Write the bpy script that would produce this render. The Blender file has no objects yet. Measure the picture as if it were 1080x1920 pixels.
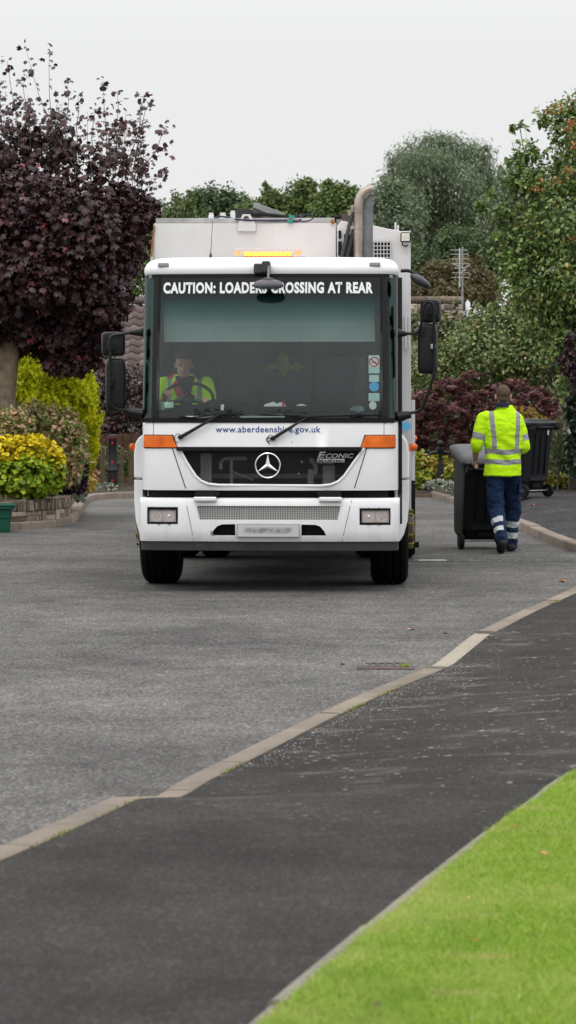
import bpy, bmesh, math, random
import numpy as np
from mathutils import Vector, Matrix, noise as mnoise

SC = bpy.context.scene
COL = SC.collection
PI = math.pi
R = math.radians

# ------------------------------------------------------------------ camera
F, H, CX, HY = 5000.0, 1.70, 540.0, 750.0      # focal length in photo pixels, eye height, centre column, horizon row
cd = bpy.data.cameras.new('camera')
cam = bpy.data.objects.new('camera', cd); COL.objects.link(cam)
cam.location = (0, 0, H); cam.rotation_euler = (R(90), 0, 0)
cd.sensor_fit = 'VERTICAL'; cd.sensor_height = 36.0; cd.lens = 36.0*F/1920.0
cd.shift_y = -(960-HY)/1920.0
cd.clip_start = 0.1; cd.clip_end = 3000
cd.dof.use_dof = True; cd.dof.focus_distance = 24.5; cd.dof.aperture_fstop = 6.3
SC.camera = cam

# ------------------------------------------------------------------ overcast sky
SUN_EL, SUN_AZ = R(58), R(200)
W = bpy.data.worlds.new('World'); SC.world = W; W.use_nodes = True
nt = W.node_tree; nt.nodes.clear()
wo = nt.nodes.new('ShaderNodeOutputWorld'); bg = nt.nodes.new('ShaderNodeBackground')
sky = nt.nodes.new('ShaderNodeTexSky'); sky.sky_type = 'NISHITA'; sky.sun_disc = False
sky.sun_elevation = SUN_EL; sky.sun_rotation = SUN_AZ
tc = nt.nodes.new('ShaderNodeTexCoord'); sx = nt.nodes.new('ShaderNodeSeparateXYZ')
rp = nt.nodes.new('ShaderNodeValToRGB')
e = rp.color_ramp.elements
e[0].position = 0.0; e[0].color = (8.35, 8.33, 8.30, 1)
e[1].position = 1.0; e[1].color = (23.0, 23.4, 24.0, 1)
m = e.new(0.13); m.color = (8.65, 8.65, 8.66, 1)
m = e.new(0.45); m.color = (15.0, 15.2, 15.5, 1)
nz = nt.nodes.new('ShaderNodeTexNoise'); nz.inputs['Scale'].default_value = 2.2; nz.inputs['Detail'].default_value = 3
mr = nt.nodes.new('ShaderNodeMapRange'); mr.inputs['To Min'].default_value = 0.965; mr.inputs['To Max'].default_value = 1.035
vm = nt.nodes.new('ShaderNodeVectorMath'); vm.operation = 'SCALE'
mx = nt.nodes.new('ShaderNodeMix'); mx.data_type = 'RGBA'; mx.inputs['Factor'].default_value = 0.96
nt.links.new(tc.outputs['Generated'], sx.inputs[0]); nt.links.new(sx.outputs['Z'], rp.inputs[0])
nt.links.new(tc.outputs['Generated'], nz.inputs['Vector']); nt.links.new(nz.outputs['Fac'], mr.inputs['Value'])
nt.links.new(rp.outputs['Color'], vm.inputs[0]); nt.links.new(mr.outputs['Result'], vm.inputs['Scale'])
nt.links.new(sky.outputs['Color'], mx.inputs['A']); nt.links.new(vm.outputs[0], mx.inputs['B'])
nt.links.new(mx.outputs['Result'], bg.inputs['Color']); bg.inputs['Strength'].default_value = 0.10
nt.links.new(bg.outputs[0], wo.inputs[0])

sl = bpy.data.lights.new('sun', 'SUN'); sl.energy = 0.8; sl.angle = R(35); sl.color = (1, .97, .93)
so = bpy.data.objects.new('sun', sl); COL.objects.link(so)
sd = Vector((math.sin(SUN_AZ)*math.cos(SUN_EL), math.cos(SUN_AZ)*math.cos(SUN_EL), math.sin(SUN_EL)))
so.rotation_euler = sd.to_track_quat('Z', 'Y').to_euler(); so.location = (0, 0, 40)
SC.view_settings.view_transform = 'Standard'; SC.view_settings.look = 'None'
SC.view_settings.exposure = 0.0; SC.view_settings.gamma = 1.0
SC.render.engine = 'CYCLES'; SC.cycles.max_bounces = 10; SC.cycles.transparent_max_bounces = 24
SC.cycles.use_denoising = True; SC.cycles.glossy_bounces = 4; SC.cycles.caustics_reflective = False; SC.cycles.caustics_refractive = False

def gp(px, py, z=0.0):
    """where the sight line through a photo pixel meets height z"""
    D = F*(H-z)/(py-HY)
    return Vector(((px-CX)*D/F, D, z))
def at(px, py, D):
    return Vector(((px-CX)*D/F, D, H-(py-HY)*D/F))

# ------------------------------------------------------------------ materials
def srgb(r, g, b):
    f = lambda c: (c/255/12.92) if c/255 <= .04045 else ((c/255+.055)/1.055)**2.4
    return (f(r), f(g), f(b))
class NT:
    def __init__(s, name):
        s.m = bpy.data.materials.new(name); s.m.use_nodes = True; s.t = s.m.node_tree; s.t.nodes.clear()
        s.out = s.n('ShaderNodeOutputMaterial')
    def n(s, typ, **kw):
        nd = s.t.nodes.new(typ)
        for k, v in kw.items():
            if k in nd.inputs: nd.inputs[k].default_value = v
            else: setattr(nd, k, v)
        return nd
    def l(s, a, b): s.t.links.new(a, b)
    def coord(s, which='Object', scale=(1, 1, 1)):
        c = s.n('ShaderNodeTexCoord'); mp = s.n('ShaderNodeMapping'); mp.inputs['Scale'].default_value = scale
        s.l(c.outputs[which], mp.inputs[0]); return mp.outputs[0]
    def noise(s, v, scale, detail=3, rough=.55):
        x = s.n('ShaderNodeTexNoise'); x.inputs['Scale'].default_value = scale; x.inputs['Detail'].default_value = detail
        x.inputs['Roughness'].default_value = rough; s.l(v, x.inputs['Vector']); return x.outputs['Fac']
    def ramp(s, fac, stops, const=False):
        x = s.n('ShaderNodeValToRGB'); el = x.color_ramp.elements
        if const: x.color_ramp.interpolation = 'CONSTANT'
        while len(el) < len(stops): el.new(.5)
        for q, (p, c) in zip(el, stops): q.position = p; q.color = (*c, 1) if len(c) == 3 else c
        s.l(fac, x.inputs[0]); return x.outputs['Color']
    def mix(s, fac, a, b, mode='MIX'):
        x = s.n('ShaderNodeMix', data_type='RGBA', blend_type=mode)
        for key, val in (('Factor', fac), ('A', a), ('B', b)):
            i = x.inputs[key] if key != 'Factor' else x.inputs['Factor']
            if hasattr(val, 'links'): s.l(val, i)
            else: i.default_value = val if key == 'Factor' else ((*val, 1) if len(val) == 3 else val)
        return x.outputs['Result']
    def math(s, op, a, b=0.0, c=0.0):
        x = s.n('ShaderNodeMath', operation=op)
        for i, val in enumerate((a, b, c)):
            if hasattr(val, 'links'): s.l(val, x.inputs[i])
            else: x.inputs[i].default_value = val
        return x.outputs[0]
    def bump(s, h, strength=.3, dist=.01):
        x = s.n('ShaderNodeBump'); x.inputs['Strength'].default_value = strength; x.inputs['Distance'].default_value = dist
        s.l(h, x.inputs['Height']); return x.outputs[0]
    def pbr(s, col, rough=.5, metal=0, normal=None, coat=0, spec=.5):
        p = s.n('ShaderNodeBsdfPrincipled')
        for k, v in (('Base Color', col), ('Roughness', rough), ('Metallic', metal)):
            if hasattr(v, 'links'): s.l(v, p.inputs[k])
            else: p.inputs[k].default_value = (*v, 1) if k == 'Base Color' and len(v) == 3 else v
        p.inputs['Coat Weight'].default_value = coat; p.inputs['Coat Roughness'].default_value = .06
        p.inputs['Specular IOR Level'].default_value = spec
        if normal is not None: s.l(normal, p.inputs['Normal'])
        s.l(p.outputs[0], s.out.inputs[0]); return p

_pm = {}
def pm(name, col, rough=.5, metal=0, var=.12, scale=6, bump=0, coat=0, spec=.25, bscale=None):
    """plain painted / cast material with a little wear in tone and roughness"""
    if name in _pm: return _pm[name]
    k = NT(name); v = k.coord()
    nf = k.noise(v, scale, 4)
    lo = tuple(c*(1-var) for c in col); hi = tuple(min(1, c*(1+var*.6)) for c in col)
    c = k.ramp(nf, [(.3, lo), (.7, hi)])
    rr = k.n('ShaderNodeMapRange'); rr.inputs['To Min'].default_value = max(.02, rough-.07); rr.inputs['To Max'].default_value = min(1, rough+.1)
    k.l(k.noise(v, scale*2.3, 3), rr.inputs['Value'])
    nm = k.bump(k.noise(v, bscale or scale*12, 3), bump, .004) if bump else None
    k.pbr(c, rr.outputs[0], metal, nm, coat, spec); _pm[name] = k.m; return k.m

def leaf_mat(name, stops, rough=.5, trans=.25, spec=.35, patch=None):
    """leaf colour picked per leaf; thin leaves let some light through"""
    k = NT(name); g = k.n('ShaderNodeNewGeometry')
    c = k.ramp(g.outputs['Random Per Island'], stops)
    if patch:
        v = k.coord(); c = k.mix(k.ramp(k.noise(v, patch[0], 2), [(.45, (0, 0, 0)), (.6, (1, 1, 1))]), c, k.mix(.65, c, patch[1]))
    p = k.n('ShaderNodeBsdfPrincipled'); k.l(c, p.inputs['Base Color']); p.inputs['Roughness'].default_value = rough
    p.inputs['Specular IOR Level'].default_value = spec
    t = k.n('ShaderNodeBsdfTranslucent'); k.l(k.mix(.35, c, k.mix(1, c, (1.0, .95, .3), 'MULTIPLY')), t.inputs[0])
    mxs = k.n('ShaderNodeMixShader'); mxs.inputs[0].default_value = trans
    k.l(p.outputs[0], mxs.inputs[1]); k.l(t.outputs[0], mxs.inputs[2]); k.l(mxs.outputs[0], k.out.inputs[0]); return k.m

# ------------------------------------------------------------------ mesh helpers
def link(name, me, mats, parent=None, loc=None):
    o = bpy.data.objects.new(name, me); COL.objects.link(o)
    for m_ in (mats if isinstance(mats, (list, tuple)) else [mats]): me.materials.append(m_)
    if parent is not None: o.parent = parent
    if loc is not None: o.location = loc
    return o
def empty(name, loc=(0, 0, 0), rz=0):
    o = bpy.data.objects.new(name, None); COL.objects.link(o); o.location = loc; o.rotation_euler = (0, 0, rz)
    o.empty_display_size = .1; return o
def tag(o, label=None, cat=None, group=None, kind=None):
    for k_, v_ in (('label', label), ('category', cat), ('group', group), ('kind', kind)):
        if v_: o[k_] = v_
    return o
def copy_tree(o, parent=None):
    c = o.copy(); COL.objects.link(c); c.parent = parent
    for ch in [x for x in bpy.data.objects if x.parent == o]: copy_tree(ch, c)
    return c

class MB:
    """collects shapes, builds them as one mesh"""
    def __init__(s): s.v = []; s.f = []; s.mi = []
    def add(s, vs, fs, mi=0):
        b = len(s.v); s.v += [tuple(x) for x in vs]; s.f += [tuple(i+b for i in f) for f in fs]; s.mi += [mi]*len(fs); return s
    def box(s, c, d, rot=None, mi=0, taper=1.0):
        cx, cy, cz = c; hx, hy, hz = d[0]/2, d[1]/2, d[2]/2
        vs = [Vector((x*hx*(taper if z > 0 else 1), y*hy*(taper if z > 0 else 1), z*hz)) for x in (-1, 1) for y in (-1, 1) for z in (-1, 1)]
        if rot is not None: vs = [rot @ v for v in vs]
        vs = [v+Vector(c) for v in vs]
        return s.add(vs, [(0, 1, 3, 2), (4, 6, 7, 5), (0, 4, 5, 1), (2, 3, 7, 6), (0, 2, 6, 4), (1, 5, 7, 3)], mi)
    def tube(s, pts, r, n=8, mi=0, caps=True):
        pts = [Vector(p) for p in pts]; rs = r if isinstance(r, (list, tuple)) else [r]*len(pts)
        rings = []; up = None
        for i, p in enumerate(pts):
            d = (pts[min(i+1, len(pts)-1)]-pts[max(i-1, 0)]).normalized()
            if up is None: up = Vector((0, 0, 1)) if abs(d.z) < .9 else Vector((1, 0, 0))
            a = d.cross(up).normalized(); b_ = a.cross(d).normalized(); up = b_
            rings.append([p+(a*math.cos(2*PI*k/n)+b_*math.sin(2*PI*k/n))*rs[i] for k in range(n)])
        return s.loft(rings, mi, caps)
    def loft(s, rings, mi=0, caps=True, close=True):
        n = len(rings[0]); vs = [v for r_ in rings for v in r_]; fs = []
        for i in range(len(rings)-1):
            for k in range(n if close else n-1):
                k2 = (k+1) % n; fs.append((i*n+k, i*n+k2, (i+1)*n+k2, (i+1)*n+k))
        if caps: fs.append(tuple(range(n-1, -1, -1))); fs.append(tuple((len(rings)-1)*n+k for k in range(n)))
        return s.add(vs, fs, mi)
    def cyl(s, p0, p1, r0, r1=None, n=16, mi=0): return s.tube([p0, p1], [r0, r0 if r1 is None else r1], n, mi)
    def ball(s, c, r, nu=14, nv=9, rot=None, mi=0):
        r = r if isinstance(r, (list, tuple)) else (r, r, r); vs = []
        for j in range(1, nv):
            t = PI*j/nv
            for i in range(nu):
                v = Vector((r[0]*math.sin(t)*math.cos(2*PI*i/nu), r[1]*math.sin(t)*math.sin(2*PI*i/nu), r[2]*math.cos(t)))
                vs.append((rot @ v if rot is not None else v)+Vector(c))
        top = Vector((0, 0, r[2])); bot = Vector((0, 0, -r[2]))
        if rot is not None: top = rot @ top; bot = rot @ bot
        vs += [top+Vector(c), bot+Vector(c)]; T = len(vs)-2; fs = []
        for j in range(nv-2):
            for i in range(nu): fs.append((j*nu+i, (j+1)*nu+i, (j+1)*nu+(i+1) % nu, j*nu+(i+1) % nu))
        for i in range(nu): fs.append((T, i, (i+1) % nu)); fs.append((T+1, (nv-2)*nu+(i+1) % nu, (nv-2)*nu+i))
        return s.add(vs, fs, mi)
    def prism(s, poly, a, b, axis='y', mi=0):
        """poly in the plane across axis, from a to b along it"""
        mk = {'y': lambda p, t: (p[0], t, p[1]), 'x': lambda p, t: (t, p[0], p[1]), 'z': lambda p, t: (p[0], p[1], t)}[axis]
        n = len(poly); vs = [mk(p, a) for p in poly]+[mk(p, b) for p in poly]
        fs = [tuple(range(n)), tuple(range(2*n-1, n-1, -1))]+[(k, k+n, (k+1) % n+n, (k+1) % n) for k in range(n)]
        return s.add(vs, fs, mi)
    def lathe(s, prof, c=(0, 0, 0), n=20, axis='z', mi=0):
        rings = []
        for r_, h in prof:
            ring = []
            for k in range(n):
                a = 2*PI*k/n; x, y = r_*math.cos(a), r_*math.sin(a)
                p = {'z': (x, y, h), 'x': (h, x, y), 'y': (x, h, y)}[axis]
                ring.append(Vector(p)+Vector(c))
            rings.append(ring)
        return s.loft(rings, mi)
    def build(s, name, mats, parent=None, loc=None, bevel=0, smooth=True, angle=35, seg=2):
        me = bpy.data.meshes.new(name); me.from_pydata(s.v, [], s.f); me.validate()
        bm = bmesh.new(); bm.from_mesh(me); bmesh.ops.recalc_face_normals(bm, faces=bm.faces); bm.to_mesh(me); bm.free()
        if len(s.mi) == len(me.polygons): me.polygons.foreach_set('material_index', s.mi)
        if smooth:
            me.polygons.foreach_set('use_smooth', [True]*len(me.polygons)); me.set_sharp_from_angle(angle=R(angle))
        o = link(name, me, mats, parent, loc)
        if bevel:
            b = o.modifiers.new('bevel', 'BEVEL'); b.width = bevel; b.segments = seg; b.limit_method = 'ANGLE'; b.angle_limit = R(30)
            b.harden_normals = True
        return o

def np_mesh(name, V, Fq, mats, parent=None, smooth=False):
    """fast mesh from numpy arrays; Fq is (n, k) faces of one size"""
    me = bpy.data.meshes.new(name); nv, nf, k = len(V), len(Fq), Fq.shape[1]
    me.vertices.add(nv); me.vertices.foreach_set('co', V.astype(np.float32).ravel())
    me.loops.add(nf*k); me.loops.foreach_set('vertex_index', Fq.astype(np.int32).ravel())
    me.polygons.add(nf); me.polygons.foreach_set('loop_start', np.arange(0, nf*k, k, dtype=np.int32))
    me.polygons.foreach_set('loop_total', np.full(nf, k, dtype=np.int32))
    if smooth: me.polygons.foreach_set('use_smooth', np.ones(nf, dtype=bool))
    me.update(calc_edges=True); return link(name, me, mats, parent)

def surf_strip(name, rows, mats, kind='structure', smooth=True):
    """rows of points -> one quad sheet"""
    n = len(rows[0]); V = np.array([p for r_ in rows for p in r_], float)
    q = [(i*n+k, i*n+k+1, (i+1)*n+k+1, (i+1)*n+k) for i in range(len(rows)-1) for k in range(n-1)]
    o = np_mesh(name, V, np.array(q), mats, smooth=smooth); tag(o, kind=kind); return o

def resample(pts, step):
    pts = [Vector(p) for p in pts]; out = [pts[0]]
    for a, b in zip(pts, pts[1:]):
        n = max(1, int((b-a).length/step))
        out += [a.lerp(b, (i+1)/n) for i in range(n)]
    return out
def smooth_path(pts, it=2):
    pts = [Vector(p) for p in pts]
    for _ in range(it):
        q = [pts[0]]
        for a, b in zip(pts, pts[1:]): q += [a.lerp(b, .25), a.lerp(b, .75)]
        q.append(pts[-1]); pts = q
    return pts
def side_normals(path):
    out = []
    for i in range(len(path)):
        d = path[min(i+1, len(path)-1)]-path[max(i-1, 0)]; d.z = 0; d.normalize(); out.append(Vector((d.y, -d.x, 0)))   # to the right of travel
    return out
# ------------------------------------------------------------------ ground materials
def asphalt_mat(name, base, dark, light, agg=75, patches=.35, dusty=0.0, bumpy=.5, rough=.85):
    k = NT(name); v = k.coord('Object'); vs_ = k.coord('Object', (1, .34, 1))
    vo = k.n('ShaderNodeTexVoronoi'); vo.inputs['Scale'].default_value = agg; k.l(vs_, vo.inputs['Vector'])
    sep = k.n('ShaderNodeSeparateColor'); k.l(vo.outputs['Color'], sep.inputs[0])
    c = k.ramp(sep.outputs[0], [(0.0, dark), (.35, base), (.75, base), (1.0, light)])
    vo2 = k.n('ShaderNodeTexVoronoi'); vo2.inputs['Scale'].default_value = agg*.55; k.l(vs_, vo2.inputs['Vector'])
    sep2 = k.n('ShaderNodeSeparateColor'); k.l(vo2.outputs['Color'], sep2.inputs[0])
    c = k.mix(k.ramp(sep2.outputs[1], [(.86, (0, 0, 0)), (.97, (.55, .55, .55))]), c, light)
    c = k.mix(k.ramp(sep2.outputs[2], [(.84, (0, 0, 0)), (.96, (.6, .6, .6))]), c, dark)
    big = k.noise(v, .45, 5, .62); mid = k.noise(v, 2.7, 4, .6)
    c = k.mix(patches, c, k.mix(1, c, k.ramp(big, [(.32, (.62, .62, .64)), (.5, (1, 1, 1)), (.68, (1.35, 1.33, 1.3))]), 'MULTIPLY'))
    c = k.mix(patches*.7, c, k.mix(1, c, k.ramp(mid, [(.3, (.65, .64, .64)), (.7, (1.35, 1.36, 1.35))]), 'MULTIPLY'))
    if dusty:
        # pale grit trodden and washed along the crossing, as irregular streaks
        v2 = k.coord('Object', (1.1, 2.6, 1)); s1 = k.noise(v2, 1.5, 8, .75)
        gr = k.n('ShaderNodeTexVoronoi'); gr.inputs['Scale'].default_value = 46; k.l(v, gr.inputs['Vector'])
        sg = k.n('ShaderNodeSeparateColor'); k.l(gr.outputs['Color'], sg.inputs[0])
        xyz = k.n('ShaderNodeSeparateXYZ'); k.l(v, xyz.inputs[0])
        zone = k.ramp(k.math('MULTIPLY', xyz.outputs['Y'], .04), [(.38, (.05, .05, .05)), (.54, (1, 1, 1)), (.66, (1, 1, 1)), (.82, (.05, .05, .05))])
        mask = k.mix(1, k.ramp(s1, [(.54, (0, 0, 0)), (.64, (dusty,)*3)]), zone, 'MULTIPLY')
        c = k.mix(mask, c, k.mix(.5, light, (.30, .27, .24)))
        spk = k.mix(1, k.ramp(sg.outputs[0], [(.988, (0, 0, 0)), (.993, (.8, .8, .8))]), k.mix(.7, zone, k.ramp(s1, [(.45, (0, 0, 0)), (.55, (1, 1, 1))]), 'MULTIPLY'), 'MULTIPLY')
        c = k.mix(spk, c, (.42, .38, .34))
    h = k.mix(.5, vo.outputs['Distance'], k.noise(v, agg*1.6, 2))
    k.pbr(c, rough, 0, k.bump(h, bumpy, .006), spec=.06); return k.m

M_road = asphalt_mat('road_asphalt', (.112, .107, .1005), (.066, .063, .059), (.185, .178, .168), agg=110, patches=.75, bumpy=.8)
M_pave = asphalt_mat('pavement_asphalt', (.0385, .0355, .0330), (.029, .027, .025), (.057, .053, .049), agg=130, patches=.75, dusty=.5, bumpy=.45)
M_drive = asphalt_mat('driveway_asphalt', (.048, .045, .045), (.03, .028, .028), (.09, .085, .085), agg=70, patches=.6, bumpy=.4)

def kerb_mat(name, a, b):
    k = NT(name); v = k.coord(); c = k.ramp(k.noise(v, 2.2, 5, .65), [(.3, a), (.7, b)])
    c = k.mix(.5, c, k.mix(1, c, k.ramp(k.noise(v, 90, 2), [(.35, (.7, .7, .7)), (.65, (1.25, 1.25, 1.22))]), 'MULTIPLY'))
    g = k.n('ShaderNodeNewGeometry'); c = k.mix(.8, c, k.mix(1, c, k.ramp(g.outputs['Random Per Island'], [(0, (.8, .8, .8)), (1, (1.2, 1.17, 1.12))]), 'MULTIPLY'))
    c = k.mix(k.ramp(k.noise(v, 7, 6, .7), [(.6, (0, 0, 0)), (.78, (.55, .55, .55))]), c, (.07, .075, .05))
    k.pbr(c, .85, 0, k.bump(k.noise(v, 120, 3), .5, .003), spec=.25); return k.m
M_kerb = kerb_mat('kerb_concrete', (.155, .125, .100), (.235, .195, .160))
M_soil = pm('soil', (.05, .035, .025), .95, var=.4, scale=9, bump=.8)
M_turf = pm('turf_base', (.20, .30, .04), .95, var=.35, scale=5, bump=.6)

# ------------------------------------------------------------------ ground sheets
def sheet(name, x0, x1, y0, y1, z, mat):
    V = np.array([(x0, y0, z), (x1, y0, z), (x1, y1, z), (x0, y1, z)], float)
    o = np_mesh(name, V, np.array([(0, 1, 2, 3)]), mat); tag(o, kind='structure'); return o
sheet('ground', -600, 600, -60, 1500, -.02, pm('far_ground', (.06, .085, .03), .95, var=.3, scale=.05))
sheet('road', -26, 26, -6, 46.9, 0.0, M_road)

def kz(y):
    "height of the near kerb's top: lowered for the vehicle crossing"
    t = [(0, .10), (10.75, .10), (11.3, .022), (16.9, .022), (18.25, .10), (90, .10)]
    for (a, za), (b, zb) in zip(t, t[1:]):
        if a <= y <= b: return za+(zb-za)*(y-a)/(b-a)
    return .10
kp = [(-3.6, 2.2), (-2.2, 6.0), (-1.45, 8.2), (-1.04, 9.6), (-.876, 10.2), (-.73, 10.75), (-.576, 11.3), (-.462, 11.85), (-.20, 12.9), (.113, 14.15),
      (.496, 15.55), (.934, 17.0), (1.263, 18.3), (1.79, 20.4), (2.30, 22.3), (2.62, 23.6), (2.95, 24.6), (3.7, 25.3), (6, 25.7), (16, 25.8)]
kpath = resample([Vector((x, y, 0)) for x, y in kp], .16)
kn = side_normals(kpath)
KW = .128

def kerb_run(name, path, zf, width, seg_len, mat, depth=.2, bev=.012, jitter=.004, seed=3):
    """kerb stones end to end with open joints, rounded road edge, following a curve"""
    rnd = random.Random(seed); nn = side_normals(path); mb = MB()
    acc = 0; seg = [0]
    for i in range(1, len(path)):
        acc += (path[i]-path[i-1]).length; seg.append(acc)
    k0 = 0
    while k0 < len(path)-1:
        k1 = k0
        while k1 < len(path)-1 and seg[k1]-seg[k0] < seg_len: k1 += 1
        idx = list(range(k0, k1+1)); rings = []; dz = rnd.uniform(-jitter, jitter); dx = rnd.uniform(-jitter, jitter)
        for q, i in enumerate(idx):
            p = path[i].copy()
            if q == 0: p = p.lerp(path[i+1], .004/max(.001, (path[i+1]-p).length))
            if q == len(idx)-1: p = p.lerp(path[i-1], .004/max(.001, (path[i-1]-p).length))
            z = zf(p)+dz; nrm = nn[i]
            prof = [(0, -depth), (0, z-.022), (.006, z-.007), (.018, z), (width-bev*.6, z), (width, z-.006), (width, -depth)]
            rings.append([p+nrm*(u+dx)+Vector((0, 0, w_)) for u, w_ in prof])
        mb.loft(rings, 0); k0 = k1
    o = mb.build(name, mat, angle=50); tag(o, kind='structure'); return o
kerb_run('kerb', [p for p in kpath if p.y < 16.75], lambda p: kz(p.y), KW, .9, M_kerb)
kerb_run('kerb', [p for p in kpath if 16.75 <= p.y < 18.35], lambda p: kz(p.y), KW, 1.6, kerb_mat('pale_kerb_concrete', (.235, .205, .165), (.30, .27, .22)))
kerb_run('kerb', [p for p in kpath if p.y >= 18.35], lambda p: kz(p.y), KW, .9, M_kerb, seed=6)

# lawn edge
lp = [(-.80, 4.0), (-.375, 5.6), (-.125, 6.7), (.155, 7.75), (.56, 9.24), (.855, 10.25), (1.10, 11.1), (1.22, 11.42), (1.50, 11.55), (2.6, 11.75), (5, 12.1)]
lpath = resample(smooth_path([Vector((x, y, 0)) for x, y in lp], 2), .12)
def pz(x, y, d):
    "pavement height, d metres in from the kerb"
    t = min(1, max(0, d/1.5)); t = t*t*(3-2*t); return kz(y)*(1-t)+.105*t-.004
# near pavement: strip between kerb and lawn edge (and beyond, as the crossing to the right)
rows = []
far = []
for i, p in enumerate(kpath):
    a = p+kn[i]*(KW-.004)
    if p.y < 11.3:
        j = min(range(len(lpath)), key=lambda q: abs(lpath[q].y-a.y-max(0, (lpath[q].x-a.x)*.0))); b = lpath[j].copy()
        if a.y > 10.9: b.x += (a.y-10.9)*2
    else: b = Vector((a.x+9, a.y-.2 if a.y < 19 else a.y-3.0*min(1, (a.y-19)/4), 0))
    row = []
    for q in range(15):
        t = (q/14)**1.6; c = a.lerp(b, t); c.z = pz(c.x, c.y, (c-a).length); row.append(c)
    rows.append(row)
surf_strip('pavement', rows, M_pave)
edge = kerb_run('lawn_edging', lpath, lambda p: .128, .052, .9, kerb_mat('edging_concrete', (.14, .125, .105), (.24, .215, .185)), jitter=.006, seed=8)

# lawn
ln = side_normals(lpath)
inl = [p+n_*.045 for p, n_ in zip(lpath, ln)]
rnd = random.Random(1)
def lawn_z(x, y): return .118+.012*mnoise.noise(Vector((x*1.7, y*1.7, 0)))
rows = []
for p in inl:
    row = []
    for q in range(12):
        t = q/11
        tgt = Vector((6, min(p.y, 11.3)-.8*t, 0)); c = p.lerp(tgt, t**1.5); c.z = lawn_z(c.x, c.y); row.append(c)
    rows.append(row)
surf_strip('lawn', rows, M_turf)

def grass_mat():
    k = NT('grass_blades'); g = k.n('ShaderNodeNewGeometry'); v = k.coord()
    c = k.ramp(g.outputs['Random Per Island'], [(0, (.17, .30, .030)), (.35, (.265, .42, .042)), (.75, (.365, .52, .07)), (.92, (.48, .56, .12)), (1, (.62, .50, .26))])
    pt = k.noise(v, 1.6, 4, .6)
    c = k.mix(k.ramp(pt, [(.46, (0, 0, 0)), (.66, (.85, .85, .85))]), c, (.47, .52, .15))
    c = k.mix(k.ramp(k.noise(v, 2.4, 3), [(.50, (0, 0, 0)), (.70, (.45, .45, .45))]), c, (.17, .30, .03))
    v3 = k.coord('Object', (.9, 2.2, 1)); c = k.mix(k.ramp(k.noise(v3, 2.1, 5, .7), [(.57, (0, 0, 0)), (.66, (.65, .65, .65))]), c, (.58, .50, .22))
    p = k.n('ShaderNodeBsdfPrincipled'); k.l(c, p.inputs['Base Color']); p.inputs['Roughness'].default_value = .55; p.inputs['Specular IOR Level'].default_value = .25
    t = k.n('ShaderNodeBsdfTranslucent'); k.l(c, t.inputs[0]); ms = k.n('ShaderNodeMixShader'); ms.inputs[0].default_value = .4
    k.l(p.outputs[0], ms.inputs[1]); k.l(t.outputs[0], ms.inputs[2]); k.l(ms.outputs[0], k.out.inputs[0]); return k.m
def blades(name, P, hgt, wid, mat, seed=0, lean=.5):
    rg = np.random.default_rng(seed); n = len(P); a = rg.uniform(0, 2*PI, n); h = hgt*rg.uniform(.55, 1.25, n); w = wid*rg.uniform(.7, 1.2, n)
    sx_, sy_ = np.cos(a), np.sin(a); la = rg.uniform(0, 2*PI, n); ll = lean*h*rg.uniform(.2, 1.3, n); lx, ly = np.cos(la)*ll, np.sin(la)*ll
    z0 = P[:, 2]
    V = np.empty((n, 5, 3))
    V[:, 0] = np.stack([P[:, 0]-sx_*w/2, P[:, 1]-sy_*w/2, z0], 1); V[:, 1] = np.stack([P[:, 0]+sx_*w/2, P[:, 1]+sy_*w/2, z0], 1)
    V[:, 2] = np.stack([P[:, 0]+lx*.35+sx_*w*.42, P[:, 1]+ly*.35+sy_*w*.42, z0+h*.6], 1); V[:, 3] = np.stack([P[:, 0]+lx*.35-sx_*w*.42, P[:, 1]+ly*.35-sy_*w*.42, z0+h*.6], 1)
    V[:, 4] = np.stack([P[:, 0]+lx, P[:, 1]+ly, z0+h], 1)
    b = np.arange(n)[:, None]*5
    T = np.concatenate([b+np.array([[0, 1, 2]]), b+np.array([[0, 2, 3]]), b+np.array([[3, 2, 4]])])
    return np_mesh(name, V.reshape(-1, 3), T, mat, smooth=True)
rg = np.random.default_rng(5)
N = 470000
X = rg.uniform(-.45, 1.75, N); Y = rg.uniform(5.8, 11.6, N)
ey = np.array([p.y for p in inl]); ex = np.array([p.x for p in inl]); oi = np.argsort(ey)
lim = np.interp(Y, ey[oi], ex[oi]); keep = (X > lim+rg.normal(0, .008, N)) & (X < .108*Y+.25)
P = np.stack([X[keep], Y[keep], np.array([lawn_z(x, y) for x, y in zip(X[keep], Y[keep])])], 1)
tag(blades('grass', P, .024, .0036, grass_mat(), 2, 1.0), 'short mown bright green lawn grass', 'grass', kind='stuff')

n2 = 60000; X = rg.uniform(-.3, 4.6, n2); Y = rg.uniform(5.0, 11.6, n2); lim = np.interp(Y, ey[oi], ex[oi]); keep = (X > .108*Y+.25) & (X > lim)
P = np.stack([X[keep], Y[keep], np.full(keep.sum(), .112)], 1)
tag(blades('grass', P, .045, .012, bpy.data.materials['grass_blades'], 4, 1.0), 'mown lawn grass beyond the right edge of the frame', 'grass', kind='stuff')

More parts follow.
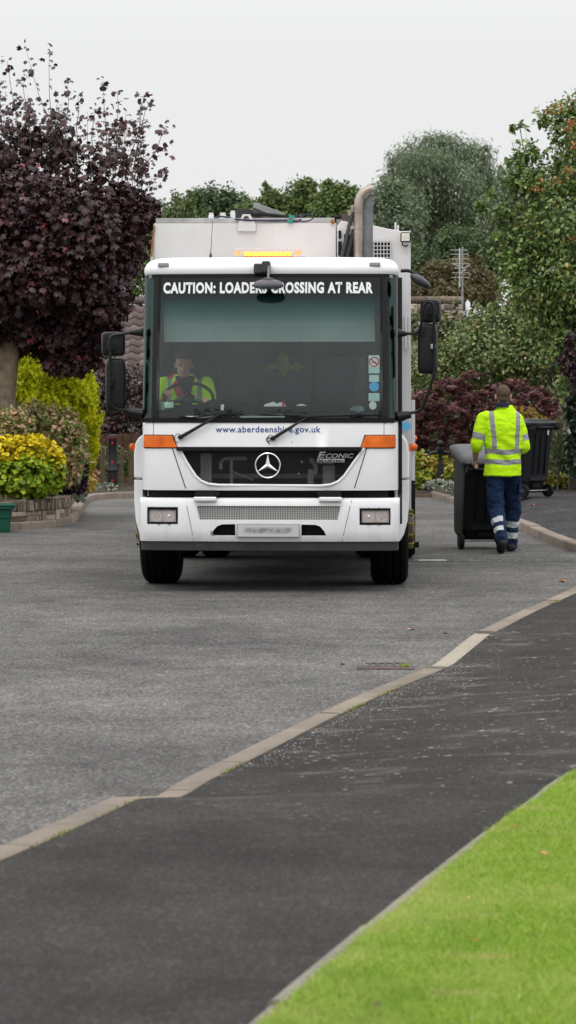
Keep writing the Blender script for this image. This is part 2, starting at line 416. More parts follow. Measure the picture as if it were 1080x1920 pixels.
# far kerb of the side turning, and the raised driveway behind it
fp = [(14, 28.3), (6, 28.4), (4.2, 28.5), (3.5, 28.8), (3.20, 29.5), (3.12, 31), (3.08, 33), (3.04, 35.4), (2.90, 38.5), (2.80, 41.5), (2.72, 43.2), (2.58, 45.6), (2.50, 46.7)]
fpath = resample(smooth_path([Vector((x, y, 0)) for x, y in fp], 2), .3)
kerb_run('kerb.001', fpath, lambda p: .10, .15, .9, M_kerb, seed=5)
def dz_(x, y): return .098+.15*min(1, max(0, (y-30.5)/9))
rows = []
ys_ = [28.2+.1+i*.35 for i in range(40)]
fo = [p+n_*.146 for p, n_ in zip(fpath, side_normals(fpath))]
fo = sorted([p for p in fo if p.x < 4.5], key=lambda p: p.y)
for y in ys_:
    if y < fo[0].y: xe = 4.4
    else: xe = float(np.interp(y, [p.y for p in fo], [p.x for p in fo]))
    rows.append([Vector((xe+w_, y, .098+(dz_(xe, y)-.098)*min(1, w_/.6))) for w_ in (0, .3, .6, 2, 12)])
surf_strip('driveway', rows, M_drive)

# left kerb round the planter and along to the back of the turning circle
qp = [(-9, 32.3), (-6, 33.3), (-4.6, 34.1), (-3.73, 34.6), (-3.37, 35.1), (-3.05, 35.9), (-2.96, 36.9), (-3.02, 38.6), (-3.12, 40.6), (-3.25, 42.8), (-3.32, 44.4), (-3.25, 45.6), (-2.95, 46.3), (-2.4, 46.55), (0, 46.65)]
qpath = resample(smooth_path([Vector((x, y, 0)) for x, y in reversed(qp)], 2), .25)
kerb_run('kerb.002', qpath, lambda p: .10, .16, .9, M_kerb, seed=11)
# soil bed behind the left kerb
rows = []; qn = side_normals(qpath)
for p, nrm in zip(qpath, qn):
    a = p+nrm*.15
    rows.append([Vector((*(a.lerp(Vector((-16, 56, 0)), t).xy), .085+.10*min(1, t*8))) for t in (0, .05, .12, .3, 1)])
surf_strip('flower_bed', rows, M_soil)
# bed at the back, and the bed beyond the driveway
rows = []
for i in range(12):
    x = -1+i*.32; rows.append([Vector((x, 46.7+d, .075+min(.17, d*.06))) for d in (0, .3, 1, 3, 14)])
surf_strip('flower_bed.001', rows, M_soil)
rows = []
for i in range(30):
    x = 2.52+i*.45; y0 = 46.7 if x < 2.6 else max(41.7, 46.7-(x-2.55)*9)
    rows.append([Vector((x, y0+d, .092+.14*min(1, max(0, (x-2.9)/1.2))+min(.1, d*.06))) for d in (0, .3, 1, 3, 19)])
surf_strip('flower_bed.002', rows, M_soil)
kerb_run('kerb.003', resample([Vector((0, 46.65, 0)), Vector((2.5, 46.65, 0))], .4), lambda p: .06, .10, .9, kerb_mat('bed_edging', (.11, .07, .05), (.19, .13, .09)), seed=12)

# drain gully with brick surround, painted bar, fallen leaves
def gully():
    t = empty('drain_gully', gp(722, 1251, 0), R(-3)); tag(t, 'rectangular gully set in the road beside the lowered kerb', 'drain')
    mb = MB(); rnd = random.Random(4)
    for i in range(3): mb.box((-.12+i*.125, -.06, .003), (.115, .20, .008))
    mb.build('brick_surround', pm('gully_brick', (.085, .062, .06), .9, var=.35, scale=8, bump=.4), t, bevel=.003)
    mb = MB()
    for i in range(5): mb.box((-.10+i*.05, .14, .002), (.018, .16, .005))
    mb.box((.0, .05, .002), (.26, .02, .005)); mb.box((.0, .23, .002), (.26, .02, .005))
    mb.build('grating', pm('cast_iron', (.05, .045, .043), .6, .3, var=.3, scale=20, bump=.4), t)
gully()
p = gp(800, 1051, 0)
mb = MB(); mb.box((0, 0, .003), (.30, .13, .004)); o = mb.build('painted_bar', pm('worn_road_paint', (.55, .54, .52), .8, var=.45, scale=18), loc=p+Vector((.06, 0, .001)))
tag(o, 'short worn white painted bar on the road right of the truck', 'road marking')
sheet('road_patch', 1.05, 3.1, p.y-.28, p.y+.32, .004, asphalt_mat('patch_asphalt', (.088, .086, .084), (.05, .05, .05), (.2, .19, .18), agg=60, patches=.5))

def fallen_leaf(px, py, z, size, col, label, rz):
    t = MB(); w = size
    t.add([(0, 0, 0), (.45*w, .25*w, .14*w), (.3*w, .62*w, .20*w), (0, w, .06*w), (-.3*w, .62*w, .1*w), (-.42*w, .28*w, .2*w), (0, .5*w, .02*w)],
          [(0, 1, 6), (1, 2, 6), (2, 3, 6), (3, 4, 6), (4, 5, 6), (5, 0, 6)])
    o = t.build('fallen_leaf', pm('dry_leaf_%02d' % int(col[0]*99), col, .7, var=.3, scale=30)); o.location = gp(px, py, z)+Vector((0, 0, .002)); o.rotation_euler = (0, 0, rz)
    tag(o, label, 'leaf', 'fallen leaves lying about')
fallen_leaf(1024, 1604, .15, .045, (.36, .20, .07), 'curled tan leaf lying on the lawn grass', .6)
fallen_leaf(776, 1181, 0, .06, (.42, .20, .12), 'pinkish brown leaf on the road before the pale kerb stone', 2.1)
fallen_leaf(833, 1188, 0, .05, (.40, .24, .16), 'small pale leaf on the road nearest the raised kerb', 4)
fallen_leaf(1062, 1092, .0, .09, (.35, .14, .04), 'orange brown leaf at the foot of the kerb by the right edge', 1)
fallen_leaf(1003, 948, .21, .11, (.30, .09, .06), 'dark red leaf on the driveway in front of the parked bin', 1)
fallen_leaf(646, 1247, 0, .04, (.04, .03, .02), 'dark leaf on the road left of the gully', 1)
fallen_leaf(893, 1762, .15, .022, (.55, .13, .03), 'tiny orange leaf low down in the middle of the lawn', 3)
fallen_leaf(705, 1887, .15, .03, (.10, .06, .03), 'dark brown leaf scrap near the bottom edge of the lawn', 0)
fallen_leaf(1007, 1757, .15, .022, (.12, .07, .03), 'small brown scrap on the lawn at the lower right', 2)
fallen_leaf(965, 1550, .15, .022, (.55, .20, .06), 'small orange leaf on the lawn close to its edging', 5)
fallen_leaf(885, 1684, .15, .02, (.62, .36, .16), 'tiny pale tan leaf in the middle of the lawn', 2)
# loose pale grit on the crossing
rg = np.random.default_rng(9); n = 450
gx = rg.uniform(-.4, 2.0, n); gy = 10.8+rg.gamma(2.2, 1.6, n); ok = (gy < 19); gx, gy = gx[ok], gy[ok]
yy = rg.uniform(12.2, 17.0, 900); xx = np.interp(yy, [q.y for q in kpath], [q.x for q in kpath])+.17+rg.exponential(.10, 900); gx = np.append(gx, xx); gy = np.append(gy, yy)
kx = np.interp(gy, [q.y for q in kpath], [q.x for q in kpath]); ok = gx > kx+.16; gx, gy, kx = gx[ok], gy[ok], kx[ok]
gz = np.array([pz(x, y, (x-k_)*.93) for x, y, k_ in zip(gx, gy, kx)])
s_ = rg.uniform(.0012, .0042, len(gx)); a_ = rg.uniform(0, PI, len(gx))
T4 = np.array([(1, 0, 0), (-.6, .8, 0), (-.5, -.8, 0), (0, 0, .9)]); ca, sa = np.cos(a_), np.sin(a_)
V = np.stack([gx[:, None]+s_[:, None]*(T4[:, 0]*ca[:, None]-T4[:, 1]*sa[:, None]), gy[:, None]+s_[:, None]*(T4[:, 0]*sa[:, None]+T4[:, 1]*ca[:, None]), gz[:, None]+s_[:, None]*T4[:, 2]+.001], 2)
Fq = (np.arange(len(gx))[:, None, None]*4+np.array([[0, 1, 3], [1, 2, 3], [2, 0, 3]])).reshape(-1, 3)
tag(np_mesh('grit', V.reshape(-1, 3), Fq, pm('grit_stone', (.36, .32, .28), .9, var=.3, scale=40)), 'loose pale grit scattered over the pavement crossing', 'grit', kind='stuff')

# moss and grass tufts rooted in the kerb line
rg = np.random.default_rng(19); PP = []
for yc, n_, side in ((9.75, 60, 1), (9.9, 30, 0), (10.6, 25, 1), (12.2, 50, 1), (14.6, 60, 1), (15.4, 50, 1), (13.4, 30, 0), (16.2, 40, 0), (16.8, 70, 0), (19.6, 40, 0), (20.6, 60, 0), (21.6, 60, 0), (22.6, 70, 0), (21.2, 30, 1)):
    q = min(range(len(kpath)), key=lambda i: abs(kpath[i].y-yc)); p0, n0 = kpath[q], kn[q]; t0 = Vector((-n0.y, n0.x, 0))
    for _ in range(n_):
        c = p0+t0*rg.normal(0, .16)+n0*((KW+.006 if side else -.008)+rg.normal(0, .006)); PP.append((c.x, c.y, .0 if not side else kz(c.y)-.004))
tag(blades('moss_tufts', np.array(PP), .016, .0045, leaf_mat('moss_blade', [(0, (.12, .15, .02)), (.6, (.28, .30, .04)), (1, (.36, .30, .10))], .7, .2) if 'leaf_mat' in globals() else M_turf, 3, .9), 'thin moss and grass tufts along the kerb joints', 'moss', kind='stuff')

# ------------------------------------------------------------------ leaves
def norm(a): return a/np.maximum(1e-9, np.linalg.norm(a, axis=-1, keepdims=True))
def T(vs, fs): return (np.array(vs, float), fs)
OVAL = T([(0, 0, 0), (.26, .30, .06), (.24, .68, .05), (0, 1, -.06), (-.24, .68, .05), (-.26, .30, .06)], [(0, 1, 2, 3), (0, 3, 4, 5)])
ROUND = T([(0, 0, 0), (.40, .30, .08), (.40, .72, .05), (0, 1, -.03), (-.40, .72, .05), (-.40, .30, .08)], [(0, 1, 2, 3), (0, 3, 4, 5)])
MAPLE = T([(0, 0, 0), (.30, .02, -.10), (.56, .14, -.26), (.46, .38, -.02), (.60, .68, -.26), (.30, .72, .02), (.04, 1.02, -.24), (-.30, .70, .02), (-.56, .72, -.26), (-.46, .36, -.04), (-.58, .10, -.24), (-.28, .04, -.10)],
          [(0, 1, 3, 9), (1, 2, 3, 3), (0, 9, 11, 11), (9, 10, 11, 11), (3, 4, 5, 5), (3, 5, 7, 9), (7, 8, 9, 9), (5, 6, 7, 7)])
STRAP = T([(-.05, 0, 0), (.05, 0, 0), (.07, .5, .10), (0, 1, -.06), (-.07, .5, .10)], [(0, 1, 2, 4), (4, 2, 3, 3)])
FAN = T([(0, 0, 0), (.10, .45, .05), (.05, .8, .02), (.34, .62, -.04), (.22, .30, .03), (0, 1, .0), (-.05, .8, .02), (-.34, .62, -.04), (-.10, .45, .05), (-.22, .30, .03)],
        [(0, 4, 3, 1), (0, 1, 2, 5), (0, 5, 6, 8), (0, 8, 7, 9)])
JAP = T([(0, 0, 0), (.06, .5, .02), (0, 1, -.1), (-.06, .5, .02), (.42, .34, .0), (.62, .72, -.12), (.30, .42, 0), (-.42, .34, 0), (-.62, .72, -.12), (-.30, .42, 0), (.5, .0, -.02), (.7, .12, -.1), (-.5, 0, -.02), (-.7, .12, -.1)],
        [(0, 1, 2, 3), (0, 4, 5, 6), (0, 9, 8, 7), (0, 10, 11, 4), (0, 7, 13, 12)])
TWIG = T([(-.10, 0, 0), (.10, 0, 0), (.13, .6, .05), (0, 1, -.1), (-.13, .6, .05)], [(0, 1, 2, 4), (4, 2, 3, 3)])

def leaves(name, P, Nrm, Tip, S, tmpl, mat, parent=None):
    tv, tf = tmpl; n = len(P)
    Nrm = norm(Nrm); Tip = norm(Tip-Nrm*np.sum(Tip*Nrm, 1, keepdims=True)); Sd = np.cross(Tip, Nrm)
    V = P[:, None, :]+S[:, None, None]*(tv[None, :, 0, None]*Sd[:, None]+tv[None, :, 1, None]*Tip[:, None]+tv[None, :, 2, None]*Nrm[:, None])
    b = (np.arange(n)*len(tv))[:, None]
    quads = [f for f in tf if len(set(f)) == 4]; tris = [tuple(dict.fromkeys(f)) for f in tf if len(set(f)) == 3]
    me = bpy.data.meshes.new(name); Q = np.concatenate([b+np.array([q]) for q in quads]) if quads else np.zeros((0, 4), int)
    Tt = np.concatenate([b+np.array([q]) for q in tris]) if tris else np.zeros((0, 3), int)
    me.vertices.add(n*len(tv)); me.vertices.foreach_set('co', V.astype(np.float32).ravel())
    loops = np.concatenate([Q.ravel(), Tt.ravel()]).astype(np.int32); me.loops.add(len(loops)); me.loops.foreach_set('vertex_index', loops)
    tot = np.concatenate([np.full(len(Q), 4), np.full(len(Tt), 3)]).astype(np.int32); st = np.concatenate([[0], np.cumsum(tot)[:-1]]).astype(np.int32)
    me.polygons.add(len(tot)); me.polygons.foreach_set('loop_start', st); me.polygons.foreach_set('loop_total', tot); me.update(calc_edges=True)
    return link(name, me, mat, parent)

def crown_points(blobs, n, seed, shell=.55, clump=.28, per=26):
    """blobs: (x, y, z, rx, ry, rz). leaves grouped in clumps, most near the outside of each blob"""
    rg = np.random.default_rng(seed); B = np.array(blobs, float); vol = B[:, 3]*B[:, 4]*B[:, 5]; w = vol**.72; w /= w.sum()
    nc = max(3, n//per); bi = rg.choice(len(B), nc, p=w); d = norm(rg.normal(size=(nc, 3))); u = rg.uniform(shell, 1, nc)**.6
    C = B[bi, :3]+d*u[:, None]*B[bi, 3:]
    li = rg.integers(0, nc, n); rad = clump*np.minimum(1, B[bi[li], 3:].min(1)/.5)[:, None]
    P = C[li]+norm(rg.normal(size=(n, 3)))*(rg.random((n, 1))**.5)*rad*.95
    out = norm((P-B[bi[li], :3])/B[bi[li], 3:])
    return P, out, rg

def foliage(name, blobs, n, size, tmpl, mat, parent=None, seed=0, shell=.5, clump=.28, per=26, up=.6, droop=.5, outw=.6, rnd=.6, spread=.35):
    P, out, rg = crown_points(blobs, n, seed, shell, clump, per)
    Nrm = out*outw+np.array([0, 0, up])+rg.normal(size=(n, 3))*rnd
    Tip = out*.8+np.array([0, 0, -droop])+rg.normal(size=(n, 3))*rnd
    return leaves(name, P, Nrm, Tip, size*rg.uniform(1-spread, 1+spread, n), tmpl, mat, parent)

def B(px, py, rx, rz, D, dy=0.0, ry=None):
    """blob seen at photo pixel px,py with pixel radii rx, rz, at distance D + dy, in world units"""
    p = at(px, py, D+dy); k = D/F
    return (p.x, p.y, p.z, rx*k, ry if ry else (rx+rz)*.5*k, rz*k)
def rel(bl, o): return [(b[0]-o[0], b[1]-o[1], b[2]-o[2], b[3], b[4], b[5]) for b in bl]

def wood(name, parts, mat, parent=None, n=8):
    mb = MB()
    for pts, r in parts: mb.tube(pts, r, n)
    return mb.build(name, mat, parent, angle=60)
M_bark = pm('bark', (.085, .070, .055), .95, var=.45, scale=14, bump=1, bscale=45)
M_bark_pale = pm('bark_pale', (.200, .155, .105), .95, var=.4, scale=9, bump=1, bscale=38)
M_twig = pm('twig', (.10, .065, .045), .9, var=.3)

def limbs(blobs, base, top, r0, seed=0, k=.5, twigs=2):
    """trunk with a limb reaching into every blob"""
    rnd = random.Random(seed); base = Vector(base); top = Vector(top); mid = base.lerp(top, .5)+Vector((rnd.uniform(-.06, .06), 0, 0))
    parts = [([base, base.lerp(mid, .5), mid, top], [r0, r0*.88, r0*.8, r0*.62])]
    for b in blobs:
        c = Vector(b[:3]); t = rnd.uniform(.55, 1); s = base.lerp(top, t) if t < .98 else top
        m_ = s.lerp(c, .5)+Vector((rnd.uniform(-.1, .1), rnd.uniform(-.1, .1), rnd.uniform(.0, .2)))*b[3]
        rr = r0*k*min(1, max(.25, b[3]/1.2)); parts.append(([s, m_, c], [rr, rr*.6, rr*.25]))
        for _ in range(twigs):
            e_ = c+Vector((rnd.uniform(-.7, .7)*b[3], rnd.uniform(-.7, .7)*b[4], rnd.uniform(-.2, .8)*b[5])); parts.append(([m_.lerp(c, .7), m_.lerp(e_, .6), e_], [rr*.4, rr*.25, rr*.1]))
    return parts

def plant(name, blobs_w, n, size, tmpl, mat, label, cat, base=None, r0=.03, group=None, seed=0, trunk=True, crown='crown', woodm=None, gz_=.1, **kw):
    bl = blobs_w; cx = sum(b[0]*b[3] for b in bl)/sum(b[3] for b in bl); cy = sum(b[1] for b in bl)/len(bl)
    base = base or (cx, cy, gz_); root = empty(name, base); tag(root, label, cat, group)
    lb = rel(bl, base)
    foliage(crown, lb, n, size, tmpl, mat, root, seed, **kw)
    if trunk:
        ht = max(.15, min(b[2]-b[5]*.2 for b in lb)); wood('trunk' if r0 > .05 else 'stem', limbs(lb, (0, 0, -.06), (0, 0, ht), r0, seed, twigs=2), woodm or M_bark, root)
    return root

# ------------------------------------------------------------------ purple maple
D = 36.8
mp_leaf = leaf_mat('purple_maple_leaf', [(0, (.020, .009, .010)), (.3, (.040, .016, .018)), (.6, (.066, .023, .026)), (.86, (.058, .034, .036)), (.965, (.11, .030, .034)), (.985, (.13, .085, .085)), (1, (.32, .05, .06))], .5, .10, .42)
shoots = [((150, 330), (105, 250), (80, 190), (52, 92)), ((110, 300), (100, 230), (96, 175), (96, 100)), ((40, 280), (35, 220), (25, 170), (17, 118)),
          ((200, 300), (200, 260), (195, 200), (193, 150)), ((225, 310), (222, 260), (226, 210), (224, 180)), ((236, 300), (258, 240), (262, 200), (268, 170)),
          ((250, 330), (262, 260), (274, 210), (282, 195)), ((270, 320), (296, 290), (305, 262), (311, 242)), ((120, 300), (125, 240), (130, 190), (128, 160)),
          ((60, 260), (58, 210), (52, 190), (48, 150)), ((150, 300), (145, 240), (150, 210), (148, 180)), ((-20, 260), (-20, 180), (-15, 140), (-10, 110)), ((10, 260), (5, 200), (-2, 150), (0, 190)),
          ((260, 370), (285, 345), (300, 330), (306, 325)), ((180, 330), (172, 260), (176, 220), (178, 205))]
mb_ = []
for (px, py, rx, rz, dy) in [(30, 300, 62, 55, 0), (110, 330, 60, 60, -.2), (-50, 320, 80, 80, .2), (205, 362, 45, 50, .1), (238, 395, 36, 52, -.2), (40, 400, 90, 80, -.6), (140, 430, 80, 75, -.7),
                              (230, 460, 42, 65, 0), (-60, 450, 90, 90, 0), (60, 500, 90, 75, -.7), (160, 530, 75, 70, -.3), (213, 552, 28, 42, .2), (0, 570, 80, 55, -.1), (90, 610, 85, 50, .1), (180, 625, 50, 45, .2), (212, 600, 22, 30, .3),
                              (60, 350, 80, 80, .9), (180, 450, 80, 90, .9), (60, 520, 100, 80, 1.0), (130, 668, 55, 32, .1), (40, 620, 60, 40, .9), (-80, 580, 80, 70, .3), (275, 400, 22, 28, 0), (60, 250, 45, 32, .1), (120, 275, 36, 34, .1), (205, 300, 30, 34, 0), (255, 330, 22, 30, .1)]:
    mb_.append(B(px, py, rx, rz, D, dy))
base = Vector(gp(8, 985, .3)); base = Vector(((8-CX)*D/F, D, .25))
root = empty('maple_tree', base); tag(root, 'dark purple leaved maple tree standing in the stone walled bed', 'tree')
lb = rel(mb_, base)
top_ = [b for b in lb if b[2] > at(0, 372, D).z-base.z]; low_ = [b for b in lb if b not in top_]
foliage('crown', low_, 25000, .095, MAPLE, mp_leaf, root, 3, shell=.3, clump=.24, per=9, up=.8, droop=.8, outw=.5, rnd=.55)
foliage('upper_crown', top_, 1900, .088, MAPLE, mp_leaf, root, 33, shell=.05, clump=.34, per=7, up=.7, droop=.8, outw=.3, rnd=.6)
tp = []; SP = []; 
rnd = random.Random(4)
for sh in shoots:
    pts = [at(x, y, D+rnd.uniform(-.3, .3)*0)-base for x, y in sh]
    dd = rnd.uniform(-.5, .5); pts = [p+Vector((0, dd, 0)) for p in pts]
    tp.append((pts, [.009, .006, .004, .002]))
    for s_, t_ in [(.45, 1), (.6, 2), (.75, 2), (.86, 3), (.94, 3), (1, 4)]:
        f = s_*3; i = min(2, int(f)); p = pts[i].lerp(pts[i+1], f-i)
        for _ in range(t_): SP.append(p+Vector((rnd.gauss(0, .045), rnd.gauss(0, .045), rnd.gauss(0, .04))))
rnd = random.Random(77)
for _ in range(46):      # short leafy shoots break up the crown's outline
    px = rnd.choice([rnd.uniform(-30, 135), rnd.uniform(-30, 135), rnd.uniform(182, 272)]); ty = 262+.0009*max(0, px-60)**2+rnd.uniform(-10, 26) + (34 if 140 < px < 185 else 0); ln_ = rnd.uniform(30, 85); dd = rnd.uniform(-.9, .9)
    a_ = at(px, ty+40, D)-base+Vector((0, dd, 0)); b_ = at(px+rnd.uniform(-14, 18), ty-ln_, D)-base+Vector((0, dd, 0)); m_ = a_.lerp(b_, .5)+Vector((rnd.uniform(-.05, .05), 0, 0))
    tp.append(([a_, m_, b_], [.006, .004, .002]))
    for k_ in range(rnd.randint(14, 26)):
        t_ = rnd.random()**.8; p = a_.lerp(b_, t_); SP.append(p+Vector((rnd.gauss(0, .055), rnd.gauss(0, .055), rnd.gauss(0, .04))))
for sh in shoots:
    for _ in range(26):
        t_ = rnd.random()*1.6; i = min(2, int(t_)); p = at(*[a+(b-a)*(t_-i) for a, b in zip(sh[i], sh[i+1])], D)-base; SP.append(p+Vector((rnd.gauss(0, .07), rnd.gauss(0, .2), rnd.gauss(0, .05))))
SP = np.array(SP); rg = np.random.default_rng(8); n = len(SP)
leaves('shoot_leaves', SP, np.array([0, -.5, .6])+rg.normal(size=(n, 3))*.5, np.array([0, 0, -.7])+rg.normal(size=(n, 3))*.6, rg.uniform(.035, .085, n), MAPLE, mp_leaf, root)
wood('branch', limbs(lb, (.0, .15, 2.0), (.2, .1, 3.1), .075, 2)[1:]+tp, M_bark, root, 6)
tr = [(Vector((-.03, 0, -.15)), .17), (Vector((-.02, 0, .3)), .145), (Vector((0, 0, .9)), .135), (Vector((.02, .02, 1.5)), .135), (Vector((.08, .05, 2.2)), .13), (Vector((.2, .1, 3.1)), .08), (Vector((.3, .1, 4.0)), .04)]
mbt = MB(); mbt.tube([t[0] for t in tr], [t[1] for t in tr], 18); mbt.tube([(.04, 0, 1.9), (-.3, 0, 2.5), (-.7, .1, 3.2)], [.10, .07, .04], 10); mbt.ball((.05, -.12, .62), (.05, .035, .06))
mbt.build('trunk', M_bark_pale, root, angle=60)

# ------------------------------------------------------------------ shrubs in the left bed
con = leaf_mat('golden_conifer_leaf', [(0, (.26, .33, .010)), (.4, (.52, .58, .012)), (.75, (.76, .76, .018)), (1, (.86, .80, .05))], .6, .42, .2)
D = 39.0
cb = [B(70, 700, 55, 50, D, .4), (B(110, 720, 50, 60, D, 0)), B(140, 770, 46, 65, D, -.1), B(155, 830, 28, 60, D, 0), B(95, 800, 60, 70, D, -.2), B(120, 690, 30, 40, D, .3), B(55, 760, 60, 60, D, .3), B(150, 720, 28, 34, D, .1), B(60, 660, 40, 30, D, .5)]
plant('conifer_shrub', cb, 24000, .082, FAN, con, 'tall bright yellow green conifer bush behind the maple trunk', 'shrub', r0=.06, seed=5, shell=.45, clump=.14, per=9, up=.0, droop=-.7, outw=.9, rnd=.45, gz_=.2)
vib = leaf_mat('viburnum_leaf', [(0, (0.125, 0.204, 0.052)), (.4, (0.250, 0.300, 0.103)), (.62, (0.425, 0.336, 0.172)), (.85, (0.600, 0.360, 0.218)), (1, (0.725, 0.456, 0.310))], .55, .2, .3)
D = 36.9
vb = [B(8, 800, 40, 30, 35.9), B(25, 790, 34, 24, 35.9), B(20, 800, 50, 40, D, .2), B(75, 795, 40, 38, D, .2), B(115, 800, 38, 36, D, 0), B(140, 840, 26, 50, D, 0), B(120, 870, 40, 40, D, .1), B(-30, 790, 50, 40, D, .2), B(60, 775, 30, 20, D, .1), B(0, 772, 40, 18, D, .1), B(135, 790, 18, 26, D, .1)]
plant('leafy_shrub', vb, 7500, .068, OVAL, vib, 'brownish green shrub between the golden bush and the conifer', 'shrub', r0=.03, seed=6, shell=.5, clump=.16, per=10, up=.4, droop=0, rnd=.7, gz_=.2)
gd1 = leaf_mat('golden_leaf', [(0, (.48, .44, .012)), (.5, (.74, .60, .018)), (1, (.86, .66, .05))], .5, .25, .3)
gd2 = leaf_mat('lime_leaf', [(0, (.11, .20, .012)), (.5, (.24, .36, .018)), (1, (.44, .50, .03))], .5, .25, .3)
D = 35.55
g1 = [B(10, 845, 50, 26, D), B(60, 840, 44, 24, D, -.1), B(95, 862, 26, 24, D), B(30, 835, 40, 18, D, .2), B(-30, 845, 40, 26, D)]
g2 = [B(10, 880, 50, 40, D, .05), B(60, 880, 46, 40, D, -.05), B(98, 885, 24, 34, D), B(40, 900, 60, 30, D), B(-30, 880, 40, 40, D), B(60, 912, 50, 20, D, .1)]
root = plant('golden_shrub', g1, 2600, .062, ROUND, gd1, 'low rounded golden yellow shrub above the dry stone wall', 'shrub', r0=.02, seed=7, shell=.5, clump=.10, per=7, up=.7, droop=-.2, outw=.7, rnd=.5, spread=.5, gz_=.3)
foliage('lower_leaves', rel(g2, root.location), 5600, .060, ROUND, gd2, root, 8, shell=.5, clump=.12, per=7, up=.6, droop=.2, outw=.8, rnd=.4)
ber = leaf_mat('berberis_leaf', [(0, (.018, .010, .018)), (.6, (.040, .020, .035)), (1, (.085, .035, .055))], .5, .1, .4)
D = 37.6
plant('berberis_shrub', [B(132, 895, 26, 30, D), B(148, 880, 16, 24, D), B(110, 905, 24, 24, D, -.1), B(150, 905, 12, 20, D)], 2600, .06, OVAL, ber, 'small dark purple bush at the end of the stone wall', 'shrub', r0=.02, seed=9, clump=.1, per=8, gz_=.15)
D = 39.5
yv = leaf_mat('yellow_mixed_leaf', [(0, (.22, .22, .03)), (.4, (.48, .38, .04)), (.8, (.62, .44, .10)), (1, (.60, .25, .10))], .5, .2, .3)
plant('yellow_shrub', [B(162, 850, 14, 40, D), B(158, 890, 14, 30, D), B(168, 905, 12, 16, D, .5)], 1500, .065, OVAL, yv, 'narrow yellow and peach shrub at the right edge of the left bed', 'shrub', r0=.015, seed=10, trunk=False, clump=.09, per=7, gz_=.1)
sil = leaf_mat('silver_leaf', [(0, (.16, .20, .15)), (.5, (.30, .34, .27)), (1, (.48, .50, .42))], .7, .1, .2)
def cushion(px, py, rx, rz, D, lab, cat='plant', mat=None, n=900, size=.045, seed=1):
    return plant('cushion_plant', [B(px, py, rx, rz, D, 0, rx*D/F*.6), B(px-rx*.5, py+rz*.2, rx*.5, rz*.7, D), B(px+rx*.5, py+rz*.25, rx*.5, rz*.7, D, -.1)], n, size, OVAL, mat or sil, lab, cat, r0=.01, seed=seed, group='low silvery cushion plants', trunk=False, clump=.06, per=8, gz_=.08)
cushion(196, 914, 24, 9, 46.95, 'silver grey cushion plant at the foot of the bollard by the picket fence', seed=1)
cushion(150, 928, 12, 12, 38.7, 'silver grey plant spilling on the kerb end of the stone wall', seed=2, n=500)
cushion(818, 909, 26, 10, 47.1, 'pale grey cushion plant round the foot of the black chain post', seed=3)
cushion(858, 910, 26, 12, 44.5, 'pale dry cushion plant directly right of the chain post', seed=4)
peach = leaf_mat('peach_leaf', [(0, (.45, .18, .10)), (1, (.70, .38, .22))], .6, .2)
plant('peach_flower', [B(175, 892, 10, 12, 47), B(168, 900, 8, 8, 47)], 300, .05, OVAL, peach, 'peach coloured flowers in front of the picket fence', 'flower', r0=.01, seed=12, trunk=False, clump=.05, gz_=.1)

cop = leaf_mat('copper_hedge_leaf', [(0, (0.017, 0.013, 0.011)), (.5, (0.038, 0.023, 0.022)), (.85, (0.084, 0.036, 0.036)), (1, (0.156, 0.065, 0.060))], .45, .12, .45)
D = 52.5
hb = [B(x, y, 30, 34, D, dy) for x in (185, 215, 250, 290, 340) for y, dy in ((720, .3), (765, .1), (800, 0))]
plant('copper_hedge', hb, 7500, .085, OVAL, cop, 'dark copper leaved hedge behind the brown board fence', 'hedge', r0=.05, seed=13, clump=.2, per=14, gz_=0)
gm = leaf_mat('plain_green_leaf', [(0, (.035, .060, .018)), (.5, (.065, .10, .030)), (1, (.12, .155, .05))], .5, .2)
plant('green_shrub', [B(205, 860, 40, 26, 49.2), B(160, 850, 24, 30, 49.2), B(250, 870, 30, 24, 49.2)], 1600, .06, OVAL, gm, 'scrappy green growth between the picket fence and the board fence', 'shrub', r0=.01, seed=14, clump=.14, gz_=0)

# ------------------------------------------------------------------ right side plants
cot = leaf_mat('cotoneaster_leaf', [(0, (0.059, 0.103, 0.026)), (.4, (0.119, 0.194, 0.046)), (.75, (0.202, 0.288, 0.075)), (.95, (0.320, 0.376, 0.120)), (1, (0.427, 0.326, 0.087))], .45, .2, .45)
ora = leaf_mat('orange_berry_cluster', [(0, (.24, .14, .04)), (.5, (.42, .20, .07)), (1, (.52, .32, .12))], .6, .15)
D = 42.0
rb = [B(px, py, rx, rz, D, dy) for px, py, rx, rz, dy in [(1068, 262, 46, 46, 0), (1110, 330, 80, 90, .3), (1040, 335, 40, 36, 0), (995, 285, 34, 24, .2), (970, 305, 24, 14, .2), (985, 335, 34, 28, .1), (1005, 372, 42, 24, .1), (960, 388, 30, 12, 0), (940, 400, 24, 10, 0),
      (1050, 420, 70, 60, -.2), (1000, 450, 60, 46, 0), (960, 470, 40, 36, .1), (925, 475, 22, 12, .3), (1050, 520, 70, 60, -.2), (985, 540, 54, 44, 0), (1120, 520, 90, 100, .4), (1030, 600, 60, 50, .1), (1052, 655, 36, 34, -.3), (1064, 725, 24, 34, -.3), (1130, 650, 90, 90, .5), (1040, 215, 34, 20, .1), (1090, 200, 40, 26, .1), (975, 500, 40, 26, -.3),
      (905, 385, 20, 8, 0), (990, 345, 34, 14, 0), (960, 265, 14, 6, 0), (945, 430, 34, 20, 0), (900, 395, 16, 7, 0), (920, 365, 22, 9, .2), (950, 335, 20, 9, 0), (975, 240, 18, 8, .1)]]
base = (4.55, D+.4, .1)
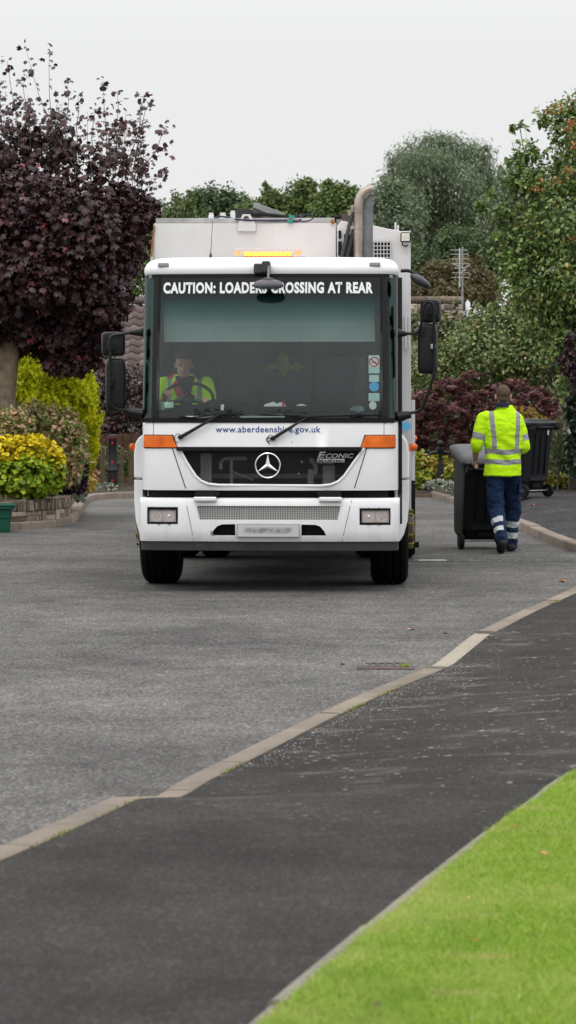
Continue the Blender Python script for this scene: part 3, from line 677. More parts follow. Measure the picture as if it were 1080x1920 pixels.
root = plant('berry_tree', rb, 23000, .080, OVAL, cot, 'big bushy green tree with orange berry clusters at the right edge', 'tree', base=base, r0=.13, seed=15, shell=.2, clump=.30, per=14, up=.5, droop=.25, rnd=.6)
ob = [B(px, py, rx, rz, D, -.5) for px, py, rx, rz in [(1050, 200, 22, 10), (1065, 240, 12, 8), (1035, 210, 14, 8), (1075, 230, 14, 12), (1070, 320, 18, 10), (1030, 340, 26, 7), (1005, 352, 16, 6), (1062, 445, 12, 6), (1060, 505, 16, 10), (1045, 520, 12, 7), (1075, 270, 10, 8)]]
for i_, o_ in enumerate(rel(ob, base)): foliage('berry_cluster', [o_], 44, .042, ROUND, ora, root, 16+i_, shell=.05, clump=.12, per=6)
lau = leaf_mat('mixed_shrub_leaf', [(0, (0.053, 0.086, 0.025)), (.35, (0.119, 0.178, 0.052)), (.7, (0.214, 0.277, 0.097)), (.88, (0.345, 0.369, 0.160)), (.95, (0.356, 0.209, 0.102)), (1, (0.546, 0.541, 0.296))], .5, .2, .4)
D = 52.5
sb = [B(px, py, rx, rz, D, dy) for px, py, rx, rz, dy in [(815, 678, 50, 34, 0), (885, 635, 40, 36, .2), (830, 700, 60, 40, -.3), (900, 660, 60, 50, -.3), (960, 620, 50, 45, 0), (890, 720, 70, 40, .2), (980, 670, 60, 45, -.2), (1030, 640, 50, 50, 0), (1000, 580, 40, 34, .3),
      (1050, 700, 50, 50, 0), (930, 590, 34, 24, .3), (780, 690, 24, 34, .2), (1090, 680, 40, 80, 0), (900, 590, 18, 18, .2), (950, 700, 60, 40, 0), (1010, 560, 20, 20, .2)]]
plant('mixed_shrub', sb, 21000, .078, OVAL, lau, 'wide loose green shrub mass above the red maple', 'shrub', r0=.08, seed=17, shell=.35, clump=.24, per=12, up=.5, droop=.2, rnd=.7, gz_=.2)
jm = leaf_mat('red_maple_leaf', [(0, (0.047, 0.018, 0.020)), (.4, (0.123, 0.042, 0.046)), (.75, (0.212, 0.080, 0.082)), (.95, (0.306, 0.150, 0.140)), (1, (0.357, 0.240, 0.160))], .55, .22, .3)
D = 49.3
jb = [B(px, py, rx, rz, D, dy, 0.45) for px, py, rx, rz, dy in [(800, 745, 34, 14, -.3), (850, 725, 40, 16, 0), (790, 775, 34, 16, -.1), (840, 765, 44, 18, -.4), (880, 745, 34, 16, -.2), (830, 800, 50, 20, -.3), (780, 815, 22, 20, 0), (900, 780, 40, 18, -.2), (880, 820, 30, 22, 0), (930, 730, 36, 14, .2),
      (965, 720, 30, 12, .3), (1000, 740, 34, 16, 0), (1030, 755, 26, 14, 0), (990, 765, 36, 18, -.2), (1030, 780, 24, 14, -.2), (1035, 800, 18, 14, -.1), (950, 760, 40, 18, 0), (820, 838, 40, 16, .1), (960, 800, 40, 30, .3), (885, 705, 26, 10, .1), (775, 745, 18, 12, 0), (870, 850, 34, 16, .3)]]
plant('red_maple', jb, 12500, .075, JAP, jm, 'spreading dark red japanese maple behind the walking man', 'tree', r0=.06, seed=18, shell=.2, clump=.16, per=14, up=1.2, droop=.3, outw=.3, rnd=.4, gz_=.2)
dp = leaf_mat('dark_purple_leaf', [(0, (.022, .014, .020)), (.6, (.05, .028, .036)), (1, (.12, .055, .06))], .5, .12, .4)
D = 41.2
plant('purple_shrub', [B(1078, 645, 16, 26, D), B(1066, 682, 15, 22, D), B(1085, 700, 16, 30, D)], 1300, .075, OVAL, dp, 'dark purple bush at the right edge below the berry tree', 'shrub', r0=.04, trunk=False, seed=19, clump=.16, per=10)
D = 42.6
plant('heather_shrub', [B(985, 782, 30, 18, D), B(1010, 795, 24, 16, D), B(965, 775, 18, 14, D), B(1000, 815, 34, 20, D)], 2200, .045, STRAP, yv, 'golden yellow heathery bush just above the parked bin', 'shrub', r0=.02, seed=20, clump=.10, per=10, up=.2, droop=-.8)
stl = leaf_mat('spiky_leaf', [(0, (.06, .095, .045)), (.5, (.12, .17, .08)), (.85, (.20, .24, .12)), (1, (.34, .24, .10))], .6, .2)
D = 42.0
plant('spiky_shrub', [B(1045, 835, 22, 34, D), B(1065, 860, 24, 30, D), B(1035, 870, 20, 24, D), B(1050, 800, 18, 20, D)], 2400, .10, STRAP, stl, 'upright spiky grey green bush right of the parked bin', 'shrub', r0=.02, seed=21, clump=.12, per=9, up=0, droop=-1.2, rnd=.35)
dg = leaf_mat('dark_green_leaf', [(0, (.012, .022, .012)), (.6, (.025, .045, .022)), (1, (.06, .09, .045))], .4, .1, .5)
plant('dark_shrub', [B(1078, 820, 16, 40, 41.6), B(1085, 770, 20, 26, 41.6), B(1072, 865, 14, 30, 41.6)], 1700, .08, OVAL, dg, 'very dark green glossy bush at the right edge beside the spiky bush', 'shrub', r0=.03, trunk=False, seed=22, clump=.13)
gl = leaf_mat('low_lime_leaf', [(0, (.08, .12, .015)), (.4, (.22, .27, .025)), (.75, (.42, .42, .05)), (.93, (.50, .36, .12)), (1, (.60, .20, .10))], .5, .25)
D = 47.6
plant('lime_plant', [B(790, 868, 22, 18, D), B(805, 885, 26, 20, D), B(785, 900, 20, 16, D, -.2), B(778, 880, 10, 20, D), B(815, 865, 14, 10, D, .2)], 2800, .075, ROUND, gl, 'lime yellow leafy plant between truck and chain post', 'plant', r0=.02, seed=23, clump=.12, per=8, gz_=.1)
plant('lime_plant', [B(845, 880, 20, 18, D), B(860, 895, 22, 14, D), B(842, 862, 12, 10, D), B(870, 878, 14, 14, D)], 2600, .075, STRAP, gl, 'yellow green grassy plant behind the pushed bin', 'plant', r0=.02, seed=24, clump=.12, per=8, gz_=.1)
plant('lime_plant', [B(872, 890, 16, 18, 45.4), B(852, 888, 16, 16, 45.6)], 1200, .07, ROUND, gl, 'yellow and green plants rising just left of the pushed bin', 'plant', r0=.02, seed=28, clump=.1, per=8, gz_=.1)
D = 42.6
plant('lime_plant', [B(1035, 905, 16, 10, D), B(1022, 900, 10, 14, D), B(1060, 900, 14, 10, D)], 900, .075, OVAL, gl, 'bright green low plant behind the right wheel of the parked bin', 'plant', r0=.02, seed=25, clump=.09, per=8, gz_=.2)
plant('low_hedge', [B(1040, 893, 30, 14, 43.4), B(1080, 893, 34, 16, 43.4)], 1500, .05, OVAL, gm, 'low clipped dark green edging hedge under the chain', 'hedge', r0=.02, seed=26, clump=.1, trunk=False, gz_=.2)
bk = leaf_mat('backing_leaf', [(0, (0.040, 0.052, 0.019)), (.5, (0.079, 0.099, 0.032)), (1, (0.158, 0.151, 0.057))], .6, .15, .3)
D = 56.5
plant('tall_hedge', [B(x, y, 40, 44, D, random.Random(x*7+y).uniform(-.4, .4)) for x in (800, 860, 920, 980, 1040, 1100) for y in (620, 690, 760, 830)]+[B(960, 585, 40, 20, D), B(1040, 575, 50, 30, D)], 13000, .12, OVAL, bk, 'tall dull green hedge filling in behind the shrubs on the right', 'hedge', r0=.05, seed=50, clump=.3, per=16, gz_=0)
D = 48.9
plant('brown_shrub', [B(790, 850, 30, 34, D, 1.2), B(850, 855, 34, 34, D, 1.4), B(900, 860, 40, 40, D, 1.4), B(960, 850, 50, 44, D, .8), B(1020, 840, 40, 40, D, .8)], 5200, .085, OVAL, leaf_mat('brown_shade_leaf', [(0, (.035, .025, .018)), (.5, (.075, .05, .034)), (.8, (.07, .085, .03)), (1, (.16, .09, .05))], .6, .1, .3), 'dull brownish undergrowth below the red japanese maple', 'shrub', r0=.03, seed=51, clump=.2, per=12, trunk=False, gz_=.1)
plant('weed', [B(765, 1248, 8, 4, 16.9, 0, .03), B(776, 1249, 5, 3, 16.85, 0, .02)], 70, .03, OVAL, leaf_mat('weed_leaf', [(0, (.12, .25, .02)), (1, (.32, .42, .04))], .5, .3), 'small green weed growing out of the lowered kerb by the gully', 'weed', r0=.003, seed=27, trunk=False, clump=.02, gz_=0)

# hedges closing the gardens left of the frame
plant('garden_hedge', [B(x, y, 90, 70, 47, random.Random(x+y).uniform(-.5, .5)) for x in (-560, -430, -300, -170, -60) for y in (700, 800, 880)], 7000, .14, OVAL, bk, 'green garden hedge mostly outside the left edge behind the maple', 'hedge', r0=.05, seed=70, clump=.3, gz_=0)
# ------------------------------------------------------------------ far trees
far1 = leaf_mat('far_tree_leaf', [(0, (0.061, 0.093, 0.032)), (.4, (0.109, 0.158, 0.053)), (.8, (0.176, 0.233, 0.077)), (1, (0.243, 0.299, 0.109))], .7, .2, .2)
far2 = leaf_mat('far_dark_leaf', [(0, (0.049, 0.074, 0.038)), (.5, (0.085, 0.126, 0.058)), (1, (0.145, 0.192, 0.085))], .7, .2, .2)
far3 = leaf_mat('hazed_willow_leaf', [(0, (0.104, 0.139, 0.088)), (.4, (0.160, 0.204, 0.128)), (.8, (0.221, 0.273, 0.173)), (1, (0.283, 0.335, 0.224))], .75, .25, .15)  # willow's grey green, lightened further in place of distance haze
far4 = leaf_mat('bronze_tree_leaf', [(0, (.095, .090, .045)), (.5, (.150, .135, .070)), (1, (.22, .17, .095))], .7, .2, .2)
def ftree(name, spec, D, n, size, mat, label, seed, tm=OVAL, cat='tree', droop=.3, clump=.7, up=.5, per=20, tx=None):
    bl = [B(px, py, rx, rz, D, dy) for px, py, rx, rz, dy in spec]; n = int(n*1.9); size *= .68; clump *= .8
    r_ = random.Random(seed); bl += [(b[0]+r_.uniform(-1, 1)*b[3], b[1]+r_.uniform(-1, 1)*b[4], b[2]+r_.uniform(.3, 1)*b[5], b[3]*.28, b[4]*.28, b[5]*.32) for b in bl for _ in (0, 1, 2)]
    cx = tx if tx is not None else sum(b[0] for b in bl)/len(bl)
    return plant(name, bl, n, size, tm, mat, label, cat, base=(cx, D, 0), r0=.3, group='trees beyond the houses', seed=seed, shell=.35, clump=clump, per=per, up=up, droop=droop, rnd=.7)
ftree('broadleaf_tree', [(410, 385, 46, 30, 0), (440, 395, 30, 24, 1), (380, 400, 30, 26, 0), (400, 440, 70, 40, 0), (360, 430, 30, 30, -1), (455, 420, 20, 20, 0)], 110, 6500, .24, far2, 'rounded dark green tree behind the left end of the truck body', 31)
ftree('broadleaf_tree', [(320, 400, 30, 26, 0), (265, 470, 36, 50, 0), (240, 520, 40, 50, 0), (285, 530, 40, 50, 0), (200, 540, 50, 60, 1), (345, 390, 20, 22, 0), (300, 430, 40, 40, 1), (330, 450, 50, 40, 0), (355, 375, 9, 16, 0), (332, 372, 7, 14, 0)], 105, 5200, .2, far1, 'spiky topped green tree between the maple and the truck body', 32)
ftree('broadleaf_tree', [(500, 365, 8, 18, 0), (515, 385, 22, 16, 0), (560, 370, 26, 28, 0), (545, 395, 40, 26, 0), (575, 350, 12, 12, 0), (590, 390, 30, 26, 0), (480, 400, 30, 20, 0), (540, 430, 60, 30, 0)], 105, 6500, .22, far1, 'mid green tree rising over the middle of the truck roof', 33)
ftree('broadleaf_tree', [(625, 372, 22, 22, 0), (650, 365, 22, 16, 0), (630, 400, 40, 26, 0), (665, 380, 18, 20, 0), (645, 430, 50, 30, 0), (612, 350, 8, 8, 0)], 102, 5200, .22, far1, 'yellowish green tree left of the exhaust stack', 34)
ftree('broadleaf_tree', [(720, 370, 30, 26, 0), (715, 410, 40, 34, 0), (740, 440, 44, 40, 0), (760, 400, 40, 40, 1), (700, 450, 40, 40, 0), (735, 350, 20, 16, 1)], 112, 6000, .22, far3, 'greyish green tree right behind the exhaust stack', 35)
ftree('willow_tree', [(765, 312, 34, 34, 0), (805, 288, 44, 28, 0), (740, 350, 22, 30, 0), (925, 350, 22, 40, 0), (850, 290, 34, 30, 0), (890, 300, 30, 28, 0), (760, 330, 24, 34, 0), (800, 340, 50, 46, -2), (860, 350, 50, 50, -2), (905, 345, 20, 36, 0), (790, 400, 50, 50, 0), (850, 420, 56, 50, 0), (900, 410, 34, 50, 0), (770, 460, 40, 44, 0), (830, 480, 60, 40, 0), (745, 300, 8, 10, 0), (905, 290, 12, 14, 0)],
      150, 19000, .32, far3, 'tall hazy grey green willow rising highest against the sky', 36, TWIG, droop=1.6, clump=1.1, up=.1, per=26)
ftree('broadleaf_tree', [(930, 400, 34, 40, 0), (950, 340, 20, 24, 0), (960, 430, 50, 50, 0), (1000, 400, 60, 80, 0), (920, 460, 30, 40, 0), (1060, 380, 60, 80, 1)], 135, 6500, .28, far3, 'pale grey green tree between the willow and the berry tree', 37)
ftree('broadleaf_tree', [(780, 500, 30, 26, 0), (860, 460, 34, 30, 0), (900, 500, 44, 34, 0), (840, 470, 20, 30, -1), (940, 480, 30, 30, 0)], 95, 5600, .2, far2, 'dark green tree low in front of the willow behind the aerial', 38)
for i_, (px_, D_) in enumerate(((60, 100), (-130, 96), (-330, 104), (1180, 100), (1380, 108))):
    ftree('broadleaf_tree', [(px_, 400, 60, 50, 0), (px_-60, 450, 50, 50, 0), (px_+60, 450, 50, 50, 0), (px_, 500, 90, 50, 0), (px_-20, 560, 90, 60, 0), (px_+30, 640, 90, 60, 0)], D_, 3500, .3, far2 if i_ % 2 else far1, ['tree hidden behind the maple crown', 'first tree left of the frame', 'second tree left of the frame', 'first tree right of the frame', 'second tree right of the frame'][i_], 80+i_)
ftree('bronze_tree', [(820, 520, 34, 26, 0), (870, 515, 40, 28, 0), (905, 530, 28, 22, 0), (800, 545, 30, 22, 0), (850, 550, 60, 24, -.5), (920, 555, 22, 20, 0)], 78, 7500, .14, far4, 'bronze brown rounded tree behind the mossy roof and aerial', 39, clump=.35)

# ------------------------------------------------------------------ houses
def tiled_roof(name, x0, x1, eave, ridge, tw, tl, wave, mat, parent, ridge_m=None, drop=.035):
    """pantiled slope from eave (y,z) up to ridge (y,z)"""
    (ye, ze), (yr, zr) = eave, ridge; L = math.hypot(yr-ye, zr-ze); nr = max(2, int(L/tl)); nc = int((x1-x0)/tw)
    uy, uz = (yr-ye)/L, (zr-ze)/L; ny, nz_ = -uz, uy; per = 6
    V = []; Fc = []; rnd = random.Random(7)
    for r_ in range(nr):
        for c_ in range(nc):
            j = rnd.uniform(-.006, .006); b = len(V)
            for (s_, hh) in ((0, drop), (1.03, 0.0)):
                for q in range(per+1):
                    x = x0+(c_+q/per)*tw; w_ = wave*math.sin(2*PI*q/per) if wave else 0
                    d = (r_+s_)*tl; V.append((x, ye+uy*d+ny*(hh+w_+j), ze+uz*d+nz_*(hh+w_+j)))
            for q in range(per):
                x = x0+(c_+q/per)*tw; Fc.append((b+q, b+q+1, b+per+2+q, b+per+1+q))
            b2 = len(V)
            for q in range(per+1):
                v = V[b+q]; V.append((v[0], v[1]-ny*drop, v[2]-nz_*drop))
            for q in range(per): Fc.append((b+q, b2+q, b2+q+1, b+q+1))
    return np_mesh(name, np.array(V), np.array(Fc), mat, parent)
def tile_mat(name, stops, moss=None):
    k = NT(name); v = k.coord(); g = k.n('ShaderNodeNewGeometry'); c = k.ramp(g.outputs['Random Per Island'], stops)
    c = k.mix(.6, c, k.mix(1, c, k.ramp(k.noise(v, 3, 5), [(.3, (.65, .65, .65)), (.7, (1.3, 1.3, 1.3))]), 'MULTIPLY'))
    if moss: c = k.mix(k.ramp(k.noise(v, 1.6, 6, .7), [(.50, (0, 0, 0)), (.62, (.8, .8, .8))]), c, moss)
    k.pbr(c, .85, 0, k.bump(k.noise(v, 25, 3), .4, .01), spec=.3); return k.m
def bungalow(name, x0, x1, y0, depth, wall_h, ridge_z, label, wall_m, roof_m, tw, tl, wave, drop=.035):
    root = empty(name, (0, 0, 0)); tag(root, label, 'house'); y1 = y0+depth; ym = (y0+y1)/2
    mb = MB()
    mb.box(((x0+x1)/2, y0+.15, wall_h/2), (x1-x0-.4, .3, wall_h)); mb.box(((x0+x1)/2, y1-.15, wall_h/2), (x1-x0-.4, .3, wall_h))
    for x in (x0+.2, x1-.5): mb.prism([(y0, 0), (y1, 0), (y1, wall_h), (ym, ridge_z-.12), (y0, wall_h)], x, x+.3, 'x')
    mb.build('wall', wall_m, root, smooth=False)
    sl_ = (ridge_z-wall_h)/(ym-y0)
    tiled_roof('roof', x0, x1, (y0-.45, wall_h-.45*sl_), (ym, ridge_z), tw, tl, wave, roof_m, root, drop=drop)
    o = tiled_roof('roof', x0, x1, (y1+.45, wall_h-.45*sl_), (ym, ridge_z), tw, tl, wave, roof_m, root, drop=drop)
    mb = MB(); n = int((x1-x0)/.3)
    for i in range(n): mb.tube([(x0+i*.3, ym, ridge_z-.01), (x0+(i+1)*.3-.01, ym, ridge_z-.01)], [.10, .095], 10)
    mb.build('ridge_tiles', roof_m, root)
    mb = MB(); mb.box(((x0+x1)/2, y0-.5, wall_h-.5*sl_-.09), (x1-x0, .12, .1)); mb.build('gutter', pm('gutter_dark', (.05, .045, .04), .5), root)
    for x in (x0+.0, x1-.03):
        mb = MB(); mb.tube([(x, y0-.45, wall_h-.45*sl_-.05), (x, ym, ridge_z-.06), (x, y1+.45, wall_h-.45*sl_-.05)], .06, 4); mb.build('verge_board', pm('verge_white', (.6, .6, .58), .6), root)
    return root
M_harl = pm('harled_wall', (.42, .38, .33), .95, var=.15, scale=8, bump=.8, bscale=60)
tm1 = tile_mat('pantile_brown', [(0, (.085, .062, .056)), (.5, (.122, .092, .084)), (1, (.17, .132, .12))])
tm2 = tile_mat('mossy_tile', [(0, (.06, .05, .04)), (.4, (.15, .125, .10)), (.8, (.24, .205, .17)), (1, (.34, .30, .26))], (.13, .085, .03))
bungalow('bungalow', -6.8, 4.2, 67, 7.4, 1.75, 4.35, 'low house with brown pantiled roof behind the maple and truck', M_harl, tm1, .30, .32, .035)
bungalow('bungalow', 1.6, 4.42, 62, 6.4, 1.9, 4.15, 'small house with mossy stone coloured roof right of the truck', M_harl, tm2, .22, .25, 0, drop=.035)
# TV aerial above the mossy roof
def aerial():
    x, z0, z1 = (867-CX)*65/F, 3.8, H+(750-462)*65/F; t = empty('tv_aerial', (x, 65, z0)); tag(t, 'television aerial on a thin pole above the mossy roof', 'aerial')
    m_ = pm('aerial_metal', (.62, .62, .60), .4, .3); mb = MB(); mb.cyl((0, 0, -.35), (0, 0, z1-z0-.02), .022); mb.build('mast', pm('mast_metal', (.30, .31, .31), .5, .5), t)
    h = z1-z0; mb = MB(); mb.tube([(0, -.9, h-.62), (0, .5, h-.62)], .016)
    for i, zz in enumerate((h-.06, h-.17, h-.29, h-.41, h-.53, h-.65, h-.77)):
        mb.box((-.05, .45-.12*i, zz), (.42 if i not in (4,) else .3, .012, .013))
    for s in (-1, 1): mb.tube([(-.24, -.4, h-.46+s*.0), (.0, -.45, h-.56), (.16, -.4, h-.46)], .014)
    mb.box((-.05, .3, h-.5), (.03, .02, .95)); mb.build('antenna', m_, t)
    mb = MB(); mb.box((0, 0, -.05), (.16, .16, .22)); mb.build('bracket', pm('bracket_white', (.6, .62, .62), .5), t)
aerial()
# house at the right edge: chimney and a bit of gable seen past the berry tree
def right_house():
    root = empty('stone_house', (6.2, 52, 0)); tag(root, 'house mostly outside the frame with a chimney above the berry tree', 'house')
    st = pm('pink_harling', (.42, .31, .25), .95, var=.25, scale=5, bump=.8)
    mb = MB(); mb.prism([(-.62, 0), (8, 0), (8, 3.2), (3.6, 6.2), (-.62, 4.4)], 0, 6, 'y'); mb.build('wall', st, root, smooth=False)
    mb = MB(); mb.box((-.25, 2, 6.6), (.6, .8, 1.3)); mb.box((-.25, 2, 7.28), (.7, .9, .1)); mb.build('chimney', st, root, bevel=.01)
    mb = MB(); mb.lathe([(.11, 0), (.12, .05), (.10, .08), (.11, .38), (.14, .40), (.14, .45), (.10, .46)], (-.38, 2, 7.33)); mb.build('chimney_pot', pm('buff_clay', (.36, .30, .22), .8), root)
    mb = MB(); mb.box((3.6, 3, 5.0), (9.2, 7, .12), rot=Matrix.Rotation(0, 3, 'Y')); mb.v = mb.v; mb.build('roof', tm1, root)
right_house()
mb = MB(); mb.box((5.72, 47.5, 1.0), (1.5, .2, 1.5)); mb.box((5.72, 47.48, 1.78), (1.6, .3, .07)); o = mb.build('garden_wall', pm('white_render', (.7, .7, .68), .9, var=.2, bump=.3)); tag(o, 'white rendered garden wall glimpsed through leaves at the right edge', 'wall')

# ------------------------------------------------------------------ dry stone planter wall
def drystone():
    rnd = random.Random(21); path = resample(smooth_path([Vector(p) for p in [(-9, 32.6, 0), (-6, 33.65, 0), (-4.6, 34.45, 0), (-3.75, 35.0, 0), (-3.42, 35.4, 0), (-3.14, 36.1, 0), (-3.1, 36.9, 0), (-3.18, 38.0, 0), (-3.6, 38.9, 0)]], 2), .02)
    nn = side_normals(path); seg = [0]
    for a, b in zip(path, path[1:]): seg.append(seg[-1]+(b-a).length)
    L = seg[-1]; segn = np.array(seg)
    def P(s):
        i = int(np.searchsorted(segn, min(max(s, 0), L-.001))); i = min(i, len(path)-2); return path[i], nn[i]
    root = empty('drystone_wall', path[200]); tag(root, 'low curved dry stone wall with upright coping stones round the left bed', 'wall')
    o0 = root.location
    def stone(mb, s, w, z, h, dep, off, tilt=0):
        p, n_ = P(s+w/2); t = Vector((-n_.y, n_.x, 0)); c = p+n_*off-o0+Vector((0, 0, z+h/2))
        Rm = Matrix((t, n_, Vector((0, 0, 1)))).transposed() @ Matrix.Rotation(tilt, 3, 'Y')
        b0 = len(mb.v); mb.box(c, (w-.008, dep, h-.006), Rm)
        for i in range(b0, len(mb.v)): mb.v[i] = tuple(np.array(mb.v[i])+np.array([rnd.uniform(-1, 1)*.008, rnd.uniform(-1, 1)*.012, rnd.uniform(-1, 1)*.006]))
    mb = MB(); z = .04
    s = 0
    while s < L:
        w = rnd.uniform(.10, .30)
        if rnd.random() < .25: stone(mb, s, w*.7, .04, .19, .16, 0); s += w*.7; continue
        zz = .04; hs = rnd.choice([(.06, .07, .06), (.08, .05, .06), (.10, .09), (.05, .08, .06)])
        for h in hs: 
            if rnd.random() < .4: stone(mb, s, w*.5, zz, h, .16, rnd.uniform(-.01, .01)); stone(mb, s+w*.5, w*.5, zz, h, .16, rnd.uniform(-.01, .01))
            else: stone(mb, s, w, zz, h, .16, rnd.uniform(-.012, .012))
            zz += h
        s += w
    k = NT('wall_stone'); v = k.coord(); g = k.n('ShaderNodeNewGeometry'); c = k.ramp(g.outputs['Random Per Island'], [(0, (.13, .10, .08)), (.4, (.26, .20, .155)), (.75, (.34, .26, .20)), (1, (.42, .35, .29))])
    c = k.mix(.6, c, k.mix(1, c, k.ramp(k.noise(v, 22, 5), [(.3, (.6, .6, .6)), (.7, (1.3, 1.3, 1.3))]), 'MULTIPLY')); k.pbr(c, .9, 0, k.bump(k.noise(v, 50, 4), .7, .008), spec=.25)
    mb.build('coursed_stone', k.m, root, smooth=False)
    mb = MB(); s = 0
    while s < L:
        w = rnd.uniform(.025, .06); stone(mb, s, w, .235, rnd.uniform(.10, .145), .20, 0, rnd.uniform(-.12, .12)); s += w
    k2 = NT('coping_stone'); v = k2.coord(); g = k2.n('ShaderNodeNewGeometry'); c = k2.ramp(g.outputs['Random Per Island'], [(0, (.10, .078, .062)), (.5, (.19, .15, .118)), (1, (.31, .25, .20))])
    c = k2.mix(.6, c, k2.mix(1, c, k2.ramp(k2.noise(v, 26, 5), [(.3, (.6, .6, .6)), (.7, (1.3, 1.3, 1.3))]), 'MULTIPLY')); k2.pbr(c, .9, 0, k2.bump(k2.noise(v, 50, 4), .7, .008), spec=.25)
    mb.build('coping', k2.m, root, smooth=False)
    # earth packed behind
    rows = [[p-n_*.05+Vector((0, 0, .22)), p-n_*.6+Vector((0, 0, .26)), p-n_*2+Vector((0, 0, .28))] for p, n_ in list(zip(path, nn))[::12]]
    surf_strip('planter_soil', rows, M_soil)
drystone()

# ------------------------------------------------------------------ fences, posts
def fences():
    gw = pm('weathered_green_wood', (.105, .085, .045), .9, var=.4, scale=9, bump=.5); bw = pm('brown_board', (.085, .045, .028), .85, var=.3, scale=7, bump=.4)
    r = empty('picket_fence', (-3.35, 47.9, 0)); tag(r, 'low weathered picket fence at the end of the road', 'fence'); mb = MB()
    for i in range(34): mb.prism([(-1.2+i*.125*1.35, .06), (-1.2+i*.125*1.35+.085, .06), (-1.2+i*.125*1.35+.085, .80), (-1.2+i*.125*1.35+.0425, .85), (-1.2+i*.125*1.35, .80)], -.012, .012)
    mb.build('pickets', gw, r, smooth=False); mb = MB()
    for z in (.28, .66): mb.box((1.6, .04, z), (5.8, .03, .07))
    mb.build('rail', gw, r)
    for i in range(4):
        mb = MB(); mb.box((-1.1+i*1.8, .1, .42), (.09, .09, .84)); mb.build('post', gw, r, bevel=.004)
    r = empty('board_fence', (-3.6, 50.6, 0)); tag(r, 'brown close boarded fence under the copper hedge', 'fence'); mb = MB()
    for i in range(34): mb.box((-1.6+i*.165, (i % 2)*.02, .53), (.15, .018, 1.06))
    mb.build('boards', bw, r, smooth=False); mb = MB(); mb.box((1.2, .06, .3), (5.8, .04, .08)); mb.box((1.2, .06, .85), (5.8, .04, .08)); mb.build('rail', bw, r)
fences()
def bollard():
    p = at(211, 912, 47.3); t = empty('bollard', (p.x, p.y, .08)); tag(t, 'black bollard with small red reflectors in front of the picket fence', 'bollard')
    k = pm('bollard_black', (.018, .018, .020), .45); 
    MB().lathe([(.085, 0), (.085, .34), (.10, .36), (.10, .39), (.09, .41), (.078, .43), (.072, .90), (.085, .92), (.085, .97), (.07, 1.0), (.0, 1.01)], n=24).build('post', k, t)
    MB().lathe([(.087, .925), (.089, .93), (.089, .962), (.087, .967)], n=24).build('red_band', pm('band_red', (.10, .018, .022), .5), t)
    for z in (.86, .52, .19):
        mb = MB(); yy = -.074 if z > .43 else -.086; mb.box((.0, yy-.004, z), (.022, .012, .042)); mb.build('reflector', pm('reflector_red', (.75, .03, .04), .3), t, bevel=.004)
bollard()
def chain_posts():
    k = pm('post_black', (.012, .012, .014), .4)
    for (px, D) in ((826, 47.3), (1120, 43.0)):
        p = at(px, 900, D); t = empty('chain_post', (p.x, D, .1)); 
        tag(t, 'black ball topped chain post between the truck and the pushed bin' if px < 900 else 'black chain post just outside the right edge', 'post')
        MB().lathe([(.055, 0), (.055, .42), (.035, .5), (.03, .62), (.055, .66), (.06, .70), (.075, .72), (.075, .75), (.04, .77), (.0, .775)], n=18).build('post', k, t)
        MB().ball((0, 0, .825), .062).build('finial', k, t)
        if px < 900:
            mb = MB(); mb.tube([(-.26, 0, .61), (-.14, 0, .66), (0, 0, .69), (.14, 0, .66), (.26, 0, .61)], [.012, .03, .04, .03, .012], 8); mb.build('chain_lug', k, t)
    a = at(1120, 885, 43.0); b = at(1000, 882, 43.2); mb = MB(); n = 60
    for i in range(n):
        t = i/n; q = a.lerp(b, t)+Vector((0, 0, -.10*4*t*(1-t))); mb.tube([q, q+(b-a)/n*.8], .011, 5)
    o = mb.build('chain', pm('chain_grey', (.12, .12, .12), .5, .6)); tag(o, 'thin sagging chain above the low hedge by the parked bin', 'chain')
chain_posts()
def recycling_box():
    p = gp(-12, 998, 0); t = empty('recycling_box', p, R(8)); tag(t, 'dark green plastic recycling box cut by the left edge', 'box'); g = pm('green_plastic', (.012, .085, .055), .4)
    rings = []
    for z, w, d in ((0, .40, .32), (.02, .41, .33), (.18, .43, .35), (.19, .45, .37), (.30, .47, .39), (.31, .53, .45), (.335, .53, .45), (.34, .51, .43)):
        rings.append([Vector((x*w/2, y*d/2, z)) for x, y in ((-1, -.8), (-.85, -1), (.85, -1), (1, -.8), (1, .8), (.85, 1), (-.85, 1), (-1, .8))])
    MB().loft(rings).build('box_body', g, t); mb = MB(); mb.box((0, 0, .352), (.55, .47, .03)); mb.build('lid', g, t, bevel=.01)
recycling_box()
# unseen trees added behind the camera to darken what the windscreen reflects
for i, (x, y, w_, h_) in enumerate(((-9, -16, 4.2, 8.5), (-2, -19, 4.5, 9.0), (5.5, -17, 4.0, 7.8), (12, -14, 4.2, 8.2))):
    bl = [(x+dx*w_*.5, y, z*h_, w_*.55, 2.2, h_*.22) for dx, z in ((0, .80), (-.7, .55), (.7, .55), (0, .5), (-.8, .25), (.8, .25), (0, .2))]
    plant('reflection_tree', bl, 2200, .45, OVAL, far2, ['tree', 'taller tree', 'smaller tree', 'last tree'][i]+' added behind the camera, there only for reflections', 'tree', base=(x, y, 0), r0=.2, seed=60+i, clump=.8, per=20)

# ================================================================== the refuse truck
TD0, TX0, TA = 23.40, -.171, R(2.4)
truck = empty('refuse_truck', (TX0, TD0, 0), -TA)
tag(truck, 'white refuse lorry facing the camera with lit amber roof beacons', 'lorry')
ca_, sa_ = math.cos(TA), math.sin(TA)
def L(px, py, dy=0.0):
    """truck-local point on the plane dy behind the bumper that shows at a photo pixel"""
    q = (px-CX)/F; x = (q*(TD0+dy*ca_)-TX0-dy*sa_)/(ca_+q*sa_); Dp = TD0-x*sa_+dy*ca_
    return Vector((x, dy, H-(py-HY)*Dp/F))
def LX(px, dy=0.0): return L(px, 700, dy).x
def LZ(py, dy=0.0): return L(505, py, dy).z

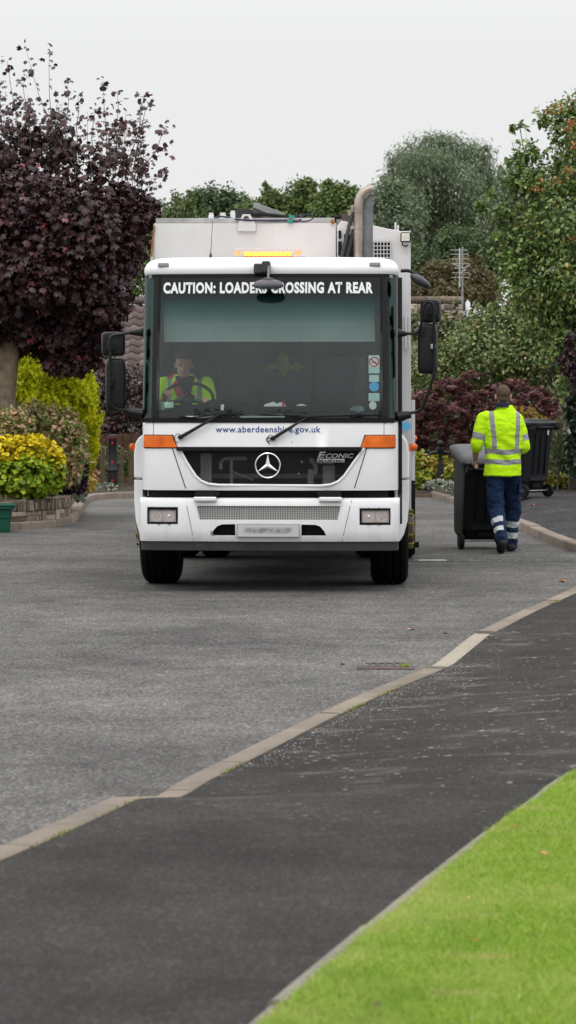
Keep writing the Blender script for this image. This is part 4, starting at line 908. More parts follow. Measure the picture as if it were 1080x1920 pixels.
def white_paint():
    k = NT('white_paint'); v = k.coord(); c = k.ramp(k.noise(v, 2.2, 4), [(.3, (.76, .76, .765)), (.7, (.80, .80, .80))])
    s = k.n('ShaderNodeSeparateXYZ'); k.l(v, s.inputs[0])
    low = k.ramp(s.outputs['Z'], [(.36, (1, 1, 1)), (.62, (.35, .35, .35)), (1.0, (.12, .12, .12))])
    g1 = k.ramp(k.noise(k.coord('Object', (5, 5, 1.2)), 2.4, 7, .72), [(.47, (0, 0, 0)), (.72, (.8, .8, .8))])
    g2 = k.ramp(k.noise(k.coord('Object', (1, 1, 1)), 70, 2), [(.66, (0, 0, 0)), (.72, (.6, .6, .6))])
    c = k.mix(k.mix(1, k.mix(.5, g1, g2), low, 'MULTIPLY'), c, (.36, .33, .29))
    rr = k.n('ShaderNodeMapRange'); rr.inputs['To Min'].default_value = .22; rr.inputs['To Max'].default_value = .42; k.l(k.noise(v, 5, 4), rr.inputs['Value'])
    k.pbr(c, rr.outputs[0], 0, None, .5); return k.m
M_white = white_paint()
def white_dirty():
    k = NT('body_white'); v = k.coord(); c = k.ramp(k.noise(v, 1.3, 5, .6), [(.3, (.53, .53, .515)), (.7, (.64, .64, .635))])
    v2 = k.coord('Object', (7, 7, .5)); c = k.mix(k.ramp(k.noise(v2, 2.0, 6, .7), [(.58, (0, 0, 0)), (.80, (.45, .45, .45))]), c, (.40, .30, .20))
    k.pbr(c, .3, 0, None, .5); return k.m
M_body = white_dirty()
M_blk = pm('black_plastic', (.010, .010, .011), .38, var=.2, scale=12, bump=.1, spec=.22)
M_grey = pm('dark_grey_plastic', (.055, .055, .058), .5, var=.2, scale=12)
M_rub = pm('black_rubber', (.009, .009, .009), .6, spec=.15)
M_int = pm('cab_interior', (.27, .275, .285), .8, var=.25, scale=1.5)
M_dash = pm('dashboard', (.010, .011, .012), .8, spec=.1)
M_steel = pm('galvanised', (.34, .34, .34), .45, .6, var=.3, scale=14)
M_seam = pm('seam_dark', (.04, .04, .04), .9)  # dark tone for panel joints and the indicator surround
M_chrome = pm('chrome', (.80, .80, .82), .12, 1.0, var=.03)

def glass_mat(name, tint, strip=False):
    k = NT(name); tr = k.n('ShaderNodeBsdfTransparent'); gl = k.n('ShaderNodeBsdfGlossy'); gl.inputs['Roughness'].default_value = .0
    gl.inputs['Color'].default_value = (1, 1, 1, 1)
    if strip:
        v = k.coord(); s = k.n('ShaderNodeSeparateXYZ'); k.l(v, s.inputs[0])
        z0 = LZ(605); z1 = LZ(512)
        mrr = k.n('ShaderNodeMapRange'); mrr.inputs['From Min'].default_value = z0; mrr.inputs['From Max'].default_value = z1; k.l(s.outputs['Z'], mrr.inputs['Value'])
        k.l(k.ramp(mrr.outputs[0], [(0, tint), (.38, (.50, .76, .74)), (.62, (.17, .36, .38)), (.85, (.08, .11, .13)), (1, (.05, .05, .06))]), tr.inputs[0])
    else: tr.inputs[0].default_value = (*tint, 1)
    fr = k.n('ShaderNodeFresnel'); fr.inputs['IOR'].default_value = 1.5
    ms = k.n('ShaderNodeMixShader'); k.l(k.math('MULTIPLY', fr.outputs[0], .62), ms.inputs[0])
    k.l(tr.outputs[0], ms.inputs[1]); k.l(gl.outputs[0], ms.inputs[2]); k.l(ms.outputs[0], k.out.inputs[0]); return k.m
M_glass = glass_mat('windscreen_glass', (.93, .97, .96), True)
M_sglass = glass_mat('corner_glass_tint', (.22, .34, .33)); M_dglass = glass_mat('door_glass', (.90, .96, .95))
def perforated(name, col, pitch, fill, metal=0, rough=.5):
    """sheet with rows of round holes, cut through by transparency"""
    k = NT(name); v = k.coord('Object', (1, 1, 1)); s = k.n('ShaderNodeSeparateXYZ'); k.l(v, s.inputs[0])
    fx = k.math('MULTIPLY', s.outputs['X'], 2*PI/pitch); fz = k.math('MULTIPLY', s.outputs['Z'], 2*PI/(pitch*1.15))
    a = k.math('MULTIPLY', k.math('COSINE', k.math('MULTIPLY', fx, .5)), k.math('COSINE', k.math('MULTIPLY', fz, .5)))
    h = k.math('GREATER_THAN', k.math('ABSOLUTE', a), fill)
    p = k.n('ShaderNodeBsdfPrincipled'); p.inputs['Base Color'].default_value = (*col, 1); p.inputs['Metallic'].default_value = metal; p.inputs['Roughness'].default_value = rough
    tr = k.n('ShaderNodeBsdfTransparent'); ms = k.n('ShaderNodeMixShader'); k.l(h, ms.inputs[0]); k.l(p.outputs[0], ms.inputs[1]); k.l(tr.outputs[0], ms.inputs[2]); k.l(ms.outputs[0], k.out.inputs[0]); return k.m

PROF = [(.30, .06), (.38, .045), (.455, .03), (.50, .008), (.56, 0), (.78, 0), (.82, .012), (.845, .05), (.90, .035), (.96, .028), (1.28, .03), (1.51, .055), (1.62, .063), (1.72, .073), (1.82, .088), (2.82, .27), (3.0, .30)]
def prof(z):
    for (a, ya), (b, yb) in zip(PROF, PROF[1:]):
        if z <= b: return ya+(yb-ya)*(z-a)/(b-a)
    return PROF[-1][1]
def plan(u, z, w, r):
    a = abs(u); sg = 1 if u >= 0 else -1; L1 = w-r; bow = .05
    if a <= L1: x = a; y = bow*(a/L1)**2; n = Vector((.10*a/L1/L1*sg*.0, -1))
    else:
        t = (a-L1)/r
        if t <= PI/2: x = L1+r*math.sin(t); y = bow+r*(1-math.cos(t)); n = Vector((math.sin(t)*sg, -math.cos(t)))
        else: x = w; y = bow+r+(a-L1-r*PI/2); n = Vector((sg, 0))
    return Vector((x*sg, min(y+prof(z), 2.04))), n
def ux(x, w, r):
    a = abs(x); L1 = w-r
    if a <= L1: return x
    return math.copysign(L1+r*math.asin(min(1, (a-L1)/r)), x)
UW, UR = 1.138, .20       # upper cab half width, corner radius
BW, BR = 1.152, .12       # bumper
def panel(name, rows, nu, off, thick, mat, parent, w=UW, r=UR, bevel=0, nz_=1, raw=False):
    rr = []
    for (za, la, ra), (zb, lb_, rb_) in zip(rows, rows[1:]):
        for q in range(nz_): t = q/nz_; rr.append((za+(zb-za)*t, la+(lb_-la)*t, ra+(rb_-ra)*t))
    rr.append(rows[-1]); mb = MB(); m_ = len(rr); F_, B_ = [], []
    for z, l_, r_ in rr:
        for i in range(nu+1):
            u = l_+(r_-l_)*i/nu; p, n = plan(u, z, w, r); F_.append((p.x+n.x*off, p.y+n.y*off, z)); B_.append((p.x+n.x*(off-thick), p.y+n.y*(off-thick), z))
    N_ = nu+1; T_ = len(F_); fs = []
    for j in range(m_-1):
        for i in range(nu):
            a = j*N_+i; fs.append((a, a+1, a+N_+1, a+N_)); fs.append((T_+a, T_+a+N_, T_+a+N_+1, T_+a+1))
    for i in range(nu): fs.append((i, T_+i, T_+i+1, i+1)); a = (m_-1)*N_+i; fs.append((a, a+1, T_+a+1, T_+a))
    for j in range(m_-1): a = j*N_; fs.append((a, a+N_, T_+a+N_, T_+a)); a = j*N_+nu; fs.append((a, T_+a, T_+a+N_, a+N_))
    mb.add(F_+B_, fs); return mb if raw else mb.build(name, mat, parent, bevel=bevel, angle=40)
def cut(o, cutter, bevel=.004):
    """subtract a shape and keep the result as plain mesh"""
    c = cutter.build('cutter', M_seam, o.parent); md = o.modifiers.new('cut', 'BOOLEAN'); md.object = c; md.solver = 'EXACT'; md.use_self = True
    dg = bpy.context.evaluated_depsgraph_get(); me = bpy.data.meshes.new_from_object(o.evaluated_get(dg)); o.modifiers.clear(); o.data = me
    bpy.data.objects.remove(c); me.polygons.foreach_set('use_smooth', [True]*len(me.polygons)); me.set_sharp_from_angle(angle=R(35))
    if bevel: b = o.modifiers.new('bevel', 'BEVEL'); b.width = bevel; b.segments = 2; b.limit_method = 'ANGLE'; b.angle_limit = R(40); b.harden_normals = True
def onsurf(x, z, off=0.0, w=UW, r=UR):
    u = ux(x, w, r); p, n = plan(u, z, w, r); return Vector((p.x+n.x*off, p.y+n.y*off, z))
ENDU = UW-UR+UR*PI/2+1.75
END_B = BW-BR+BR*PI/2+.42

# ---- front panel with the grille opening
fpnl = panel('front_panel', [(.905, -ENDU, ENDU), (.93, -ENDU, ENDU), (.96, -ENDU, ENDU), (1.28, -ENDU, ENDU), (1.50, -ENDU, ENDU)], 90, 0, .045, M_white, truck)
gr = [(LX(334), LZ(839)), (LX(349), LZ(867)), (LX(366), LZ(893)), (LX(376), LZ(902)), (LX(390), LZ(908)), (LX(410), LZ(910)),
      (LX(600), LZ(911)), (LX(620), LZ(909)), (LX(634), LZ(903)), (LX(645), LZ(893)), (LX(663), LZ(867)), (LX(683), LZ(840))]
cut(fpnl, MB().prism(gr, -.2, .3))
# rolled lip under and beside the opening
lip = [onsurf(x, z, .003) for x, z in gr]
MB().tube([lip[0]]+lip[1:]+[], .012, 8).build('grille_lip', M_white, truck)
gx0, gx1 = LX(330), LX(688); zt, zb = LZ(838), LZ(912)
MB().box(((gx0+gx1)/2, .42, (zt+zb)/2), (gx1-gx0+.2, .02, zt-zb+.2)).build('grille_backing', pm('engine_dark', (.010, .010, .010), .9), truck)
mb = MB(); n = 40
V0 = [[onsurf(gx0+(gx1-gx0)*i/n, z, -.03) for i in range(n+1)] for z in (zb-.01, zt)]
mb.loft(V0, caps=False, close=False); mb.build('grille_mesh', perforated('honeycomb', (.010, .010, .011), .0085, .24), truck)
mb = MB(); mb.box((0, onsurf(0, zt-.02).y+.012, zt-.018), (gx1-gx0-.05, .03, .036)); mb.build('grille_bar', M_blk, truck, bevel=.004)
def grille_inner():
    gm_ = pm('radiator_casting', (.27, .26, .24), .7, var=.3, scale=9); y = .22
    for a, b, t_, bb in ((376, 397, 850, 912), (605, 628, 872, 912), (577, 588, 880, 912)):
        mb = MB(); x0, x1 = LX(a, y), LX(b, y); mb.box(((x0+x1)/2, y, (LZ(t_, y)+LZ(bb, y))/2), (x1-x0, .05, LZ(t_, y)-LZ(bb, y))); mb.build('radiator_post', gm_, truck, bevel=.006)
    mb = MB(); mb.tube([L(414, 880, y), L(414, 868, y), L(420, 860, y), L(450, 859, y), L(462, 859, y)], .017, 8); mb.tube([L(434, 912, y), L(434, 862, y)], .014, 8); mb.tube([L(434, 884, .25), L(475, 900, .25)], .01, 6); mb.build('coolant_pipe', gm_, truck)
    mb = MB(); mb.tube([L(582, 860, y), L(592, 872, y), L(592, 885, y), L(582, 896, y)], .022, 8); mb.box(L(612, 866, y), (.13, .05, .04)); mb.build('hose', gm_, truck)
    MB().ball(L(566, 866, .18), .014).build('fitting', M_chrome, truck); MB().ball(L(560, 888, .18), .008).build('fitting', M_chrome, truck)
grille_inner()
# star emblem
def star():
    c = Vector((LX(502), onsurf(0, LZ(873)).y-.012, LZ(873))); r = .108
    mb = MB(); mb.tube([c+Vector((r*math.cos(a), 0, r*math.sin(a))) for a in [2*PI*i/48 for i in range(49)]], .0085, 8, caps=False)
    for k_ in range(3):
        a = PI/2+k_*2*PI/3; d = Vector((math.cos(a), 0, math.sin(a))); s = Vector((-math.sin(a), 0, math.cos(a)))
        base = .022; t = c+d*(r-.004); 
        l_ = c+(Vector((math.cos(a+PI/3), 0, math.sin(a+PI/3))))*base; r_ = c+(Vector((math.cos(a-PI/3), 0, math.sin(a-PI/3))))*base
        f = c+Vector((0, -.016, 0)); tt = t+Vector((0, -.004, 0)); bk = c+Vector((0, .006, 0))
        mb.add([f, l_, tt, r_, bk], [(0, 1, 2), (0, 2, 3), (4, 2, 1), (4, 3, 2)])
    mb.build('star_emblem', M_chrome, truck, angle=20)
star()

# ---- writing
def lettering(name, txt, x0, x1, z0, z1, mat, parent, off=.004, bold=0.0, extrude=0.0, shear=0.0, place=None, spacing=1.0):
    cu = bpy.data.curves.new(name, 'FONT'); cu.body = txt; cu.offset = bold; cu.resolution_u = 3; cu.extrude = extrude; cu.shear = shear; cu.space_character = spacing
    tmp = bpy.data.objects.new('tmp', cu); COL.objects.link(tmp); dg = bpy.context.evaluated_depsgraph_get(); dg.update()
    me = bpy.data.meshes.new_from_object(tmp.evaluated_get(dg)); bpy.data.objects.remove(tmp); me.name = name
    bm = bmesh.new(); bm.from_mesh(me); bmesh.ops.triangulate(bm, faces=bm.faces)
    bmesh.ops.subdivide_edges(bm, edges=[e_ for e_ in bm.edges if e_.calc_length() > .6], cuts=1); bm.to_mesh(me); bm.free()
    co = np.empty(len(me.vertices)*3); me.vertices.foreach_get('co', co); co = co.reshape(-1, 3); lo, hi = co.min(0), co.max(0); out = []
    for x, y, z in co:
        X_ = x0+(x-lo[0])/(hi[0]-lo[0])*(x1-x0); Z_ = z0+(y-lo[1])/(hi[1]-lo[1])*(z1-z0)
        out.append(place(X_, Z_, z) if place else tuple(onsurf(X_, Z_, off+z)))
    me.vertices.foreach_set('co', np.array(out).ravel()); me.materials.clear(); return link(name, me, mat, parent)
M_letter = pm('white_letter', (.78, .80, .80), .5, var=.02)
M_blue = pm('blue_letter', (.022, .055, .22), .5, var=.05)

# ---- windscreen, pillars, corner glass
zb_, zt_ = 1.512, 2.815
wl, wr = LX(293, .15), LX(717, .15)
WX = 1.0
glass = panel('windscreen', [(zb_+.02, -WX, WX), (1.62, -WX, WX), (1.72, -WX, WX), (1.82, -WX, WX), (1.95, -WX, WX), (2.4, -WX, WX), (zt_-.01, -WX, WX)], 40, 0, .006, M_glass, truck)
def frame(name, segs, off, thick, mat):
    mb = MB()
    for rows, nu in segs:
        q = panel('', rows, nu, off, thick, mat, None, raw=True); mb.add(q.v, q.f)
    return mb.build(name, mat, truck, angle=40)
for s in (-1, 1):
    a, b = sorted((s*(WX-.003), s*(WX+.045))); panel('pillar', [(zb_, a, b), (2.2, a, b), (zt_, a, b)], 3, .004, .06, M_blk if s < 0 else M_blk, truck)
    cg = UW-UR+UR*PI/2; a, b = sorted((s*(WX+.046), s*(cg+.05))); panel('corner_glass', [(zb_+.02, a, b), (2.2, a, b), (zt_-.01, a, b)], 12, 0, .006, M_sglass, truck)
    a, b = sorted((s*(cg+.051), s*(cg+.14))); panel('door_pillar', [(zb_, a, b), (2.2, a, b), (zt_, a, b)], 3, .002, .05, M_blk, truck)
    a, b = sorted((s*(cg+.141), s*(cg+.85))); panel('side_window', [(zb_+.12, a, b), (2.2, a, b), (zt_-.16, a, b)], 4, 0, .006, M_dglass, truck)
    a, b = sorted((s*(cg+.851), s*ENDU)); panel('side_panel', [(zb_, a, b), (2.2, a, b), (zt_, a, b)], 4, 0, .04, M_white, truck)
    a, b = sorted((s*(cg+.141), s*(cg+.85)))
    panel('door_frame', [(zb_, a, b), (zb_+.118, a, b)], 4, .002, .04, M_blk, truck); panel('door_frame', [(zt_-.158, a, b), (zt_, a, b)], 4, .002, .04, M_blk, truck)
    # black door edge seal running down past the bumper
    a, b = sorted((s*(cg+.052), s*(cg+.12))); panel('door_seal', [(z_, a, b) for z_ in (LZ(985), .83, .86, .96, 1.28, 1.51, 2.1, 2.80)], 3, .034 if s > 0 else .004, .04, M_blk, truck, bevel=.006)
frame('windscreen_seal', [([(zb_-.012, -1.13, 1.13), (zb_+.030, -1.13, 1.13)], 50), ([(zt_-.022, -1.13, 1.13), (zt_+.006, -1.13, 1.13)], 50),
      ([(zb_, -WX-.001, -WX+.022), (zt_, -WX-.001, -WX+.022)], 1), ([(zb_, WX-.022, WX+.001), (zt_, WX-.022, WX+.001)], 1)], .008, .03, M_rub)

# ---- roof cap
def rrect(w, yf, yb, r, z, n=10, bow=.05):
    pts = []
    for cx_, cy_, a0 in ((w-r, yf+r+bow, -PI/2), (w-r, yb-r*.5, 0), (-(w-r), yb-r*.5, PI/2), (-(w-r), yf+r+bow, PI)):
        rr_ = r if cy_ < 1 else r*.5
        for i in range(n+1): a = a0+PI/2*i/n; pts.append(Vector((cx_+rr_*math.cos(a) if True else 0, cy_+rr_*math.sin(a), z)))
    front = [Vector((x, yf+bow*(x/(w-r))**2, z)) for x in [(-1+2*i/14)*(w-r) for i in range(1, 14)]]
    return pts+front
rings = []
for z, ins in ((2.812, .004), (2.84, -.006), (2.88, -.004), (2.915, .015), (2.94, .04), (2.962, .085), (2.975, .15), (2.983, .28), (2.986, .5)):
    rings.append(rrect(UW-ins*.85, .268+ins*1.0, 2.06-ins*.4, max(.06, UR+.01-ins*.1), z))
MB().loft(rings).build('cab_roof', M_white, truck, angle=50)
for px in (307, 703):
    mb = MB(); p = L(px, 492.5, .36); mb.box((p.x, .318, 2.905), (.098, .03, .036)); mb.build('roof_marker', pm('marker_grey', (.30, .31, .31), .35), truck, bevel=.008)
# ---- interior
mb = MB()
mb.box((0, 2.0, 1.9), (2.2, .03, 2.1)); mb.box((0, 1.15, 1.02), (2.1, 1.5, .04)); mb.box((0, 1.2, 2.80), (2.18, 1.7, .03)); mb.build('cab_interior', M_int, truck)
db = MB(); prof_d = [(.13, 1.36), (.12, 1.56), (.16, 1.60), (.40, 1.66), (.62, 1.64), (.66, 1.30), (.60, 1.1)]
db.prism(prof_d, -1.03, 1.03, 'x'); db.build('dashboard', M_dash, truck, bevel=.01)
mb = MB(); mb.ball((LX(420, .4), .42, 1.63), (.22, .12, .085)); mb.ball((LX(560, .4), .46, 1.63), (.52, .12, .05)); mb.build('instrument_hood', M_dash, truck)
for nm, x, w_ in (('seat', LX(350, 1.1), .5), ('seat', LX(640, 1.2), .5), ('seat', LX(540, 1.35), .45)):
    t_ = MB(); t_.box((x, 1.15, 1.42), (w_, .5, .14)); o_ = t_.build(nm, pm('seat_fabric', (.055, .055, .06), .9), truck, bevel=.03)
    t_ = MB(); t_.box((x, 1.46, 1.78), (w_, .12, .66)); t_.box((x, 1.46, 2.18), (.26, .1, .14)); t_.build('backrest', pm('seat_fabric', (.055, .055, .06), .9), o_, bevel=.03)
swc = L(351, 748, .60)
def wheel_steer():
    tilt = Matrix.Rotation(R(38), 3, 'X'); ring = [swc+tilt @ Vector((.232*math.cos(a), .232*math.sin(a), 0)) for a in [2*PI*i/36 for i in range(37)]]
    r = MB(); r.tube(ring, .015, 8, caps=False)
    for a in (R(200), R(-20), R(90), R(-90)): r.tube([swc, swc+tilt @ Vector((.23*math.cos(a), .23*math.sin(a), 0))], [.028, .014], 6)
    r.ball(swc, (.075, .075, .04), rot=tilt); r.cyl(swc, swc+Vector((0, -.22, -.35)), .04); r.build('steering_wheel', M_blk, truck)
wheel_steer()
# roller blind behind the glass and its cord
bl_ = MB(); y = .36
xs0, xs1 = LX(307, y), LX(703, y); zz0, zz1 = LZ(640, y), 2.79
n = 24; fr_ = [[Vector((xs0+(xs1-xs0)*i/n, y+.03*(2*i/n-1)**2+(.15*(1.0-(z-zz0)/(zz1-zz0))*-.0), z)) for i in range(n+1)] for z in (zz0, zz1)]
bl_.loft(fr_, caps=False, close=False); bl_.tube([(xs0, y+.02, zz0), ((xs0+xs1)/2, y-.005, zz0), (xs1, y+.02, zz0)], .007, 6)
bl_.build('roller_blind', pm('blind_fabric', (.25, .30, .29), .8, var=.12, scale=3), truck)
MB().tube([L(701, 518, .34), L(702, 560, .34), L(704, 640, .32)], .0025, 5).build('blind_cord', M_rub, truck)
# stickers inside the glass on the right
def sticker(name, px0, py0, px1, py1, mat, off=-.012, shape='r'):
    x0, x1, z0, z1 = LX(px0, .12), LX(px1, .12), LZ(py1, .12), LZ(py0, .12); mb = MB()
    if shape == 'r': mb.loft([[onsurf(x, z, off) for x in (x0, (x0+x1)/2, x1)] for z in (z0, z1)], caps=False, close=False)
    else:
        c = ((x0+x1)/2, (z0+z1)/2); rx, rz = (x1-x0)/2, (z1-z0)/2; mb.add([onsurf(c[0]+rx*math.cos(2*PI*i/24), c[1]+rz*math.sin(2*PI*i/24), off) for i in range(24)], [tuple(range(24))])
    return mb.build(name, mat, truck)
sg_ = pm('sticker_mint', (.42, .62, .58), .6); sw_ = pm('sticker_white', (.70, .76, .74), .6); sb_ = pm('sticker_blue', (.03, .36, .70), .5); sr_ = pm('sticker_red', (.50, .03, .04), .5)
sticker('no_smoking_sticker', 691, 666, 712, 700, sg_); sticker('sticker_face', 692.5, 667.5, 710.5, 689, sw_, -.010)
def no_smoking():
    c = (LX(701.5, .12), LZ(678, .12)); r = .040; mb = MB(); mb.tube([onsurf(c[0]+r*math.cos(a), c[1]+r*math.sin(a), -.008) for a in [2*PI*i/24 for i in range(25)]], .005, 6, caps=False)
    mb.tube([onsurf(c[0]-r*.7, c[1]+r*.7, -.008), onsurf(c[0]+r*.7, c[1]-r*.7, -.008)], .005, 6); mb.build('prohibition_ring', sr_, truck)
    mb = MB(); mb.tube([onsurf(c[0]-.022, c[1]-.006, -.009), onsurf(c[0]+.022, c[1]-.006, -.009)], .004, 5); mb.build('cigarette_mark', M_blk, truck)
no_smoking()
sticker('permit_sticker', 692, 703, 711, 716, sg_); sticker('permit_sticker', 691, 737, 712, 752, sg_)
sticker('tax_disc', 692, 716, 711, 734, sb_, -.010, 'c'); sticker('tax_disc', 692, 752, 706, 768, sw_, -.010, 'c')
lettering('caution_lettering', 'CAUTION: LOADERS CROSSING AT REAR', LX(305, .22), LX(699, .22), LZ(550, .23), LZ(528.5, .24), M_letter, truck, .004, bold=.045, spacing=1.12)
lettering('website_lettering', 'www.aberdeenshire.gov.uk', LX(404, .04), LX(601, .04), LZ(814.5, .04), LZ(799, .04), M_blue, truck, .003, bold=.012, spacing=1.08)
M_cl = pm('badge_chrome', (.55, .56, .57), .25, 1.0)
gy = onsurf(.45, 1.2).y-.03
def badge(txt, a, b, t_, u_, sh, bd): lettering('econic_badge', txt, LX(a), LX(b), LZ(u_), LZ(t_), M_cl, truck, extrude=.006, shear=sh, bold=bd, place=lambda X_, Z_, z: (X_, onsurf(X_, Z_).y-.004-z, Z_))
badge('E', 595, 611, 847, 859, .25, .03); badge('CONIC', 610, 663, 850.5, 859, .25, .025)
mb = MB(); x0, x1 = LX(594), LX(646); mb.box(((x0+x1)/2, onsurf(.5, 1.2).y-.005, LZ(864)), (x1-x0, .008, LZ(861)-LZ(867.5))); mb.build('badge_plate', M_cl, truck, bevel=.002)
lettering('badge_lettering', 'BLUETEC', LX(597), LX(643), LZ(866.3), LZ(862), M_blk, truck, bold=.02, place=lambda X_, Z_, z: (X_, onsurf(.5, 1.2).y-.0105, Z_))

# ---- indicators
ora_ = NT('indicator_amber'); v = ora_.coord('Object', (1, 1, 1)); wv = ora_.n('ShaderNodeTexWave'); wv.inputs['Scale'].default_value = 12; wv.inputs['Distortion'].default_value = 1; ora_.l(v, wv.inputs[0])
ora_.pbr(ora_.ramp(ora_.noise(v, 9, 3), [(.3, (.55, .085, .004)), (.7, (.78, .17, .010))]), .22, 0, ora_.bump(wv.outputs['Fac'], .25, .004), .0, .3); M_amb = ora_.m
for s in (-1, 1):
    zi1, zi0 = LZ(817), LZ(839.5); uo = ux(LX(269.5, .1), UW, UR) if s < 0 else ux(LX(740, .1), UW, UR)
    t_ = LX(322) if s < 0 else LX(684.5); b_ = LX(331) if s < 0 else LX(676)
    rows = [(zi0, uo, b_), (zi1-.01, uo, t_), (zi1, uo-s*.012, t_+s*.012)] if s < 0 else [(zi0, b_, uo), (zi1-.01, t_, uo), (zi1, t_+.012, uo-.012)]
    panel('indicator', rows, 12, .014, .03, M_amb, truck, bevel=.004)
    rows = [(zi0-.008, rows[0][1]-.008, rows[0][2]+.008), (zi1+.008, rows[1][1]-.006, rows[1][2]+.006)]
    panel('indicator_surround', rows, 12, .003, .03, M_seam, truck)
    # shut lines: diagonal from indicator down, vertical above it, side corner line
    pts = [((323, 841), (348, 916))] if s < 0 else [((687.5, 841), (664.5, 915))]
    for (a, b), (c, d_) in pts:
        mb = MB(); P_ = [onsurf(LX(a+(c-a)*i/8, .05), LZ(b+(d_-b)*i/8, .05), .0) for i in range(9)]; mb.tube(P_, .0045, 5); mb.build('shut_line', M_seam, truck)
    mb = MB(); a = 287 if s < 0 else 720; mb.tube([onsurf(LX(a, .08), LZ(y_, .08), .0) for y_ in (792, 804, 816)], .003, 5); mb.build('shut_line', pm('seam_grey', (.25, .25, .25), .8), truck)

# ---- bumper
bump = panel('bumper', [(.455, -END_B, END_B), (.50, -END_B, END_B), (.56, -END_B, END_B), (.78, -END_B, END_B), (.82, -END_B, END_B), (.838, -END_B, END_B)], 90, 0, .05, M_white, truck, BW, BR)
cm = MB()
def rct(a, b, c, d_, y0=-.3, y1=.5): cm.prism([(LX(a), LZ(d_)), (LX(b), LZ(d_)), (LX(b), LZ(c)), (LX(a), LZ(c))], y0, y1)
rct(275, 333, 951.5, 983.5); rct(674, 732, 953, 984.5)
cm.prism([(LX(369), LZ(949)), (LX(638), LZ(949)), (LX(632.5), LZ(975)), (LX(374), LZ(975))], -.3, .5)
cm.prism([(LX(395), LZ(1004.5)), (LX(400), LZ(995)), (LX(407), LZ(987)), (LX(416), LZ(983.5)), (LX(441), LZ(983)), (LX(441), LZ(1004.5))], -.3, .5)
cm.prism([(LX(612), LZ(1004.5)), (LX(607), LZ(995)), (LX(600), LZ(987)), (LX(591), LZ(984)), (LX(565), LZ(983.5)), (LX(565), LZ(1004.5))], -.3, .5)
cut(bump, cm, .004)
mb = MB(); q = panel('', [(.46, -END_B+.2, END_B-.2), (.83, -END_B+.2, END_B-.2)], 60, -.07, .02, M_blk, None, BW, BR, raw=True); mb.add(q.v, q.f); mb.box((0, .16, .87), (2.1, .04, .12)); mb.build('bumper_backing', pm('void_black', (.010, .010, .010), .9), truck)
mb = MB(); mb.loft([[onsurf(LX(366)+(LX(641)-LX(366))*i/30, z, -.016, BW, BR) for i in range(31)] for z in (LZ(978), LZ(946))], caps=False, close=False)
mb.build('lower_grille', perforated('perforated_steel', (.50, .49, .47), .0150, .42, .3, .45), truck)
mb = MB(); mb.box((LX(460), .05, LZ(962)), (.02, .03, .12)); mb.build('grille_stay', M_grey, truck)
panel('bumper_skirt', [(.372, -END_B, END_B), (.40, -END_B, END_B), (.452, -END_B, END_B)], 60, -.012, .05, M_grey, truck, BW, BR, bevel=.006)
for a, b in (((347.5, 937), (363, 1015)), ((659, 938), (641, 1015))):
    MB().tube([onsurf(LX(a[0]+(b[0]-a[0])*i/6), LZ(a[1]+(b[1]-a[1])*i/6), .0, BW, BR) for i in range(7)], .0035, 5).build('shut_line', pm('seam_grey', (.25, .25, .25), .8), truck)
# catch steps between bumper and grille
for a, b, s in ((366, 401, 1), (605, 640, -1)):
    mb = MB(); mb.box(((LX(a)+LX(b))/2, .03, (LZ(919.5)+LZ(931))/2), (LX(b)-LX(a), .06, LZ(919.5)-LZ(931))); mb.box((LX(b if s > 0 else a)+s*.02, .05, LZ(927)), (.05, .05, .035)); mb.build('bumper_catch', M_blk, truck, bevel=.004)
    mb = MB(); mb.box(((LX(a-2)+LX(b+4*s))/2, -.0, LZ(936)), (.205, .05, .04)); mb.build('catch_pad', M_white, truck, bevel=.012)
clr = NT('clear_plastic'); t1 = clr.n('ShaderNodeBsdfTransparent'); t1.inputs[0].default_value = (.95, .93, .92, 1); t2 = clr.n('ShaderNodeBsdfPrincipled'); t2.inputs['Base Color'].default_value = (.75, .68, .66, 1); t2.inputs['Roughness'].default_value = .15
ms3 = clr.n('ShaderNodeMixShader'); ms3.inputs[0].default_value = .3; clr.l(t1.outputs[0], ms3.inputs[1]); clr.l(t2.outputs[0], ms3.inputs[2]); clr.l(ms3.outputs[0], clr.out.inputs[0])
